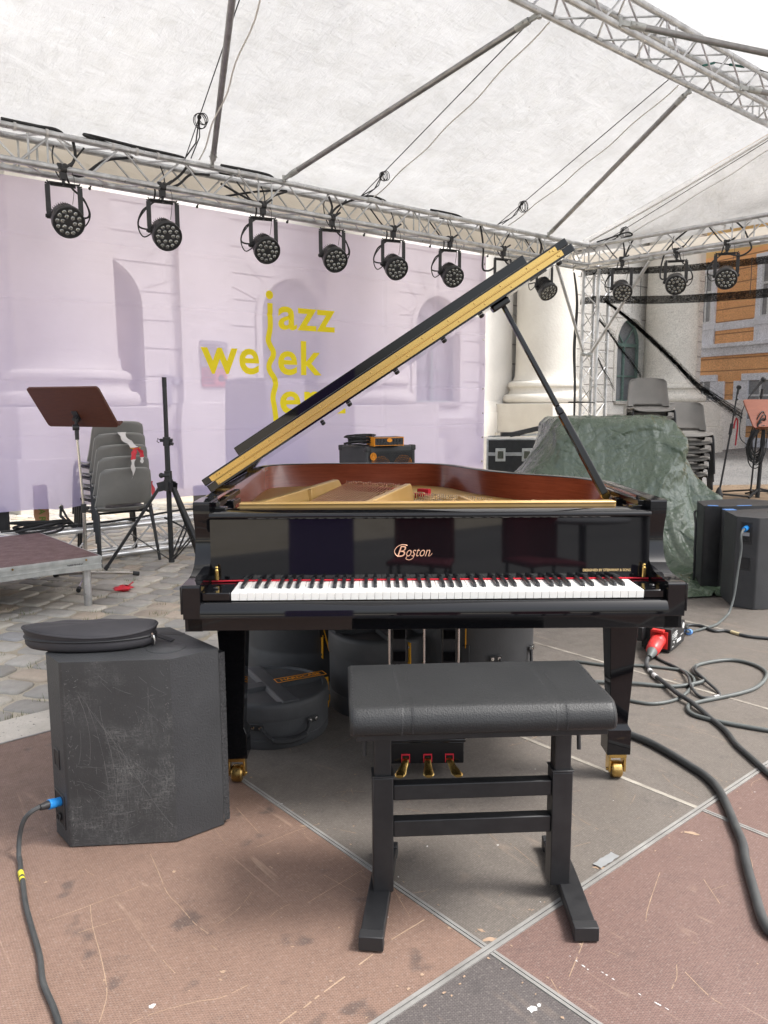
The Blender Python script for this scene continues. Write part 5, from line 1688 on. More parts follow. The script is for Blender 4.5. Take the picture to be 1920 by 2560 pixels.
# plug and lead
t = thing("speaker_cable", "grey cable with blue plug leaving the scuffed monitor by the left edge", "cable")
pts = [(-.955, 2.205, .124), (-.985, 2.165, .134), (-1.012, 2.135, .130), (-1.034, 2.125, .105), (-1.046, 2.12, .06), (-1.042, 2.10, .018), (-1.03, 2.08, .009), (-1.005, 2.03, .008), (-.982, 1.99, .008), (-.935, 1.90, .008), (-.886, 1.818, .008), (-.812, 1.70, .008), (-.765, 1.61, .008), (-.706, 1.528, .008), (-.66, 1.45, .008), (-.60, 1.3, .008)]
MB().tube(cr(pts, 8), .0068, 9).build("lead", m_cable, t)
mb = MB().cyl((-.952, 2.209, .1235), (-.968, 2.185, .128), .0135, n=14).cyl((-.968, 2.185, .128), (-.980, 2.168, .132), .0145, n=14)
mb.build("plug", m_bluep, t, .001)
MB().cyl((-.980, 2.168, .132), (-.995, 2.148, .134), .0125, .009, n=12).build("plug_boot", m_rubber, t)
mb = MB().cyl((-1.006, 2.03, .008), (-.994, 2.01, .008), .0078, n=10).cyl((-.989, 2.0, .008), (-.984, 1.993, .008), .0078, n=10)
mb.build("marker_tape", M("yellow_tape", (.62, .55, .04), .6), t)

# round bag lying on the monitor
t = thing("cymbal_bag", "round black nylon zip bag lying on the scuffed stage monitor", "bag", (-.888, 2.325, .563), R(3))
prof = [(.02, .001), (.150, .0), (.176, .004), (.184, .012), (.186, .026), (.184, .029), (.186, .032), (.186, .036), (.184, .039), (.187, .042), (.189, .052), (.184, .058), (.150, .064), (.08, .068), (.01, .069)]
mb = MB(); N = 90
vs = []
for r_, h in prof:
    for k in range(N):
        a = 6.2832 * k / N
        rr = r_ * (1 + .012 * noise.noise(Vector((math.cos(a) * 2, math.sin(a) * 2, h * 40))))
        hh = h + (.007 * noise.noise(Vector((math.cos(a) * rr * 12, math.sin(a) * rr * 12, 2))) if h > .05 else 0)
        if h > .035: hh += .008 * (r_ / .186) ** 2 * math.sin(a * 2 + 1) * (h / .06)
        vs.append((rr * 1.05 * math.cos(a), rr * .47 * math.sin(a), hh))
fs = [(i * N + k, i * N + (k + 1) % N, (i + 1) * N + (k + 1) % N, (i + 1) * N + k) for i in range(len(prof) - 1) for k in range(N)]
fs += [tuple(range(N - 1, -1, -1)), tuple((len(prof) - 1) * N + k for k in range(N))]
mb.add(vs, fs); mb.build("shell", m_bag, t, angle=70)
mb = MB().tube([(.1855 * 1.05 * math.cos(a), .1855 * .47 * math.sin(a), .034) for a in [6.2832 * k / 60 for k in range(60)]], .0032, 6, closed=True)
mb.build("zip", m_rubber, t)
mb = MB().tube([(.189 * 1.05 * math.cos(a), .189 * .47 * math.sin(a), .054 + .008 * math.sin(a * 2 + 1)) for a in [6.2832 * k / 60 for k in range(60)]], .0038, 6, closed=True)
mb.build("piping", m_bag, t)
mb = MB().box((.190, -.022, .034), (.006, .010, .016)); mb.tube([(.193, -.026, .034), (.197, -.03, .018), (.194, -.028, .006)], .003, 5); mb.build("zip_pull", m_chrome, t)
mb = MB().bar((.17, .04, .02), (.24, .02, .003), .022, .003); mb.build("strap", m_bag, t)

# monitors on the right
plan = [(2.232, 5.152), (2.190, 4.873), (2.291, 4.786), (2.62, 4.82), (2.80, 4.99), (2.62, 5.25)]
T, cab = monitor("stage_monitor", "black stage monitor with a blue plug in its side panel near the right edge", plan, .575, ([m_text], [0] * 6, 0))
o, c, rot, zc = recess((2.190, 4.873), (2.291, 4.786), .410, .545, .22, .72, "connector_panel", T)
outv = rot @ Vector((0, -1, 0))
mb = MB(); mb.lathe([(.013, 0), (.013, .005), (.008, .005), (.008, .001)], (c.x, c.y, .44) , 16, outv); mb.build("socket", m_rubber, T)
mb = MB(); mb.box((c.x + outv.x * .003, c.y + outv.y * .003, .470), (.038, .002, .022), 0, rot); mb.build("rating_label", m_plaque, T)
recess((2.190, 4.873), (2.291, 4.786), .245, .325, .18, .72, "handle", T)
mb = MB().prism(rrect(.16, .05, .022, 5), .5755, .5772); mb.xf(Matrix.Translation((2.55, 5.06, 0)) @ Matrix.Rotation(.1, 4, 'Z')); mb.build("handle", m_rubber, T)
mb = MB().bar((2.236, 5.168, .577), (2.31, 5.175, .577), .05, .003); mb.build("blue_tape", m_bluet, T)
t = thing("speaker_cable", "grey cable with blue plug hanging from the right monitor to the distribution box", "cable")
c_ = c
pts = [(c.x + outv.x * .02, c.y + outv.y * .02, .508), (c.x + outv.x * .075, c.y + outv.y * .075, .502), (c.x + outv.x * .105, c.y + outv.y * .105, .47), (2.170, 4.742, .39), (2.147, 4.72, .26), (2.12, 4.69, .12), (2.08, 4.65, .03), (2.035, 4.601, .010), (1.915, 4.44, .01), (1.819, 4.364, .01), (1.711, 4.291, .012), (1.655, 4.22, .035)]
MB().tube(cr(pts, 8), .0072, 8).build("lead", m_cable_g, t)
mb = MB().cyl((c.x + outv.x * .003, c.y + outv.y * .003, .510), (c.x + outv.x * .05, c.y + outv.y * .05, .505), .0155, n=14); mb.build("plug", m_bluep, t, .001)
mb = MB().cyl((1.70, 4.28, .013), (1.685, 4.262, .018), .017, n=12).box((1.69, 4.30, .012), (.05, .02, .012)); mb.build("plug", m_bluet, t, .001)
plan = [(2.254, 5.666), (2.195, 5.388), (2.309, 5.357), (2.74, 5.42), (2.88, 5.6), (2.62, 5.82)]
T, cab = monitor("stage_monitor", "black stage monitor with a dark mesh front, standing behind the plugged monitor", plan, .572, ([m_text, m_plastic], [0, 1, 0, 0, 0, 0], 0))
a, b = Vector((2.195, 5.388, 0)), Vector((2.309, 5.357, 0))
d = b - a
for f in (.03, .97):
    p = a + d * f; MB().box((p.x, p.y - .002, .288), (.006, .012, .55)).build("grille_frame", m_rubber, T)
mb = MB().bar((2.225, 5.405, .574), (2.29, 5.385, .574), .035, .003).bar((2.42, 5.385, .574), (2.52, 5.40, .574), .02, .003); mb.build("blue_tape", m_bluet, T)
t = thing("speaker_cable", "black cable hanging down the left side of the rear right monitor", "cable")
MB().tube(cr([(2.245, 5.66, .50), (2.215, 5.60, .49), (2.195, 5.52, .42), (2.19, 5.50, .25), (2.192, 5.50, .12), (2.21, 5.55, .02), (2.35, 5.95, .01)], 7), .008, 8).build("lead", m_rubber, t)

# ---------------------------------------------------------------- power distribution box with red plugs
az = math.atan2(.195, .145)
T = thing("distribution_box", "small black power distribution box with red plugs behind the piano's right leg", "distribution box", (1.467, 3.931, 0), az)
# local: +x along the printed side, +y to the left of it
LX, LY, H = .235, .150, .128
mb = MB().bx(0, LX, 0, LY, .012, H); mb.bx(-.05, LX, LY - .02, LY + .045, .055, H)
mb.bx(.01, .04, .01, LY - .01, 0, .0118); mb.bx(LX - .04, LX - .01, .01, LY - .01, 0, .0118)
bo = mb.build("housing", m_blackmetal, T, .003)
mb = MB()
rnd = random.Random(4)
for i in range(4): mb.bx(.05, .05 + rnd.uniform(.04, .09), -.0015, -.0006, .100 - i * .009, .1035 - i * .009)
for k in range(20):
    a = 6.2832 * k / 20; mb.box((.03 + .014 * math.cos(a), -.001, .085 + .014 * math.sin(a)), (.003, .001, .003))
mb.bx(.025, .035, -.0015, -.0006, .083, .087)
mb.bx(.03, .06, -.0015, -.0006, .052, .055); mb.bx(.055, .058, -.0015, -.0006, .042, .052); mb.bx(.10, .17, -.0015, -.0006, .035, .052); mb.bx(.06, .10, -.0015, -.0006, .060, .062); mb.bx(.16, .21, -.0015, -.0006, .062, .064); mb.bx(.02, .045, -.0015, -.0006, .030, .033)
mb.lathe([(.016, 0), (.016, .0012)], (.205, -.0004, .105), 18, (0, -1, 0))
mb.build("printing", m_white, bo)
MB().bx(.10, .175, .095, .13, H + .0006, H + .0016).build("sticker", m_cyan, bo)
mb = MB().bx(-.006, -.0005, .015, .105, .022, .112); mb.lathe([(.038, 0), (.036, .045), (.033, .05)], (-.004, .060, .067), 20, Vector((-1, -.05, -.12)))
mb.bx(-.035, -.006, .030, .090, .112, .125)
mb.lathe([(.036, 0), (.037, .03), (.033, .085), (.024, .095)], Vector((-.05, .058, .062)), 20, Vector((-1, -.10, -.22)))
so = mb.build("red_plug", m_redp, bo, .0015)
mb = MB().lathe([(.026, 0), (.024, .02), (.016, .045), (.013, .06)], Vector((-.140, .049, .042)), 16, Vector((-1, -.10, -.25)))
mb.build("plug_boot", m_cable_g, T)
mb = MB().lathe([(.033, 0), (.034, .05), (.026, .07)], (LX - .02, LY + .01, .098), 18, Vector((.9, -.35, .1))); mb.build("red_plug", m_redp, bo, .001)

# ---------------------------------------------------------------- cables on the boards
def floor_cable(label, pts, r, mat, marks=(), mk=m_tie, lift=0.0):
    t = thing("floor_cable", label, "cable", (0, 0, 0), 0, "cables lying on the boards")
    P = cr([(p[0], p[1], (p[2] if len(p) > 2 else r + .001)) for p in pts], 8)
    MB().tube(P, r, 10).build("lead", mat, t)
    if marks:
        mb = MB()
        for i, w in marks:
            a = P[i]; d = (P[i + 1] - P[i - 1]).normalized() * w
            mb.cyl(a - d, a + d, r * 1.12, n=12)
        mb.build("marker_tape", mk, t)
floor_cable("thick black cable from the red plug running to the lower right, over thinner cables", [(1.300, 3.782, .03), (1.279, 3.735, .014), (1.271, 3.68), (1.265, 3.595), (1.272, 3.475, .018), (1.279, 3.326, .022), (1.304, 3.222, .02), (1.322, 3.093), (1.332, 2.959), (1.319, 2.823), (1.323, 2.698), (1.326, 2.594), (1.335, 2.45), (1.36, 2.2)], .0105, m_cable, [(20, .012), (26, .02)])
floor_cable("thick black cable curving from behind the piano's right leg to the right edge", [(.72, 3.12), (.886, 2.978), (.946, 2.914), (.999, 2.839), (1.04, 2.749), (1.074, 2.653), (1.101, 2.562), (1.103, 2.468), (1.083, 2.352), (1.059, 2.245), (1.038, 2.147), (1.009, 2.067), (.960, 1.90), (.934, 1.80), (.94, 1.75), (1.0, 1.70), (1.2, 1.6)], .0135, m_cable)
floor_cable("thin grey cable looping behind the right leg, crossing under the black one", [(.95, 3.80), (1.097, 3.735), (1.231, 3.734), (1.376, 3.689), (1.432, 3.645), (1.434, 3.532), (1.359, 3.398), (1.266, 3.291), (1.152, 3.241), (1.071, 3.267), (.99, 3.33)], .0072, m_cable_g)
floor_cable("grey-green cable lying in the widest loop on the boards at right", [(.95, 3.50, .012), (1.143, 3.476, .012), (1.289, 3.446, .008), (1.397, 3.464, .012), (1.474, 3.512, .016), (1.47, 3.634), (1.541, 3.742), (1.716, 3.808), (1.803, 3.739), (1.807, 3.61), (1.697, 3.451), (1.575, 3.359), (1.349, 3.256), (1.285, 3.214), (1.267, 3.125), (1.33, 3.055), (1.415, 3.002), (1.5, 2.958), (1.62, 2.92)], .0085, m_cable_g)
floor_cable("thin dark cable coming out under the distribution box with white tape", [(1.405, 3.98, .008), (1.372, 3.847), (1.416, 3.699), (1.411, 3.553, .02), (1.376, 3.417, .018), (1.377, 3.325), (1.415, 3.307), (1.476, 3.351), (1.47, 3.492, .02), (1.467, 3.60, .026), (1.50, 3.68, .02)], .0068, m_cable, [(52, .014)])
floor_cable("dark cable with a tan tape mark leaving the box to the right", [(1.64, 4.19, .06), (1.70, 4.32, .03), (1.743, 4.429), (1.817, 4.415), (1.848, 4.313), (1.919, 4.313), (1.981, 4.215), (2.081, 4.167), (2.2, 4.12)], .0085, m_cable, [(44, .028)], M("tan_tape", (.50, .42, .24), .7))
# torn bits on the boards
t = thing("tape_piece", "scrap of grey tape stuck on the seam right of the bench", "tape", (.625, 2.085, .0042), PSI)
MB().grid(lambda u, v: (-.045 + .09 * u, -.014 + .028 * v + .001 * math.sin(u * 20), .001 * math.sin(u * 9 + v * 4)), 10, 4).build("strip", M("grey_tape", (.24, .245, .245), .5), t, fix=False)
t = thing("fallen_leaf", "dry orange leaf lying by the scuffed monitor and piano leg", "leaf", (-.575, 2.83, .006), .5)
MB().grid(lambda u, v: ((u - .5) * .085, (v - .5) * .045 * math.sin(math.pi * (u * .96 + .02)), .010 * (abs(v - .5) * 2) ** 2 + .006 * math.sin(u * 3)), 12, 6).build("blade", m_leaf, t, fix=False)
t = thing("red_scrap", "crumpled scrap of red plastic lying on the cobbles", "litter", (-1.86, 5.51, GZ), .3)
mb = MB()
def rs(u, v):
    a = u * 6.283; b = v * math.pi
    r = .045 * (1 + .5 * noise.noise(Vector((math.cos(a) * 2, math.sin(a) * 2, v * 5))))
    return (math.cos(a) * r * math.sin(b) * 1.3, math.sin(a) * r * math.sin(b), .022 + .022 * -math.cos(b) + .012 * noise.noise(Vector((a, b, 1))))
mb.grid(rs, 24, 12); mb.bar((.03, 0, .03), (.075, .01, .062), .028, .002)
mb.build("film", m_taper, t, fix=False)

# ---------------------------------------------------------------- scratches and chips worn into the boards
def scratches():
    rnd = random.Random(21)
    mb = MB()
    zz = [.0006]
    def line(pts, w, gaps=0.0):
        zz[0] += 3e-6; z = zz[0]
        P = cr([(p[0], p[1], 0) for p in pts], 6); n = len(P)
        for i in range(n - 1):
            if rnd.random() < gaps: continue
            a, b = P[i], P[i + 1]
            d = b - a
            if d.length < 1e-5: continue
            d.normalize(); s = Vector((-d.y, d.x, 0))
            w0 = w * (.5 + rnd.random() * .6); w1 = w * (.5 + rnd.random() * .6)
            mb.add([a + s * w0 + Vector((0, 0, z)), a - s * w0 + Vector((0, 0, z)), b - s * w1 + Vector((0, 0, z)), b + s * w1 + Vector((0, 0, z))], [(0, 1, 2, 3)], 0)
    KNOWN = [[(-0.765, 1.896), (-0.729, 1.813), (-0.675, 1.713), (-0.633, 1.629), (-0.613, 1.58), (-0.605, 1.533), (-0.602, 1.499)], [(-0.677, 2.129), (-0.622, 2.027), (-0.578, 1.944), (-0.528, 1.885), (-0.477, 1.821), (-0.434, 1.782)], [(-0.537, 1.498), (-0.496, 1.526), (-0.415, 1.558), (-0.358, 1.572), (-0.308, 1.609)], [(-0.852, 1.832), (-0.788, 1.877), (-0.712, 1.935), (-0.663, 1.975)], [(-0.754, 1.787), (-0.712, 1.813), (-0.666, 1.84)], [(0.372, 1.624), (0.384, 1.561)], [(0.415, 1.631), (0.455, 1.707), (0.48, 1.755)], [(0.757, 2.029), (0.675, 1.878), (0.651, 1.823)], [(0.865, 1.996), (0.865, 1.877)], [(0.682, 1.644), (0.706, 1.573), (0.725, 1.546)], [(-0.158, 2.263), (-0.087, 2.236)], [(-0.478, 2.391), (-0.38, 2.238)], [(-0.169, 2.024), (-0.077, 1.941)], [(0.033, 1.93), (0.108, 1.95)], [(-0.375, 2.163), (-0.27, 2.251), (-0.203, 2.29)]]
    for k in KNOWN: line(k, .0011, .08)
    for k in [[(-0.222, 1.497), (-0.191, 1.531)], [(-0.177, 1.54), (-0.146, 1.577)], [(-0.136, 1.587), (-0.092, 1.634)], [(-0.062, 1.671), (0.002, 1.741)], [(0.014, 1.758), (0.133, 1.863)]]: line(k, .0022, .15)
    for k in range(150):
        x, y = rnd.uniform(-1.1, 1.9), rnd.uniform(1.4, 3.6)
        a = rnd.choice((PSI, PSI + 1.57, rnd.uniform(0, 3.14))) + rnd.gauss(0, .25); L = rnd.expovariate(1 / .06) + .01
        c_ = rnd.gauss(0, .12)
        line([(x, y), (x + L * .5 * math.cos(a), y + L * .5 * math.sin(a)), (x + L * math.cos(a + c_), y + L * math.sin(a + c_))], rnd.uniform(.0004, .0010), .12)
    def chip(x, y, rx, ry, rot, m=0):
        zz[0] += 3e-6; z = zz[0]
        n = 16; ph = rnd.uniform(0, 9)
        vs = [(x, y, z)]
        for i in range(n):
            a = 6.2832 * i / n
            r = .55 + .6 * abs(noise.noise(Vector((math.cos(a) * 1.6 + ph, math.sin(a) * 1.6, ph)))) + .35 * noise.noise(Vector((math.cos(a) * 4 + ph, math.sin(a) * 4, ph)))
            px, py = rx * r * math.cos(a), ry * r * math.sin(a)
            vs.append((x + px * math.cos(rot) - py * math.sin(rot), y + px * math.sin(rot) + py * math.cos(rot), z))
        mb.add(vs, [(0, i + 1, (i + 1) % n + 1) for i in range(n)], m)
    for x, y, rx, ry in ((.254, 1.757, .030, .012), (.235, 1.79, .014, .007), (.923, 2.229, .030, .010), (-.251, 2.277, .015, .006), (.157, 1.80, .008, .005), (.597, 2.052, .022, .009), (-.634, 1.625, .006, .005)):
        chip(x, y, rx, ry, rnd.uniform(-.8, .2), 0)
    chip(.314, 1.535, .017, .011, .2, 1); chip(.33, 1.545, .008, .006, 1, 1)
    for k in [[(0.431, 1.699), (0.463, 1.653)], [(0.492, 1.645), (0.52, 1.613)], [(0.551, 1.581), (0.627, 1.51)]]:
        for q in range(5):
            f = rnd.random(); chip(k[0][0] + (k[1][0] - k[0][0]) * f, k[0][1] + (k[1][1] - k[0][1]) * f, rnd.uniform(.002, .006), rnd.uniform(.0015, .003), -.85, 1)
    for k in range(260):
        s = rnd.expovariate(1 / .0022) + .0012
        chip(rnd.uniform(-1.2, 2.2), rnd.uniform(1.4, 4.4), s, s * rnd.uniform(.4, 1), rnd.uniform(0, 3), 1 if rnd.random() < .25 else 0)
    # chips along the shod edges
    for k in range(120):
        u = rnd.uniform(-1.2, 2.8); o = rnd.choice((-1, 1)) * (.024 + rnd.expovariate(1 / .006))
        p = ST(QX + u, QY + o) if k % 2 else ST(QX + o, QY + rnd.uniform(-1, 1.9))
        chip(p.x, p.y, rnd.uniform(.002, .008), rnd.uniform(.0015, .004), PSI + (0 if k % 2 else 1.57), 0)
    o = mb.build("scratch_marks", [M("worn_board_core", (.36, .255, .175), .8, col2=(.29, .20, .135), vs=30), M("white_paint_fleck", (.55, .54, .53), .8)], None, fix=False)
    o['kind'] = 'stuff'; o['label'] = "scratches, chips and paint flecks worn into the stage boards"
scratches()
# ---------------------------------------------------------------- low riser at the left edge
fr_ = Vector((-1.858, 5.119))     # its near right corner
T = thing("stage_riser", "low brown stage riser with grey aluminium frame at the left edge", "riser", (fr_.x, fr_.y, 0), PSI)
# local: -x to the left along its front, +y away
MB().bx(-1.990, -.012, .012, 1.208, .26, .2985).build("deck", m_riser, T, .001)
mb = MB()
for z0, z1, o in ((.210, .296, 0), (.238, .246, .003), (.268, .290, .004)):
    mb.bx(-2.0 - o, 0 + o, -o, .011, z0, z1); mb.bx(-2.0 - o, 0 + o, 1.209, 1.22 + o, z0, z1)
    mb.bx(-.011, 0 + o, .0115, 1.2085, z0, z1); mb.bx(-2.0 - o, -1.989, .0115, 1.2085, z0, z1)
mb.build("frame", m_alu_dull, T, .001)
mb = MB()
for x in (-.10, -.55, -1.0, -1.5):
    mb.lathe([(.007, 0), (.007, .0015), (.004, .0016)], (x, -.0042, .279), 10, (0, -1, 0))
mb.build("screw", m_brass_d, T)
rnd = random.Random(6)
mb = MB()
for i in range(16): mb.bx(-.22 + i * .0062, -.22 + i * .0062 + .004, -.0006, .0, .250 + .004 * rnd.random(), .258 + .005 * rnd.random())
mb.build("printing", m_rubber, T)
for lx, ly in ((-.075, .075), (-1.92, .075), (-.075, 1.14), (-1.92, 1.14)):
    mb = MB().cyl((lx, ly, GZ + .004), (lx, ly, .21), .026, n=20); mb.cyl((lx, ly, GZ + .001), (lx, ly, GZ + .012), .0255, n=20)
    mb.build("leg", m_alu, T)

# ---------------------------------------------------------------- wooden music stands
def board_mb(w, h, th):
    return MB().prism(rrect(w, h, .025, 5), -th / 2, th / 2, 'z')
T = thing("music_stand", "music stand with dark brown wooden board turned away, by the grey chairs", "music stand", (-2.235, 5.835, GZ))
u = Vector((.914, -.403, 0)).normalized(); v = Vector((-.095, -.175, .285)); v -= u * v.dot(u); v.normalize()
w = u.cross(v)
rot = Matrix((u, v, w)).transposed()
c = Vector((-.025, -.02, 1.298))
Mx = Matrix.Translation(c) @ rot.to_4x4()
mb = board_mb(.675, .345, .016)
mb.xf(Mx); mb.build("board", m_stand, T, .004)
mb = MB().bx(-.335, .335, -.172, -.160, -.055, -.008); mb.xf(Mx); mb.build("ledge", m_stand, T, .003)
mb = MB().bx(-.028, .028, -.10, -.03, .0085, .016).bx(-.018, .018, -.11, -.07, .016, .040).cyl((-.03, -.09, .03), (.03, -.09, .03), .012, n=10)
mb.xf(Mx); mb.build("bracket", m_plastic, T, .002)
j = Mx @ Vector((0, -.09, .03))
mb = MB().cyl(j, (j.x, j.y, 1.10), .011, n=10).cyl((j.x - .022, j.y - .02, 1.15), (j.x + .02, j.y + .0, 1.15), .022, n=12).cyl((j.x, j.y, 1.06), (j.x, j.y, 1.13), .015, n=12)
mb.build("tilt_joint", m_plastic, T, .002)
MB().cyl((j.x, j.y, 1.07), (.005, .005, .55), .0095, n=12).build("upper_pole", m_chrome, T)
MB().cyl((.005, .005, .56), (0, 0, .05), .0135, n=12).build("lower_pole", m_chrome, T)
MB().cyl((.005, .005, .52), (.005, .005, .585), .020, n=12).bar((.005, .0, .555), (.045, -.01, .555), .02, .022).build("clutch", m_plastic, T, .002)
MB().cyl((0, 0, .035), (0, 0, .085), .022, n=12).build("base_hub", m_plastic, T, .003)
for fx, fy in ((-.30, .14), (.335, .19), (.075, -.365)):
    d = Vector((fx, fy, 0))
    lg = MB().bar(d * .05 + Vector((0, 0, .062)), d * .93 + Vector((0, 0, .022)), .014, .020).build("leg", m_chrome, T, .003)
    MB().cyl(d * .88 + Vector((0, 0, .024)), d + Vector((0, 0, .015)), .0165, n=10).build("rubber_foot", m_rubber, lg, .002)

T = thing("music_stand", "music stand with pale brown wooden board hung with cable coils at the right edge", "music stand", (4.17, 8.56, .24))
u = Vector((.97, .10, 0)).normalized(); v = Vector((-.085, .11, .30)); v -= u * v.dot(u) * .0; v.normalize()
w = u.cross(v).normalized()
v2 = v
Mx = Matrix.Translation(Vector((.02, -.02, .905))) @ Matrix((u, v2, w)).transposed().to_4x4()
mb = board_mb(.62, .33, .016); mb.xf(Mx); mb.build("board", m_stand2, T, .004)
mb = MB().bx(-.295, .295, -.178, -.166, -.01, .07); mb.xf(Mx); mb.build("ledge", m_stand2, T, .004)
mb = MB().bx(-.09, .12, -.30, -.20, -.02, .02); mb.xf(Mx); mb.build("cross_block", m_stand, T, .003)
MB().cyl((-.11, .0, .0), (-.09, 0, .80), .022, .016, n=12).build("lower_pole", m_rubber, T)
for fx, fy in ((-.25, -.1), (.25, -.12), (-.05, .3)):
    MB().bar((-.10, 0, .10), (fx, fy, .01), .02, .02).build("leg", m_rubber, T)
mb = MB()
rnd = random.Random(8)
for k in range(16):
    cx, cz = -.185 + rnd.gauss(0, .012), .60 + rnd.gauss(0, .03)
    rx, rz = .055 + rnd.uniform(0, .035), .19 + rnd.uniform(-.03, .06)
    yy = -.05 + rnd.uniform(-.04, .04)
    mb.tube([(cx + rx * math.cos(a) + .10 * (math.sin(a) > 0) * math.sin(a) * .5, yy + .02 * math.sin(a * 2), cz + rz * math.sin(a)) for a in [6.2832 * i / 26 for i in range(26)]], .0062, 6, closed=True)
o = mb.build("cable_coil", m_rubber)
o.location = T.location
tag(o, "bundle of black cable coils hanging from the pale music stand's left side", "cable")
mb = MB()
for k in range(9):
    cx, cz = .17 + rnd.gauss(0, .01), .62 + rnd.gauss(0, .04)
    rx, rz = .05 + rnd.uniform(0, .03), .30 + rnd.uniform(-.03, .08)
    mb.tube([(cx + rx * math.cos(a), -.12 + rnd.uniform(-.0, .02) + .02 * math.sin(a * 2), cz + rz * math.sin(a)) for a in [6.2832 * i / 26 for i in range(26)]], .0058, 6, closed=True)
o = mb.build("cable_coil", m_cable); o.location = T.location
tag(o, "dark cable coil hanging in front of the pale music stand at the edge", "cable")
# drum riser under these stands
T2 = thing("stage_riser", "low dark riser behind the right monitors carrying the microphone stands", "riser", (4.6, 8.9, 0), .1)
MB().bx(-1.15, 1.6, -.65, 1.0, .16, .24).build("deck", M("riser_plywood", (.20, .14, .085), .7, col2=(.15, .10, .06), vs=8), T2, .004)
for x in (-1.1, 1.5):
    for y in (-.6, .9): MB().cyl((x, y, GZ), (x, y, .16), .024).build("leg", m_alu_dull, T2)

# ---------------------------------------------------------------- microphone stands by the right edge
T = thing("microphone_stand", "slender black microphone stand leaning right, before the orange house", "microphone stand", (3.655, 8.60, .24))
MB().cyl((0, 0, .03), (.095, 0, .74), .0105, n=10).build("lower_pole", m_rubber, T)
MB().cyl((.085, 0, .68), (.10, 0, .80), .017, n=10).build("clutch", m_rubber, T, .002)
MB().cyl((.10, 0, .78), (.140, 0, 1.13), .008, n=10).build("upper_pole", m_rubber, T)
mb = MB().cyl((.140, 0, 1.11), (.148, 0, 1.17), .012, n=10); mb.lathe([(.020, -.014), (.024, -.010), (.024, .010), (.020, .014), (.012, .014), (.012, -.014)], (.152, 0, 1.185), 14, (0, 1, .3))
mb.build("clip", m_rubber, T)
mb = MB().bar((.112, 0, .89), (.15, 0, .90), .012, .012).cyl((.115, 0, .925), (.135, 0, .93), .012, n=8).bar((.13, 0, 1.05), (.15, 0, 1.06), .012, .016); mb.build("cable_clip", m_rubber, T)
mb = MB().lathe([(.045, 0), (.040, .03), (.020, .085), (.012, .10)], (0, 0, .01), 14); mb.build("base_hub", m_rubber, T)
for a in (-10, 115, 235):
    d = Vector((math.cos(R(a)), math.sin(R(a)), 0))
    MB().bar(d * .02 + Vector((0, 0, .035)), d * .32 + Vector((0, 0, .012)), .018, .020).build("leg", m_rubber, T, .003)

T = thing("microphone_stand", "short boom stand carrying a black handheld microphone above the pale board", "microphone stand", (4.12, 8.86, .24))
MB().cyl((0, 0, .02), (.03, -.05, 1.10), .010, n=10).build("pole", m_rubber, T)
mb = MB().cyl((.03, -.05, 1.08), (.035, -.06, 1.17), .014, n=10).ball((.03, -.05, 1.09), .02, 6); mb.build("clip", m_rubber, T)
for a in (20, 140, 260):
    d = Vector((math.cos(R(a)), math.sin(R(a)), 0)); MB().bar(Vector((0, 0, .05)), d * .3 + Vector((0, 0, .012)), .016, .018).build("leg", m_rubber, T)
t = thing("microphone", "black handheld microphone pointing up right, clipped above the pale music stand", "microphone", (4.02, 8.75, 1.365))
mb = MB().lathe([(.009, 0), (.011, .04), (.014, .13), (.016, .17)], (0, 0, 0), 14, (.62, .1, .72)); mb.build("handle", m_rubber, t)
p = Vector((.62, .1, .72)).normalized() * .195
mb = MB().ball(p, .030, 10); mb.build("grille", m_plastic, t)
mb = MB().tube(cr([(0, 0, 0), (-.05, 0, -.08), (-.10, 0, -.22), (-.12, -.02, -.40), (-.10, -.02, -.50), (-.03, -.02, -.56)], 6), .005, 6); mb.build("lead", m_rubber, t)
T = thing("microphone_stand", "stubby stand with the big grey drum microphone at the right edge", "microphone stand", (4.34, 8.86, .24))
MB().cyl((0, 0, .02), (-.01, -.06, 1.12), .011, n=10).build("pole", m_rubber, T)
for a in (60, 180, 300):
    d = Vector((math.cos(R(a)), math.sin(R(a)), 0)); MB().bar(Vector((0, 0, .05)), d * .28 + Vector((0, 0, .012)), .016, .018).build("leg", m_rubber, T)
t = thing("microphone", "large grey and silver drum microphone tilted above the pale music stand", "microphone", (4.36, 8.78, 1.395))
ax = Vector((-.75, -.2, .45)).normalized()
mb = MB().lathe([(.030, -.06), (.045, -.02), (.052, .03)], (0, 0, 0), 18, ax); mb.build("body", M("microphone_grey", (.12, .14, .14), .4), t)
mb = MB().lathe([(.053, .03), (.053, .05), (.048, .08), (.034, .10), (.015, .112), (.002, .114)], (0, 0, 0), 18, ax); mb.build("grille", M("microphone_silver", (.45, .45, .44), .35, metal=.7), t)
mb = MB().cyl((0, 0, -.04), (-.02, .0, -.10), .02, n=10); mb.build("mount", m_rubber, t)
T = thing("microphone_stand", "folded black boom stand wound with cables at the far right edge", "microphone stand", (4.62, 8.55, .24))
MB().cyl((-.28, 0, .02), (.02, 0, .62), .010, n=10).build("boom", m_rubber, T)
MB().cyl((.0, 0, .0), (.0, 0, .95), .014, n=10).build("pole", m_rubber, T)
mb = MB()
for k in range(14):
    cx, cz = .03 + rnd.gauss(0, .03), .32 + rnd.gauss(0, .05)
    rx, rz = .07 + rnd.uniform(0, .06), .20 + rnd.uniform(-.05, .08)
    mb.tube([(cx + rx * math.cos(a), -.06 + rnd.uniform(-.0, .02), cz + rz * math.sin(a)) for a in [6.2832 * i / 22 for i in range(22)]], .0055, 5, closed=True)
mb.build("cable_winding", m_rubber, T)
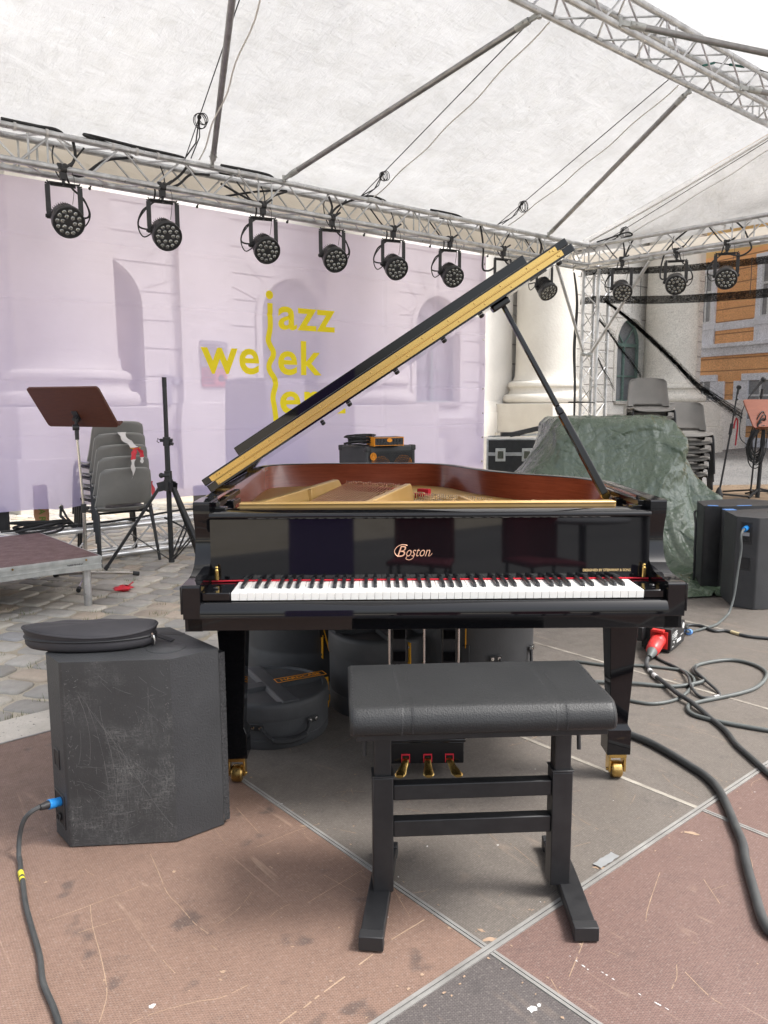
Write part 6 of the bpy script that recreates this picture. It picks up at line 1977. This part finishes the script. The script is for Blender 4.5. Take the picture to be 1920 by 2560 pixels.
for a in (0, 120, 240):
    d = Vector((math.cos(R(a)), math.sin(R(a)), 0)); MB().bar(Vector((0, 0, .05)), d * .3 + Vector((0, 0, .012)), .018, .018).build("leg", m_rubber, T)

# ---------------------------------------------------------------- stacking chairs
def chair(name, label, mat, group, loc, rz):
    T = thing(name, label, "chair", loc, rz, group)
    # local: faces +y; back at y ~ 0
    prof = [Vector((0, y, z)) for y, z in [(-.115, .80), (-.10, .74), (-.082, .66), (-.060, .58), (-.035, .515), (-.012, .470), (.03, .440), (.09, .430), (.18, .432), (.28, .440), (.36, .444), (.405, .436), (.425, .415)]]
    P = cr(prof, 3)
    nv = len(P) - 1
    def fn(u, v):
        k = v * nv; i = min(int(k), nv - 1); p = P[i].lerp(P[i + 1], k - i)
        x = 2 * u - 1
        if v < .45: hw = .205 + .030 * min(1, v / .35)
        else: hw = .235 - .02 * (v - .45) / .55
        # rounded top corners and front corners
        e = 0
        if v < .08: e = (.08 - v) / .08
        if v > .93: e = (v - .93) / .07
        hw -= .030 * (1 - math.sqrt(max(0, 1 - e * e))) 
        wrap = (abs(x) ** 3) * (.055 if v < .42 else .0)
        lift = (abs(x) ** 4) * (.018 if v > .5 else .018 * max(0, (v - .40) / .1) if v > .4 else 0)
        zt = -.012 * (abs(x) ** 3) * max(0, 1 - v / .1) if v < .1 else 0
        return (x * hw, p.y + wrap, p.z + lift + zt)
    def skip(u, v): return abs(u - .5) < .34 and .375 < v < .425
    sh = MB().grid(fn, 26, 38, skip=skip).build("shell", mat, T, fix=False, solid=.007, angle=60)
    rim = [fn(0, k / 20) for k in range(20, -1, -1)] + [fn(k / 20, 0) for k in range(1, 21)] + [fn(1, k / 20) for k in range(1, 21)]
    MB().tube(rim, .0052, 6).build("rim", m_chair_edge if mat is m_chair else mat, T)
    for s in (-1, 1):
        MB().tube(cr([(s * .205, .30, .420), (s * .215, .36, .418), (s * .228, .395, .385), (s * .248, .43, .0)], 5), .0125, 8).build("leg", m_blackmetal, T)
        MB().tube(cr([(s * .205, .12, .418), (s * .215, .04, .412), (s * .225, -.0, .375), (s * .252, -.075, .0)], 5), .0125, 8).build("leg", m_blackmetal, T)
        MB().cyl((s * .205, .10, .418), (s * .205, .32, .420), .011, n=8).build("side_rail", m_blackmetal, T)
    MB().cyl((-.205, .09, .416), (.205, .09, .416), .010, n=8).cyl((-.205, .31, .418), (.205, .31, .418), .010, n=8).build("cross_rail", m_blackmetal, T)
    return T
# facing away to the left of the camera
rz = R(39)
base = Vector((-2.155, 6.545, GZ))
fdir = Vector((-math.sin(rz), math.cos(rz), 0))
CL = ["lowest chair of the left grey stack, standing on the cobbles, its back nearest", "second chair from the bottom of the left grey stack", "middle chair of the left grey stack, with barrier tape knotted on its back", "second chair from the top of the left grey stack", "topmost chair of the left grey stack, partly behind the wooden music board"]
c0 = chair("stacking_chair", CL[0], m_chair, "grey chairs in the left stack", base, rz)
for k in range(1, 5):
    copy_tree(c0, loc=base + fdir * (.030 * k) + Vector((0, 0, .0935 * k)), label=CL[k])
# barrier tape tied on them
T = thing("barrier_tape", "red and white barrier tape knotted round the left stack of chairs", "tape", base + Vector((0, 0, 0)), rz)
def ribbon(pts, w, m, name, tw=0):
    P = cr(pts, 6); vs = []
    for i, p in enumerate(P):
        f = i / (len(P) - 1)
        a = tw * f + .4 * math.sin(f * 9)
        sd = Vector((math.cos(a), math.sin(a) * .5, .15 * math.sin(f * 14))) * w * (1 - .3 * math.sin(f * 7) ** 2)
        vs += [p - sd, p, p + sd + Vector((0, -.004, 0))]
    fs = []
    for i in range(len(P) - 1):
        for k in (0, 1): fs.append((i * 3 + k, i * 3 + k + 1, i * 3 + k + 4, i * 3 + k + 3))
    MB().add(vs, fs).build(name, m, T, fix=False)
ribbon([(-.02, -.06, 1.09), (-.01, -.085, 1.04), (.03, -.10, 1.0), (.055, -.125, .965)], .036, m_tapew, "white_band")
ribbon([(.03, -.135, .965), (.055, -.14, .955), (.09, -.135, .965)], .020, m_yellow, "yellow_band")
ribbon([(.055, -.14, .955), (.04, -.145, .92), (.03, -.15, .87)], .024, m_taper, "red_band")
ribbon([(.03, -.15, .87), (.022, -.155, .82), (.028, -.15, .77), (.012, -.15, .715)], .020, m_tapew, "white_band", 1.2)
ribbon([(.06, -.14, .965), (.10, -.14, .935), (.108, -.142, .885)], .020, m_taper, "red_band")
ribbon([(.108, -.142, .885), (.104, -.145, .85), (.106, -.145, .835)], .016, m_tapew, "white_band", .8)
ribbon([(.262, .08, .66), (.275, .10, .62), (.285, .09, .56), (.275, .07, .51)], .025, m_taper, "red_band", .8)

# pale chair stacks behind the green tarpaulin
rz2 = R(172)
def rstack(base, n, top_label, label, group):
    c = chair("stacking_chair", label, m_chairb, group, base, rz2)
    for k in range(1, n):
        copy_tree(c, loc=base + Vector((math.sin(rz2) * -.03 * k, math.cos(rz2) * .03 * k, .0935 * k)), label=(top_label if k == n - 1 else label))
rstack(Vector((3.13, 9.62, .0)), 9, "topmost pale grey chair left of the other, its whole back above the tarpaulin", "pale grey chair in the taller stack hidden behind the green tarpaulin", "pale chairs in the taller right stack")
rstack(Vector((3.55, 9.50, .0)), 6, "topmost chair of the shorter pale stack, near the red graffiti", "pale grey chair in the shorter stack at the tarpaulin's right side", "pale chairs in the shorter right stack")

# ---------------------------------------------------------------- loudspeaker tripod
T = thing("speaker_stand", "black tripod loudspeaker stand without a loudspeaker, left of the piano", "tripod stand", (-1.731, 6.345, GZ))
MB().cyl((0, 0, .98), (0, 0, 1.525), .0175, n=16).build("upper_pole", m_blackmetal, T)
MB().cyl((0, 0, 1.45), (0, 0, 1.526), .0182, n=16).build("worn_tip", m_rubber, T)
MB().cyl((0, 0, .70), (0, 0, 1.01), .0215, n=16).build("middle_pole", m_blackmetal, T)
mb = MB().cyl((0, 0, .985), (0, 0, 1.055), .030, n=16).cyl((-.05, -.01, 1.03), (.05, -.01, 1.03), .014, n=10).cyl((.035, -.015, 1.005), (.055, -.02, 1.0), .013, n=8)
mb.tube([(-.045, -.01, 1.03), (-.068, -.015, 1.045), (-.072, -.018, 1.02), (-.055, -.015, 1.01)], .004, 6); mb.build("height_collar", m_plastic, T, .003)
mb = MB().cyl((0, 0, .71), (0, 0, .785), .031, n=16).cyl((-.055, -.015, .75), (.02, -.02, .75), .016, n=10).ball((-.05, -.015, .75), .022, 6); mb.build("leg_collar", m_plastic, T, .003)
mb = MB().cyl((0, 0, .625), (0, 0, .715), .036, n=16)
hub = mb
angs = (199.6, 319.6, 79.6)
for a in angs:
    d = Vector((math.cos(R(a)), math.sin(R(a)), 0)); s = Vector((-d.y, d.x, 0))
    for q in (-1, 1): hub.bar(d * .02 + s * q * .022 + Vector((0, 0, .67)), d * .085 + s * q * .022 + Vector((0, 0, .655)), .006, .07)
hub.build("hub", m_plastic, T, .002)
MB().cyl((0, 0, .055), (0, 0, .66), .0205, n=16).build("lower_pole", m_blackmetal, T)
MB().lathe([(.024, 0), (.024, .03), (.021, .035)], (0, 0, .04), 16).build("end_plug", m_rubber, T)
for a in angs:
    d = Vector((math.cos(R(a)), math.sin(R(a)), 0))
    p0 = d * .07 + Vector((0, 0, .655)); p1 = d * .51 + Vector((0, 0, .02))
    lg = MB().bar(p0, p1, .034, .024).build("leg", m_blackmetal, T, .005)
    MB().bar(p0.lerp(p1, .955), p1 + (p1 - p0).normalized() * .005, .040, .030).build("rubber_foot", m_rubber, lg, .004)
    pm = p0.lerp(p1, .56); s = Vector((-d.y, d.x, 0)) * .018
    mb = MB()
    for q in (-1, 1): mb.bar(pm + s * q, d * .018 + s * q + Vector((0, 0, .065)), .014, .005)
    mb.cyl(pm - s * 1.3, pm + s * 1.3, .006, n=8)
    mb.build("strut", m_blackmetal, T)
# cables lying along the ground truss
t = thing("power_cable", "black cables lying along the shiny ground truss and looping by the chairs", "cable", ST(0, 0, 0), PSI, "cables on the ground truss")
mb = MB()
mb.tube(cr([(-7.4, .2, .28), (-6.7, .18, .275), (-6.3, .16, .29), (-5.9, .15, .32), (-5.5, .2, .30), (-5.2, .2, .29), (-4.6, .2, .28)], 8), .010, 6)
mb.tube(cr([(-5.25, .16, .27), (-5.1, .12, .275), (-5.0, .16, .28), (-5.12, .22, .285), (-5.25, .2, .28)], 6), .011, 6)
mb.tube(cr([(-6.05, .14, .27), (-5.95, .05, .20), (-5.80, -.05, .08), (-5.65, -.12, .0), (-5.45, -.1, -.02)], 6), .008, 6)
mb.build("lead", m_rubber, t)
t = thing("power_cable", "black cable coil lying on the ground truss at the left edge", "cable", ST(0, 0, 0), PSI, "cables on the ground truss")
mb = MB()
for k in range(5):
    mb.tube([(-7.1 + (.16 + .02 * k) * math.cos(a), .14 + .08 * math.sin(a), .28 + .012 * k + .03 * math.sin(a + k)) for a in [6.2832 * i / 26 for i in range(26)]], .010, 6, closed=True)
mb.build("lead", m_rubber, t)

# ---------------------------------------------------------------- bass cabinet, amplifier head and its cable
az = math.atan2(.30, .37)
T = thing("bass_cabinet", "black bass cabinet with orange speaker cones behind the mesh, behind the piano", "loudspeaker", (-.135, 6.20, 0), R(38))
# local: front along +x from the near corner, side along -x... front face at y = 0
W_, D_, H_ = .50, .38, .935
mb = MB().bx(0, W_, .0, D_, .01, H_)
bo = mb.build("shell", m_text, T, .012, 3)
mb = MB()
for x in (0, W_):
    for y in (0, D_):
        mb.box((x - (.02 if x else -.02), y - (.02 if y else -.02), H_ - .017), (.048, .048, .046))
mb.build("corner_guard", m_plastic, T, .008)
MB().bx(.035, W_ - .035, -.004, .0, .25, H_ - .035).build("baffle", m_rubber, T)
orange = M("orange_cone", (.62, .20, .015), .5)
mb = MB()
for cx in (.135, .365):
    for cz in (.76, .50):
        mb.lathe([(.105, 0), (.105, .003), (.080, .003), (.080, 0)], (cx, -.0045, cz), 32, (0, -1, 0)); mb.lathe([(.035, 0), (.030, .003), (.001, .004)], (cx, -.0045, cz), 20, (0, -1, 0))
mb.build("cone", orange, T)
mb = MB()
for i in range(28):
    for s in (-1, 1):
        x0 = .04 + i * .0165
        mb.bar((x0 if s > 0 else x0, -.012, H_ - .045), (x0 + s * .30, -.012, H_ - .045 - .42), .004, .004)
mb.v = [(min(max(p[0], .037), W_ - .037), p[1], max(p[2], .27)) for p in mb.v]
mb.build("grille", m_lamp, T)
mb = MB().lathe([(.030, 0), (.030, .003), (.025, .003), (.025, .0)], (.055, -.0145, .862), 24, (0, -1, 0)); mb.ball((.055, -.016, .872), .006, 6); mb.lathe([(.014, 0), (.006, .016)], (.055, -.016, .850), 12, (0, 0, 1), 0, 1, .15)
mb.build("badge", m_orangep, T)
# the side with handle and port
mb = MB().bx(-.006, 0, .06, .15, .60, .82).bx(-.007, .002, .075, .135, .615, .805, 1); mb.build("handle", [m_plastic, m_rubber], T, .002)
mb = MB().lathe([(.040, 0), (.040, .006), (.028, .006), (.026, .001)], (-.001, .225, .73), 20, (-1, 0, 0)); mb.build("port", m_plastic, T)
T.location = (-.135, 6.20, 0)
T = thing("amplifier_head", "small black amplifier head with orange trim on top of the bass cabinet", "amplifier", (-.055, 6.22, .9365), R(20))
T.scale = (.74, .8, .95)
MB().bx(-.02, .30, 0, .24, .008, .078).build("case", m_blackmetal, T, .004)
mb = MB().bx(-.026, -.020, -.004, .24, .004, .080).bx(.30, .306, -.004, .24, .004, .080); mb.bx(-.02, .30, -.0045, -.001, .072, .077); mb.bx(-.02, .30, -.0045, -.001, .010, .014); mb.build("trim", m_orangep, T)
mb = MB()
for i, x in enumerate((.02, .055, .09, .20, .235, .27)): mb.lathe([(.011, 0), (.009, .012), (.001, .0125)], (x, -.002, .052), 12, (0, -1, 0))
for x in (.02, .05, .08, .11, .14, .20, .24): mb.lathe([(.007, 0), (.006, .010), (.001, .0105)], (x, -.002, .026), 10, (0, -1, 0))
mb.build("knob", m_plastic, T)
mb = MB().lathe([(.030, 0), (.030, .003), (.020, .004)], (.145, -.001, .054), 20, (0, -1, 0), 0, 1, .55); mb.build("meter_bezel", m_orangep, T)
t = thing("instrument_cable", "coiled black cable lying beside the amplifier head on the bass cabinet", "cable", (-.19, 6.36, .942), .3)
mb = MB()
rnd = random.Random(3)
for k in range(13):
    rr = .10 + rnd.uniform(-.02, .02)
    mb.tube([(rr * math.cos(a) * 1.15 + rnd.uniform(-.0, .01), rr * .8 * math.sin(a), .006 + .005 * k + .014 * math.sin(a + k * 1.3) + .012) for a in [6.2832 * i / 28 for i in range(28)]], .005, 6, closed=True)
mb.build("coil", m_rubber, t)

# ---------------------------------------------------------------- flight case
T = thing("flight_case", "black flight case with aluminium edges and butterfly latches behind the banner's right end", "flight case", (1.33, 10.28, 0), R(-3))
MB().bx(.01, .95, .01, .6, .0, .60).build("body", m_plastic, T)
MB().bx(.01, .95, .01, .6, .612, .80).build("lid", m_plastic, T)
mb = MB()
for z in (.588, .612, .79, .0): mb.bx(.0, .96, .0, .03, z, z + .018)
mb.bx(0, .024, .001, .03, .02, .79); mb.bx(.936, .96, .001, .03, .02, .79); mb.bx(0, .96, .03, .61, .79, .806); mb.bx(0, .012, .03, .61, .02, .79)
mb.build("edge_profile", m_alu, T, .002)
for x in (.18, .52, .80):
    for z in (.60, .30) if True else ():
        mb = MB().bx(x - .065, x + .065, -.008, .0, z - .085, z + .085); l = mb.build("latch", m_alu_dull, T, .004)
        MB().bx(x - .04, x + .04, -.012, -.007, z - .05, z + .05).build("latch_wing", m_chrome, l, .003)
mb = MB().bar((.02, .02, .835), (.70, .05, .86), .03, .02); mb.build("loose_tube", m_alu, T)
t = thing("black_beam", "black beam leaning across the top of the flight case", "beam", (1.62, 10.2, .86), R(5))
MB().bar((0, 0, 0), (.95, .1, .20), .05, .06).box((.0, .0, .01), (.25, .06, .05)).build("beam", m_plastic, t, .004)

# ---------------------------------------------------------------- green tarpaulin over a heap of gear
def tarpaulin():
    """a sheet let fall over a heap of boxes (a small cloth simulation), then crumpled"""
    import numpy as np
    T = thing("green_tarpaulin", "crumpled dark green tarpaulin draped over a tall heap beside the piano", "tarpaulin", (0, 0, 0))
    NX, NY, h = 128, 116, .036
    rs = np.random.RandomState(5)
    gx, gy = np.meshgrid((np.arange(NX) - NX / 2) * h, (np.arange(NY) - NY / 2) * h)
    ca, sa = math.cos(.16), math.sin(.16)
    P = np.stack([2.02 + gx * ca - gy * sa, 7.05 + gx * sa + gy * ca, np.full_like(gx, 1.22)], -1)
    P[..., 2] += rs.normal(0, .004, gx.shape)
    # boxes under it: x0, x1, y0, y1, top
    B = [(1.46, 2.50, 6.60, 7.60, 1.135), (1.10, 1.46, 6.45, 7.2, .62), (2.50, 2.78, 6.5, 7.4, .50), (1.70, 2.40, 6.28, 6.60, .34), (1.44, 1.60, 6.54, 6.7, 1.15), (2.36, 2.52, 6.52, 6.68, 1.155)]
    V = np.zeros_like(P)
    def con(a, b, L, k):
        d = P[b] - P[a]
        l = np.sqrt((d * d).sum(-1, keepdims=True)) + 1e-9
        c = d * ((l - L) / l * .5 * k)
        P[a] += c; P[b] -= c
    S = slice
    groups = []
    for o in (0, 1):
        n = (NX - o) // 2; groups.append(((S(None), S(o, o + 2 * n - 1, 2)), (S(None), S(o + 1, o + 2 * n, 2)), h, 1.0))
        n = (NY - o) // 2; groups.append(((S(o, o + 2 * n - 1, 2), S(None)), (S(o + 1, o + 2 * n, 2), S(None)), h, 1.0))
        for q in (0, 1):
            a0, a1 = (S(0, NX - 1), S(1, NX)) if q == 0 else (S(1, NX), S(0, NX - 1))
            groups.append(((S(o, o + 2 * n - 1, 2), a0), (S(o + 1, o + 2 * n, 2), a1), h * 1.4142, .7))
    for o in range(4):
        idx = np.array([i for i in range(NX - 2) if i % 4 in (o, (o + 1) % 4) and True])
        ii = np.array([i for i in range(o, NX - 2, 4)])
        groups.append(((S(None), ii), (S(None), ii + 2), 2 * h, .05))
        jj = np.array([j for j in range(o, NY - 2, 4)])
        groups.append(((jj, S(None)), (jj + 2, S(None)), 2 * h, .05))
    dt = 1 / 50
    for step in range(230):
        V[..., 2] -= 9.8 * dt
        V *= .985
        old = P.copy()
        P += V * dt
        for it in range(7):
            for a, b, L, k in groups: con(a, b, L, k)
            m = P[..., 2] < .012
            P[..., 2][m] = .012
            P[..., :2][m] = old[..., :2][m] + (P[..., :2][m] - old[..., :2][m]) * .35
            for x0, x1, y0, y1, zt in B:
                r = .012
                x, y, z = P[..., 0], P[..., 1], P[..., 2]
                ins = (x > x0 - r) & (x < x1 + r) & (y > y0 - r) & (y < y1 + r) & (z < zt + r)
                if not ins.any(): continue
                dd = np.stack([x - (x0 - r), (x1 + r) - x, y - (y0 - r), (y1 + r) - y, (zt + r) - z], -1)
                w = dd.argmin(-1)
                for q, (ax, val) in enumerate(((0, x0 - r), (0, x1 + r), (1, y0 - r), (1, y1 + r), (2, zt + r))):
                    mm = ins & (w == q)
                    P[..., ax][mm] = val
                    if q == 4: P[..., :2][mm] = old[..., :2][mm] + (P[..., :2][mm] - old[..., :2][mm]) * .3
        V = (P - old) / dt
        sp = np.sqrt((V * V).sum(-1, keepdims=True)); V *= np.minimum(1, 3.0 / (sp + 1e-9))
    # refine the sheet and press creases into it
    def up(A):
        o = np.empty((A.shape[0] * 2 - 1,) + A.shape[1:])
        o[::2] = A; o[1::2] = (A[1:] + A[:-1]) / 2
        return o
    for _ in range(2):
        P = up(P); P = np.swapaxes(up(np.swapaxes(P, 0, 1)), 0, 1)
        Q = P.copy(); Q[1:-1, 1:-1] = (P[1:-1, 1:-1] * 4 + P[:-2, 1:-1] + P[2:, 1:-1] + P[1:-1, :-2] + P[1:-1, 2:]) / 8; P = Q
    my, mx = P.shape[:2]
    ux, uy = np.meshgrid(np.linspace(-NX * h / 2, NX * h / 2, mx), np.linspace(-NY * h / 2, NY * h / 2, my))
    du = np.gradient(P, axis=1); dv = np.gradient(P, axis=0)
    Nn = np.cross(du, dv); Nn /= np.sqrt((Nn * Nn).sum(-1, keepdims=True)) + 1e-9
    D = np.zeros_like(ux)
    def crease(cx, cy, ang, L, w, amp, bend):
        c, s_ = math.cos(ang), math.sin(ang)
        t = (ux - cx) * c + (uy - cy) * s_; d = -(ux - cx) * s_ + (uy - cy) * c - bend * t * t
        k = np.clip(1 - (t / L) ** 2, 0, 1)
        return amp * k * np.exp(-np.abs(d) / (w * (.35 + .65 * k)))
    for i in range(16):
        D += crease(rs.uniform(-1.5, 1.5), rs.uniform(-1.9, -.4), 1.57 + rs.normal(0, .55), rs.uniform(.5, 1.1), rs.uniform(.06, .11), rs.uniform(.02, .055) * rs.choice((-1, 1, 1)), rs.normal(0, .25))
    for i in range(12):
        D += crease(1.0 + rs.uniform(-.3, .7), -1.0 + rs.uniform(-.6, .5), 2.3 + rs.normal(0, .25), rs.uniform(.3, .9), rs.uniform(.04, .08), rs.uniform(.015, .045) * rs.choice((-1, 1)), rs.normal(0, .3))
    for i in range(210):
        D += crease(rs.uniform(-2.2, 2.2), rs.uniform(-2.0, 1.0), rs.uniform(0, 3.14), rs.uniform(.10, .34), rs.uniform(.014, .034), rs.uniform(.006, .022) * rs.choice((-1, 1)), rs.normal(0, .9))
    for i in range(520):
        D += crease(rs.uniform(-2.2, 2.2), rs.uniform(-2.0, 1.0), rs.uniform(0, 3.14), rs.uniform(.04, .13), rs.uniform(.008, .016), rs.uniform(.003, .009) * rs.choice((-1, 1)), rs.normal(0, 2.0))
    P = P + Nn * D[..., None]
    P[..., 2] = np.maximum(P[..., 2], .006)
    me = bpy.data.meshes.new("sheet")
    nv = my * mx
    idx = np.arange(nv).reshape(my, mx)
    q = np.stack([idx[:-1, :-1], idx[:-1, 1:], idx[1:, 1:], idx[1:, :-1]], -1).reshape(-1, 4)
    me.vertices.add(nv); me.vertices.foreach_set("co", P.reshape(-1).astype(np.float32))
    me.loops.add(q.size); me.loops.foreach_set("vertex_index", q.reshape(-1).astype(np.int32))
    me.polygons.add(len(q)); me.polygons.foreach_set("loop_start", np.arange(0, q.size, 4, dtype=np.int32))
    me.polygons.foreach_set("use_smooth", np.ones(len(q), dtype=bool))
    me.update(calc_edges=True); me.validate()
    me.materials.append(m_greentarp)
    o = bpy.data.objects.new("sheet", me); COL.objects.link(o); o.parent = T
tarpaulin()

# ---------------------------------------------------------------- drum cases under the piano
def drum_case(label, c, r, h, rzd, lid=.06, word=True, straps=True, handle=None):
    T = thing("drum_case", label, "drum case", (*c, .0), R(rzd), "drum cases under the piano")
    zl = h - lid
    prof = [(r * .96, .0), (r * .985, .012), (r * .985, zl * .30), (r * .975, zl * .32), (r * .985, zl * .34), (r * .985, zl)]
    MB().lathe(prof, n=64).build("shell", m_case, T)
    lp = [(r * 1.0, zl - .012), (r * 1.008, zl), (r * 1.0, h - .020), (r * .985, h - .006), (r * .955, h), (r * .90, h + .002), (r * .885, h - .008), (r * .5, h - .008), (r * .02, h - .008)]
    ld = MB().lathe(lp, n=64).build("lid", m_case, T)
    mb = MB()
    for k in range(2):
        d = Vector((math.cos(k * math.pi / 2), math.sin(k * math.pi / 2), 0)); s = Vector((-d.y, d.x, 0))
        wd = r * .13
        z = h - .010 + .0006 * k
        for q0, q1, hh in ((-.95, .95, .016), ):
            p0, p1 = d * r * q0, d * r * q1
            vs = []
            for p in (p0, p1):
                for kk, zz in ((-wd * 1.4, z), (-wd, z + hh), (wd, z + hh), (wd * 1.4, z)): vs.append(p + s * kk + Vector((0, 0, zz)))
            mb.add(vs, [(0, 1, 5, 4), (1, 2, 6, 5), (2, 3, 7, 6), (0, 3, 2, 1), (4, 5, 6, 7)])
    mb.build("lid_rib", m_case, ld, .004)
    if word:
        z = h + .0085
        mb = MB()
        wv = MB()
        text_on(mb, "HARDCASE", (.04, -.012, z), (1, 0, 0), (0, 1, 0), r * .75, .024, 0, .03)
        for a, b in (((.02, -.022), (r * .75 + .06, -.022)), ((.02, .022), (r * .75 + .06, .022))): mb.bar((*a, z - .0005), (*b, z - .0005), .0025, .0015)
        for x in (.02, r * .75 + .06): mb.bar((x, -.022, z - .0005), (x, .022, z - .0005), .0025, .0015)
        mb.build("badge", m_orangep, ld, fix=False)
    if straps:
        for a in straps:
            d = Vector((math.cos(R(a)), math.sin(R(a)), 0)); s = Vector((-d.y, d.x, 0))
            rr = r * 1.012
            mb = MB()
            mb.bar(d * rr + Vector((0, 0, h - .01)), d * (rr + .003) + Vector((0, 0, h * .62)), .003, .026, up=d)
            mb.bar(d * rr + Vector((0, 0, h * .22)), d * (rr + .006) + Vector((0, 0, h * .42)), .003, .026, up=d)
            mb.bar(d * (rr + .008) + Vector((0, 0, h * .50)), d * (rr + .02) + s * .03 + Vector((0, 0, h * .28)), .003, .024, up=d)
            mb.v = [tuple(p) for p in mb.v]
            st = mb.build("strap", m_yellow, T)
            mb = MB().bar(d * (rr + .006) + Vector((0, 0, h * .40)), d * (rr + .006) + Vector((0, 0, h * .64)), .032, .012, up=d).build("buckle", m_rubber, T, .003)
            mb = MB()
            for zz in (h - .03, h * .25): mb.lathe([(.007, 0), (.006, .004), (.001, .005)], d * (rr + .002) + Vector((0, 0, zz)), 10, d)
            mb.build("rivet", m_chrome, T)
    if handle is not None:
        a = R(handle)
        def at(da, zz, off=.004): return Vector((math.cos(a + da) * (r + off), math.sin(a + da) * (r + off), zz))
        w = .11 / r
        mb = MB()
        for sg in (-1, 1):
            p = at(sg * w, h * .52); d = Vector((math.cos(a + sg * w), math.sin(a + sg * w), 0)); s = Vector((-d.y, d.x, 0))
            mb.box(p, (.004, .055, .026), 0, Matrix((d, s, Vector((0, 0, 1)))).transposed())
        pl = mb.build("handle_plate", m_plastic, T, .002)
        mb = MB()
        for sg in (-1, 1):
            for o in (-.014, .014):
                d = Vector((math.cos(a + sg * w), math.sin(a + sg * w), 0))
                mb.lathe([(.008, 0), (.007, .005), (.001, .006)], at(sg * w + o / r, h * .52, .006), 10, d)
        mb.build("rivet", m_chrome, T)
        P = cr([at(-w * .85, h * .52, .008), at(-w * .7, h * .40, .018), at(-w * .45, h * .30, .03), at(0, h * .27, .034), at(w * .45, h * .30, .03), at(w * .7, h * .40, .018), at(w * .85, h * .52, .008)], 6)
        n = len(P)
        mb = MB().tube(P, [.0065 + (.006 if .3 < i / n < .72 else 0) for i in range(n)], 8)
        mb.build("handle", m_rubber, T)
drum_case("round flat drum case with orange badge and carrying handle beside the front left leg", (-.452, 3.035), .228, .178, 28, .055, True, (-2,), -96 + 0)
drum_case("drum case with torn badge lying behind the pedal posts, right of the flat one", (-.015, 3.30), .225, .335, 20, .08, True, (-80,), None)
drum_case("big dark drum case at the back under the piano's left side", (-.40, 3.80), .30, .56, 10, .10, False, (-78,), None)
drum_case("tall drum case with handle and yellow strap behind the bench's right side", (.375, 3.36), .275, .50, 0, .10, False, (-100,), -52)

# ---------------------------------------------------------------- the square behind the camera, seen in the lacquer
T = thing("advertising_banner", "upright purple advertising banner standing in the square before the stage", "banner", (-.44, -2.6, 0), R(178))
MB().bx(-.31, .31, -.006, .006, .05, 2.0).build("sheet", M("purple_cloth", (.16, .10, .36), .8), T)
mb = MB(); text_on(mb, "Regensburg", (-.25, -.009, .70), (1, 0, 0), (0, 0, 1), .5, .10, 0, .01)
mb.build("lettering", m_yellowprint, T, fix=False)
MB().bx(-.33, .33, -.12, .12, 0, .045).build("foot", m_alu, T, .006)
def cafe_chair(loc, rz, label):
    T = thing("cafe_chair", label, "chair", loc, rz, "covered chairs in the square")
    MB().grid(lambda u, v: ((u - .5) * .46, -.02 + .03 * math.sin(u * 9) * .3, .42 + .46 * v), 12, 8).grid(lambda u, v: ((u - .5) * .46, -.02 + .42 * v, .44 + .01 * math.sin(u * 5)), 8, 8).build("cover", m_maroon, T, fix=False, solid=.03)
    for x in (-.2, .2):
        for y in (.0, .38): MB().cyl((x, y, 0), (x, y, .44), .012).build("leg", m_blackmetal, T)
cafe_chair((.42, -1.1, -.05), .2, "chair with a maroon cover standing behind the viewer, beside its twin")
cafe_chair((1.22, -1.0, -.05), -.3, "chair with a maroon cover standing nearer to the round table")
T = thing("cafe_table", "round grey cafe table on a four armed foot nearest to the stage", "table", (1.7, -1.3, -.05), 0, "cafe tables in the square")
MB().lathe([(.36, .70), (.37, .71), (.37, .725), (.36, .73)], n=36).build("tabletop", m_plaque, T)
MB().cyl((0, 0, .05), (0, 0, .70), .03).build("column", m_blackmetal, T)
for a in (0, 90, 180, 270):
    d = Vector((math.cos(R(a + 20)), math.sin(R(a + 20)), 0)); MB().bar(d * .02 + Vector((0, 0, .08)), d * .34 + Vector((0, 0, .015)), .035, .02).build("foot", m_chrome, T)
copy_tree(T, loc=(2.6, -2.4, -.05), label="round grey cafe table farther back in the square, near the second chair's side")
copy_tree(T, loc=(.65, -3.0, -.05), label="round grey cafe table farthest from the stage, behind both covered chairs")
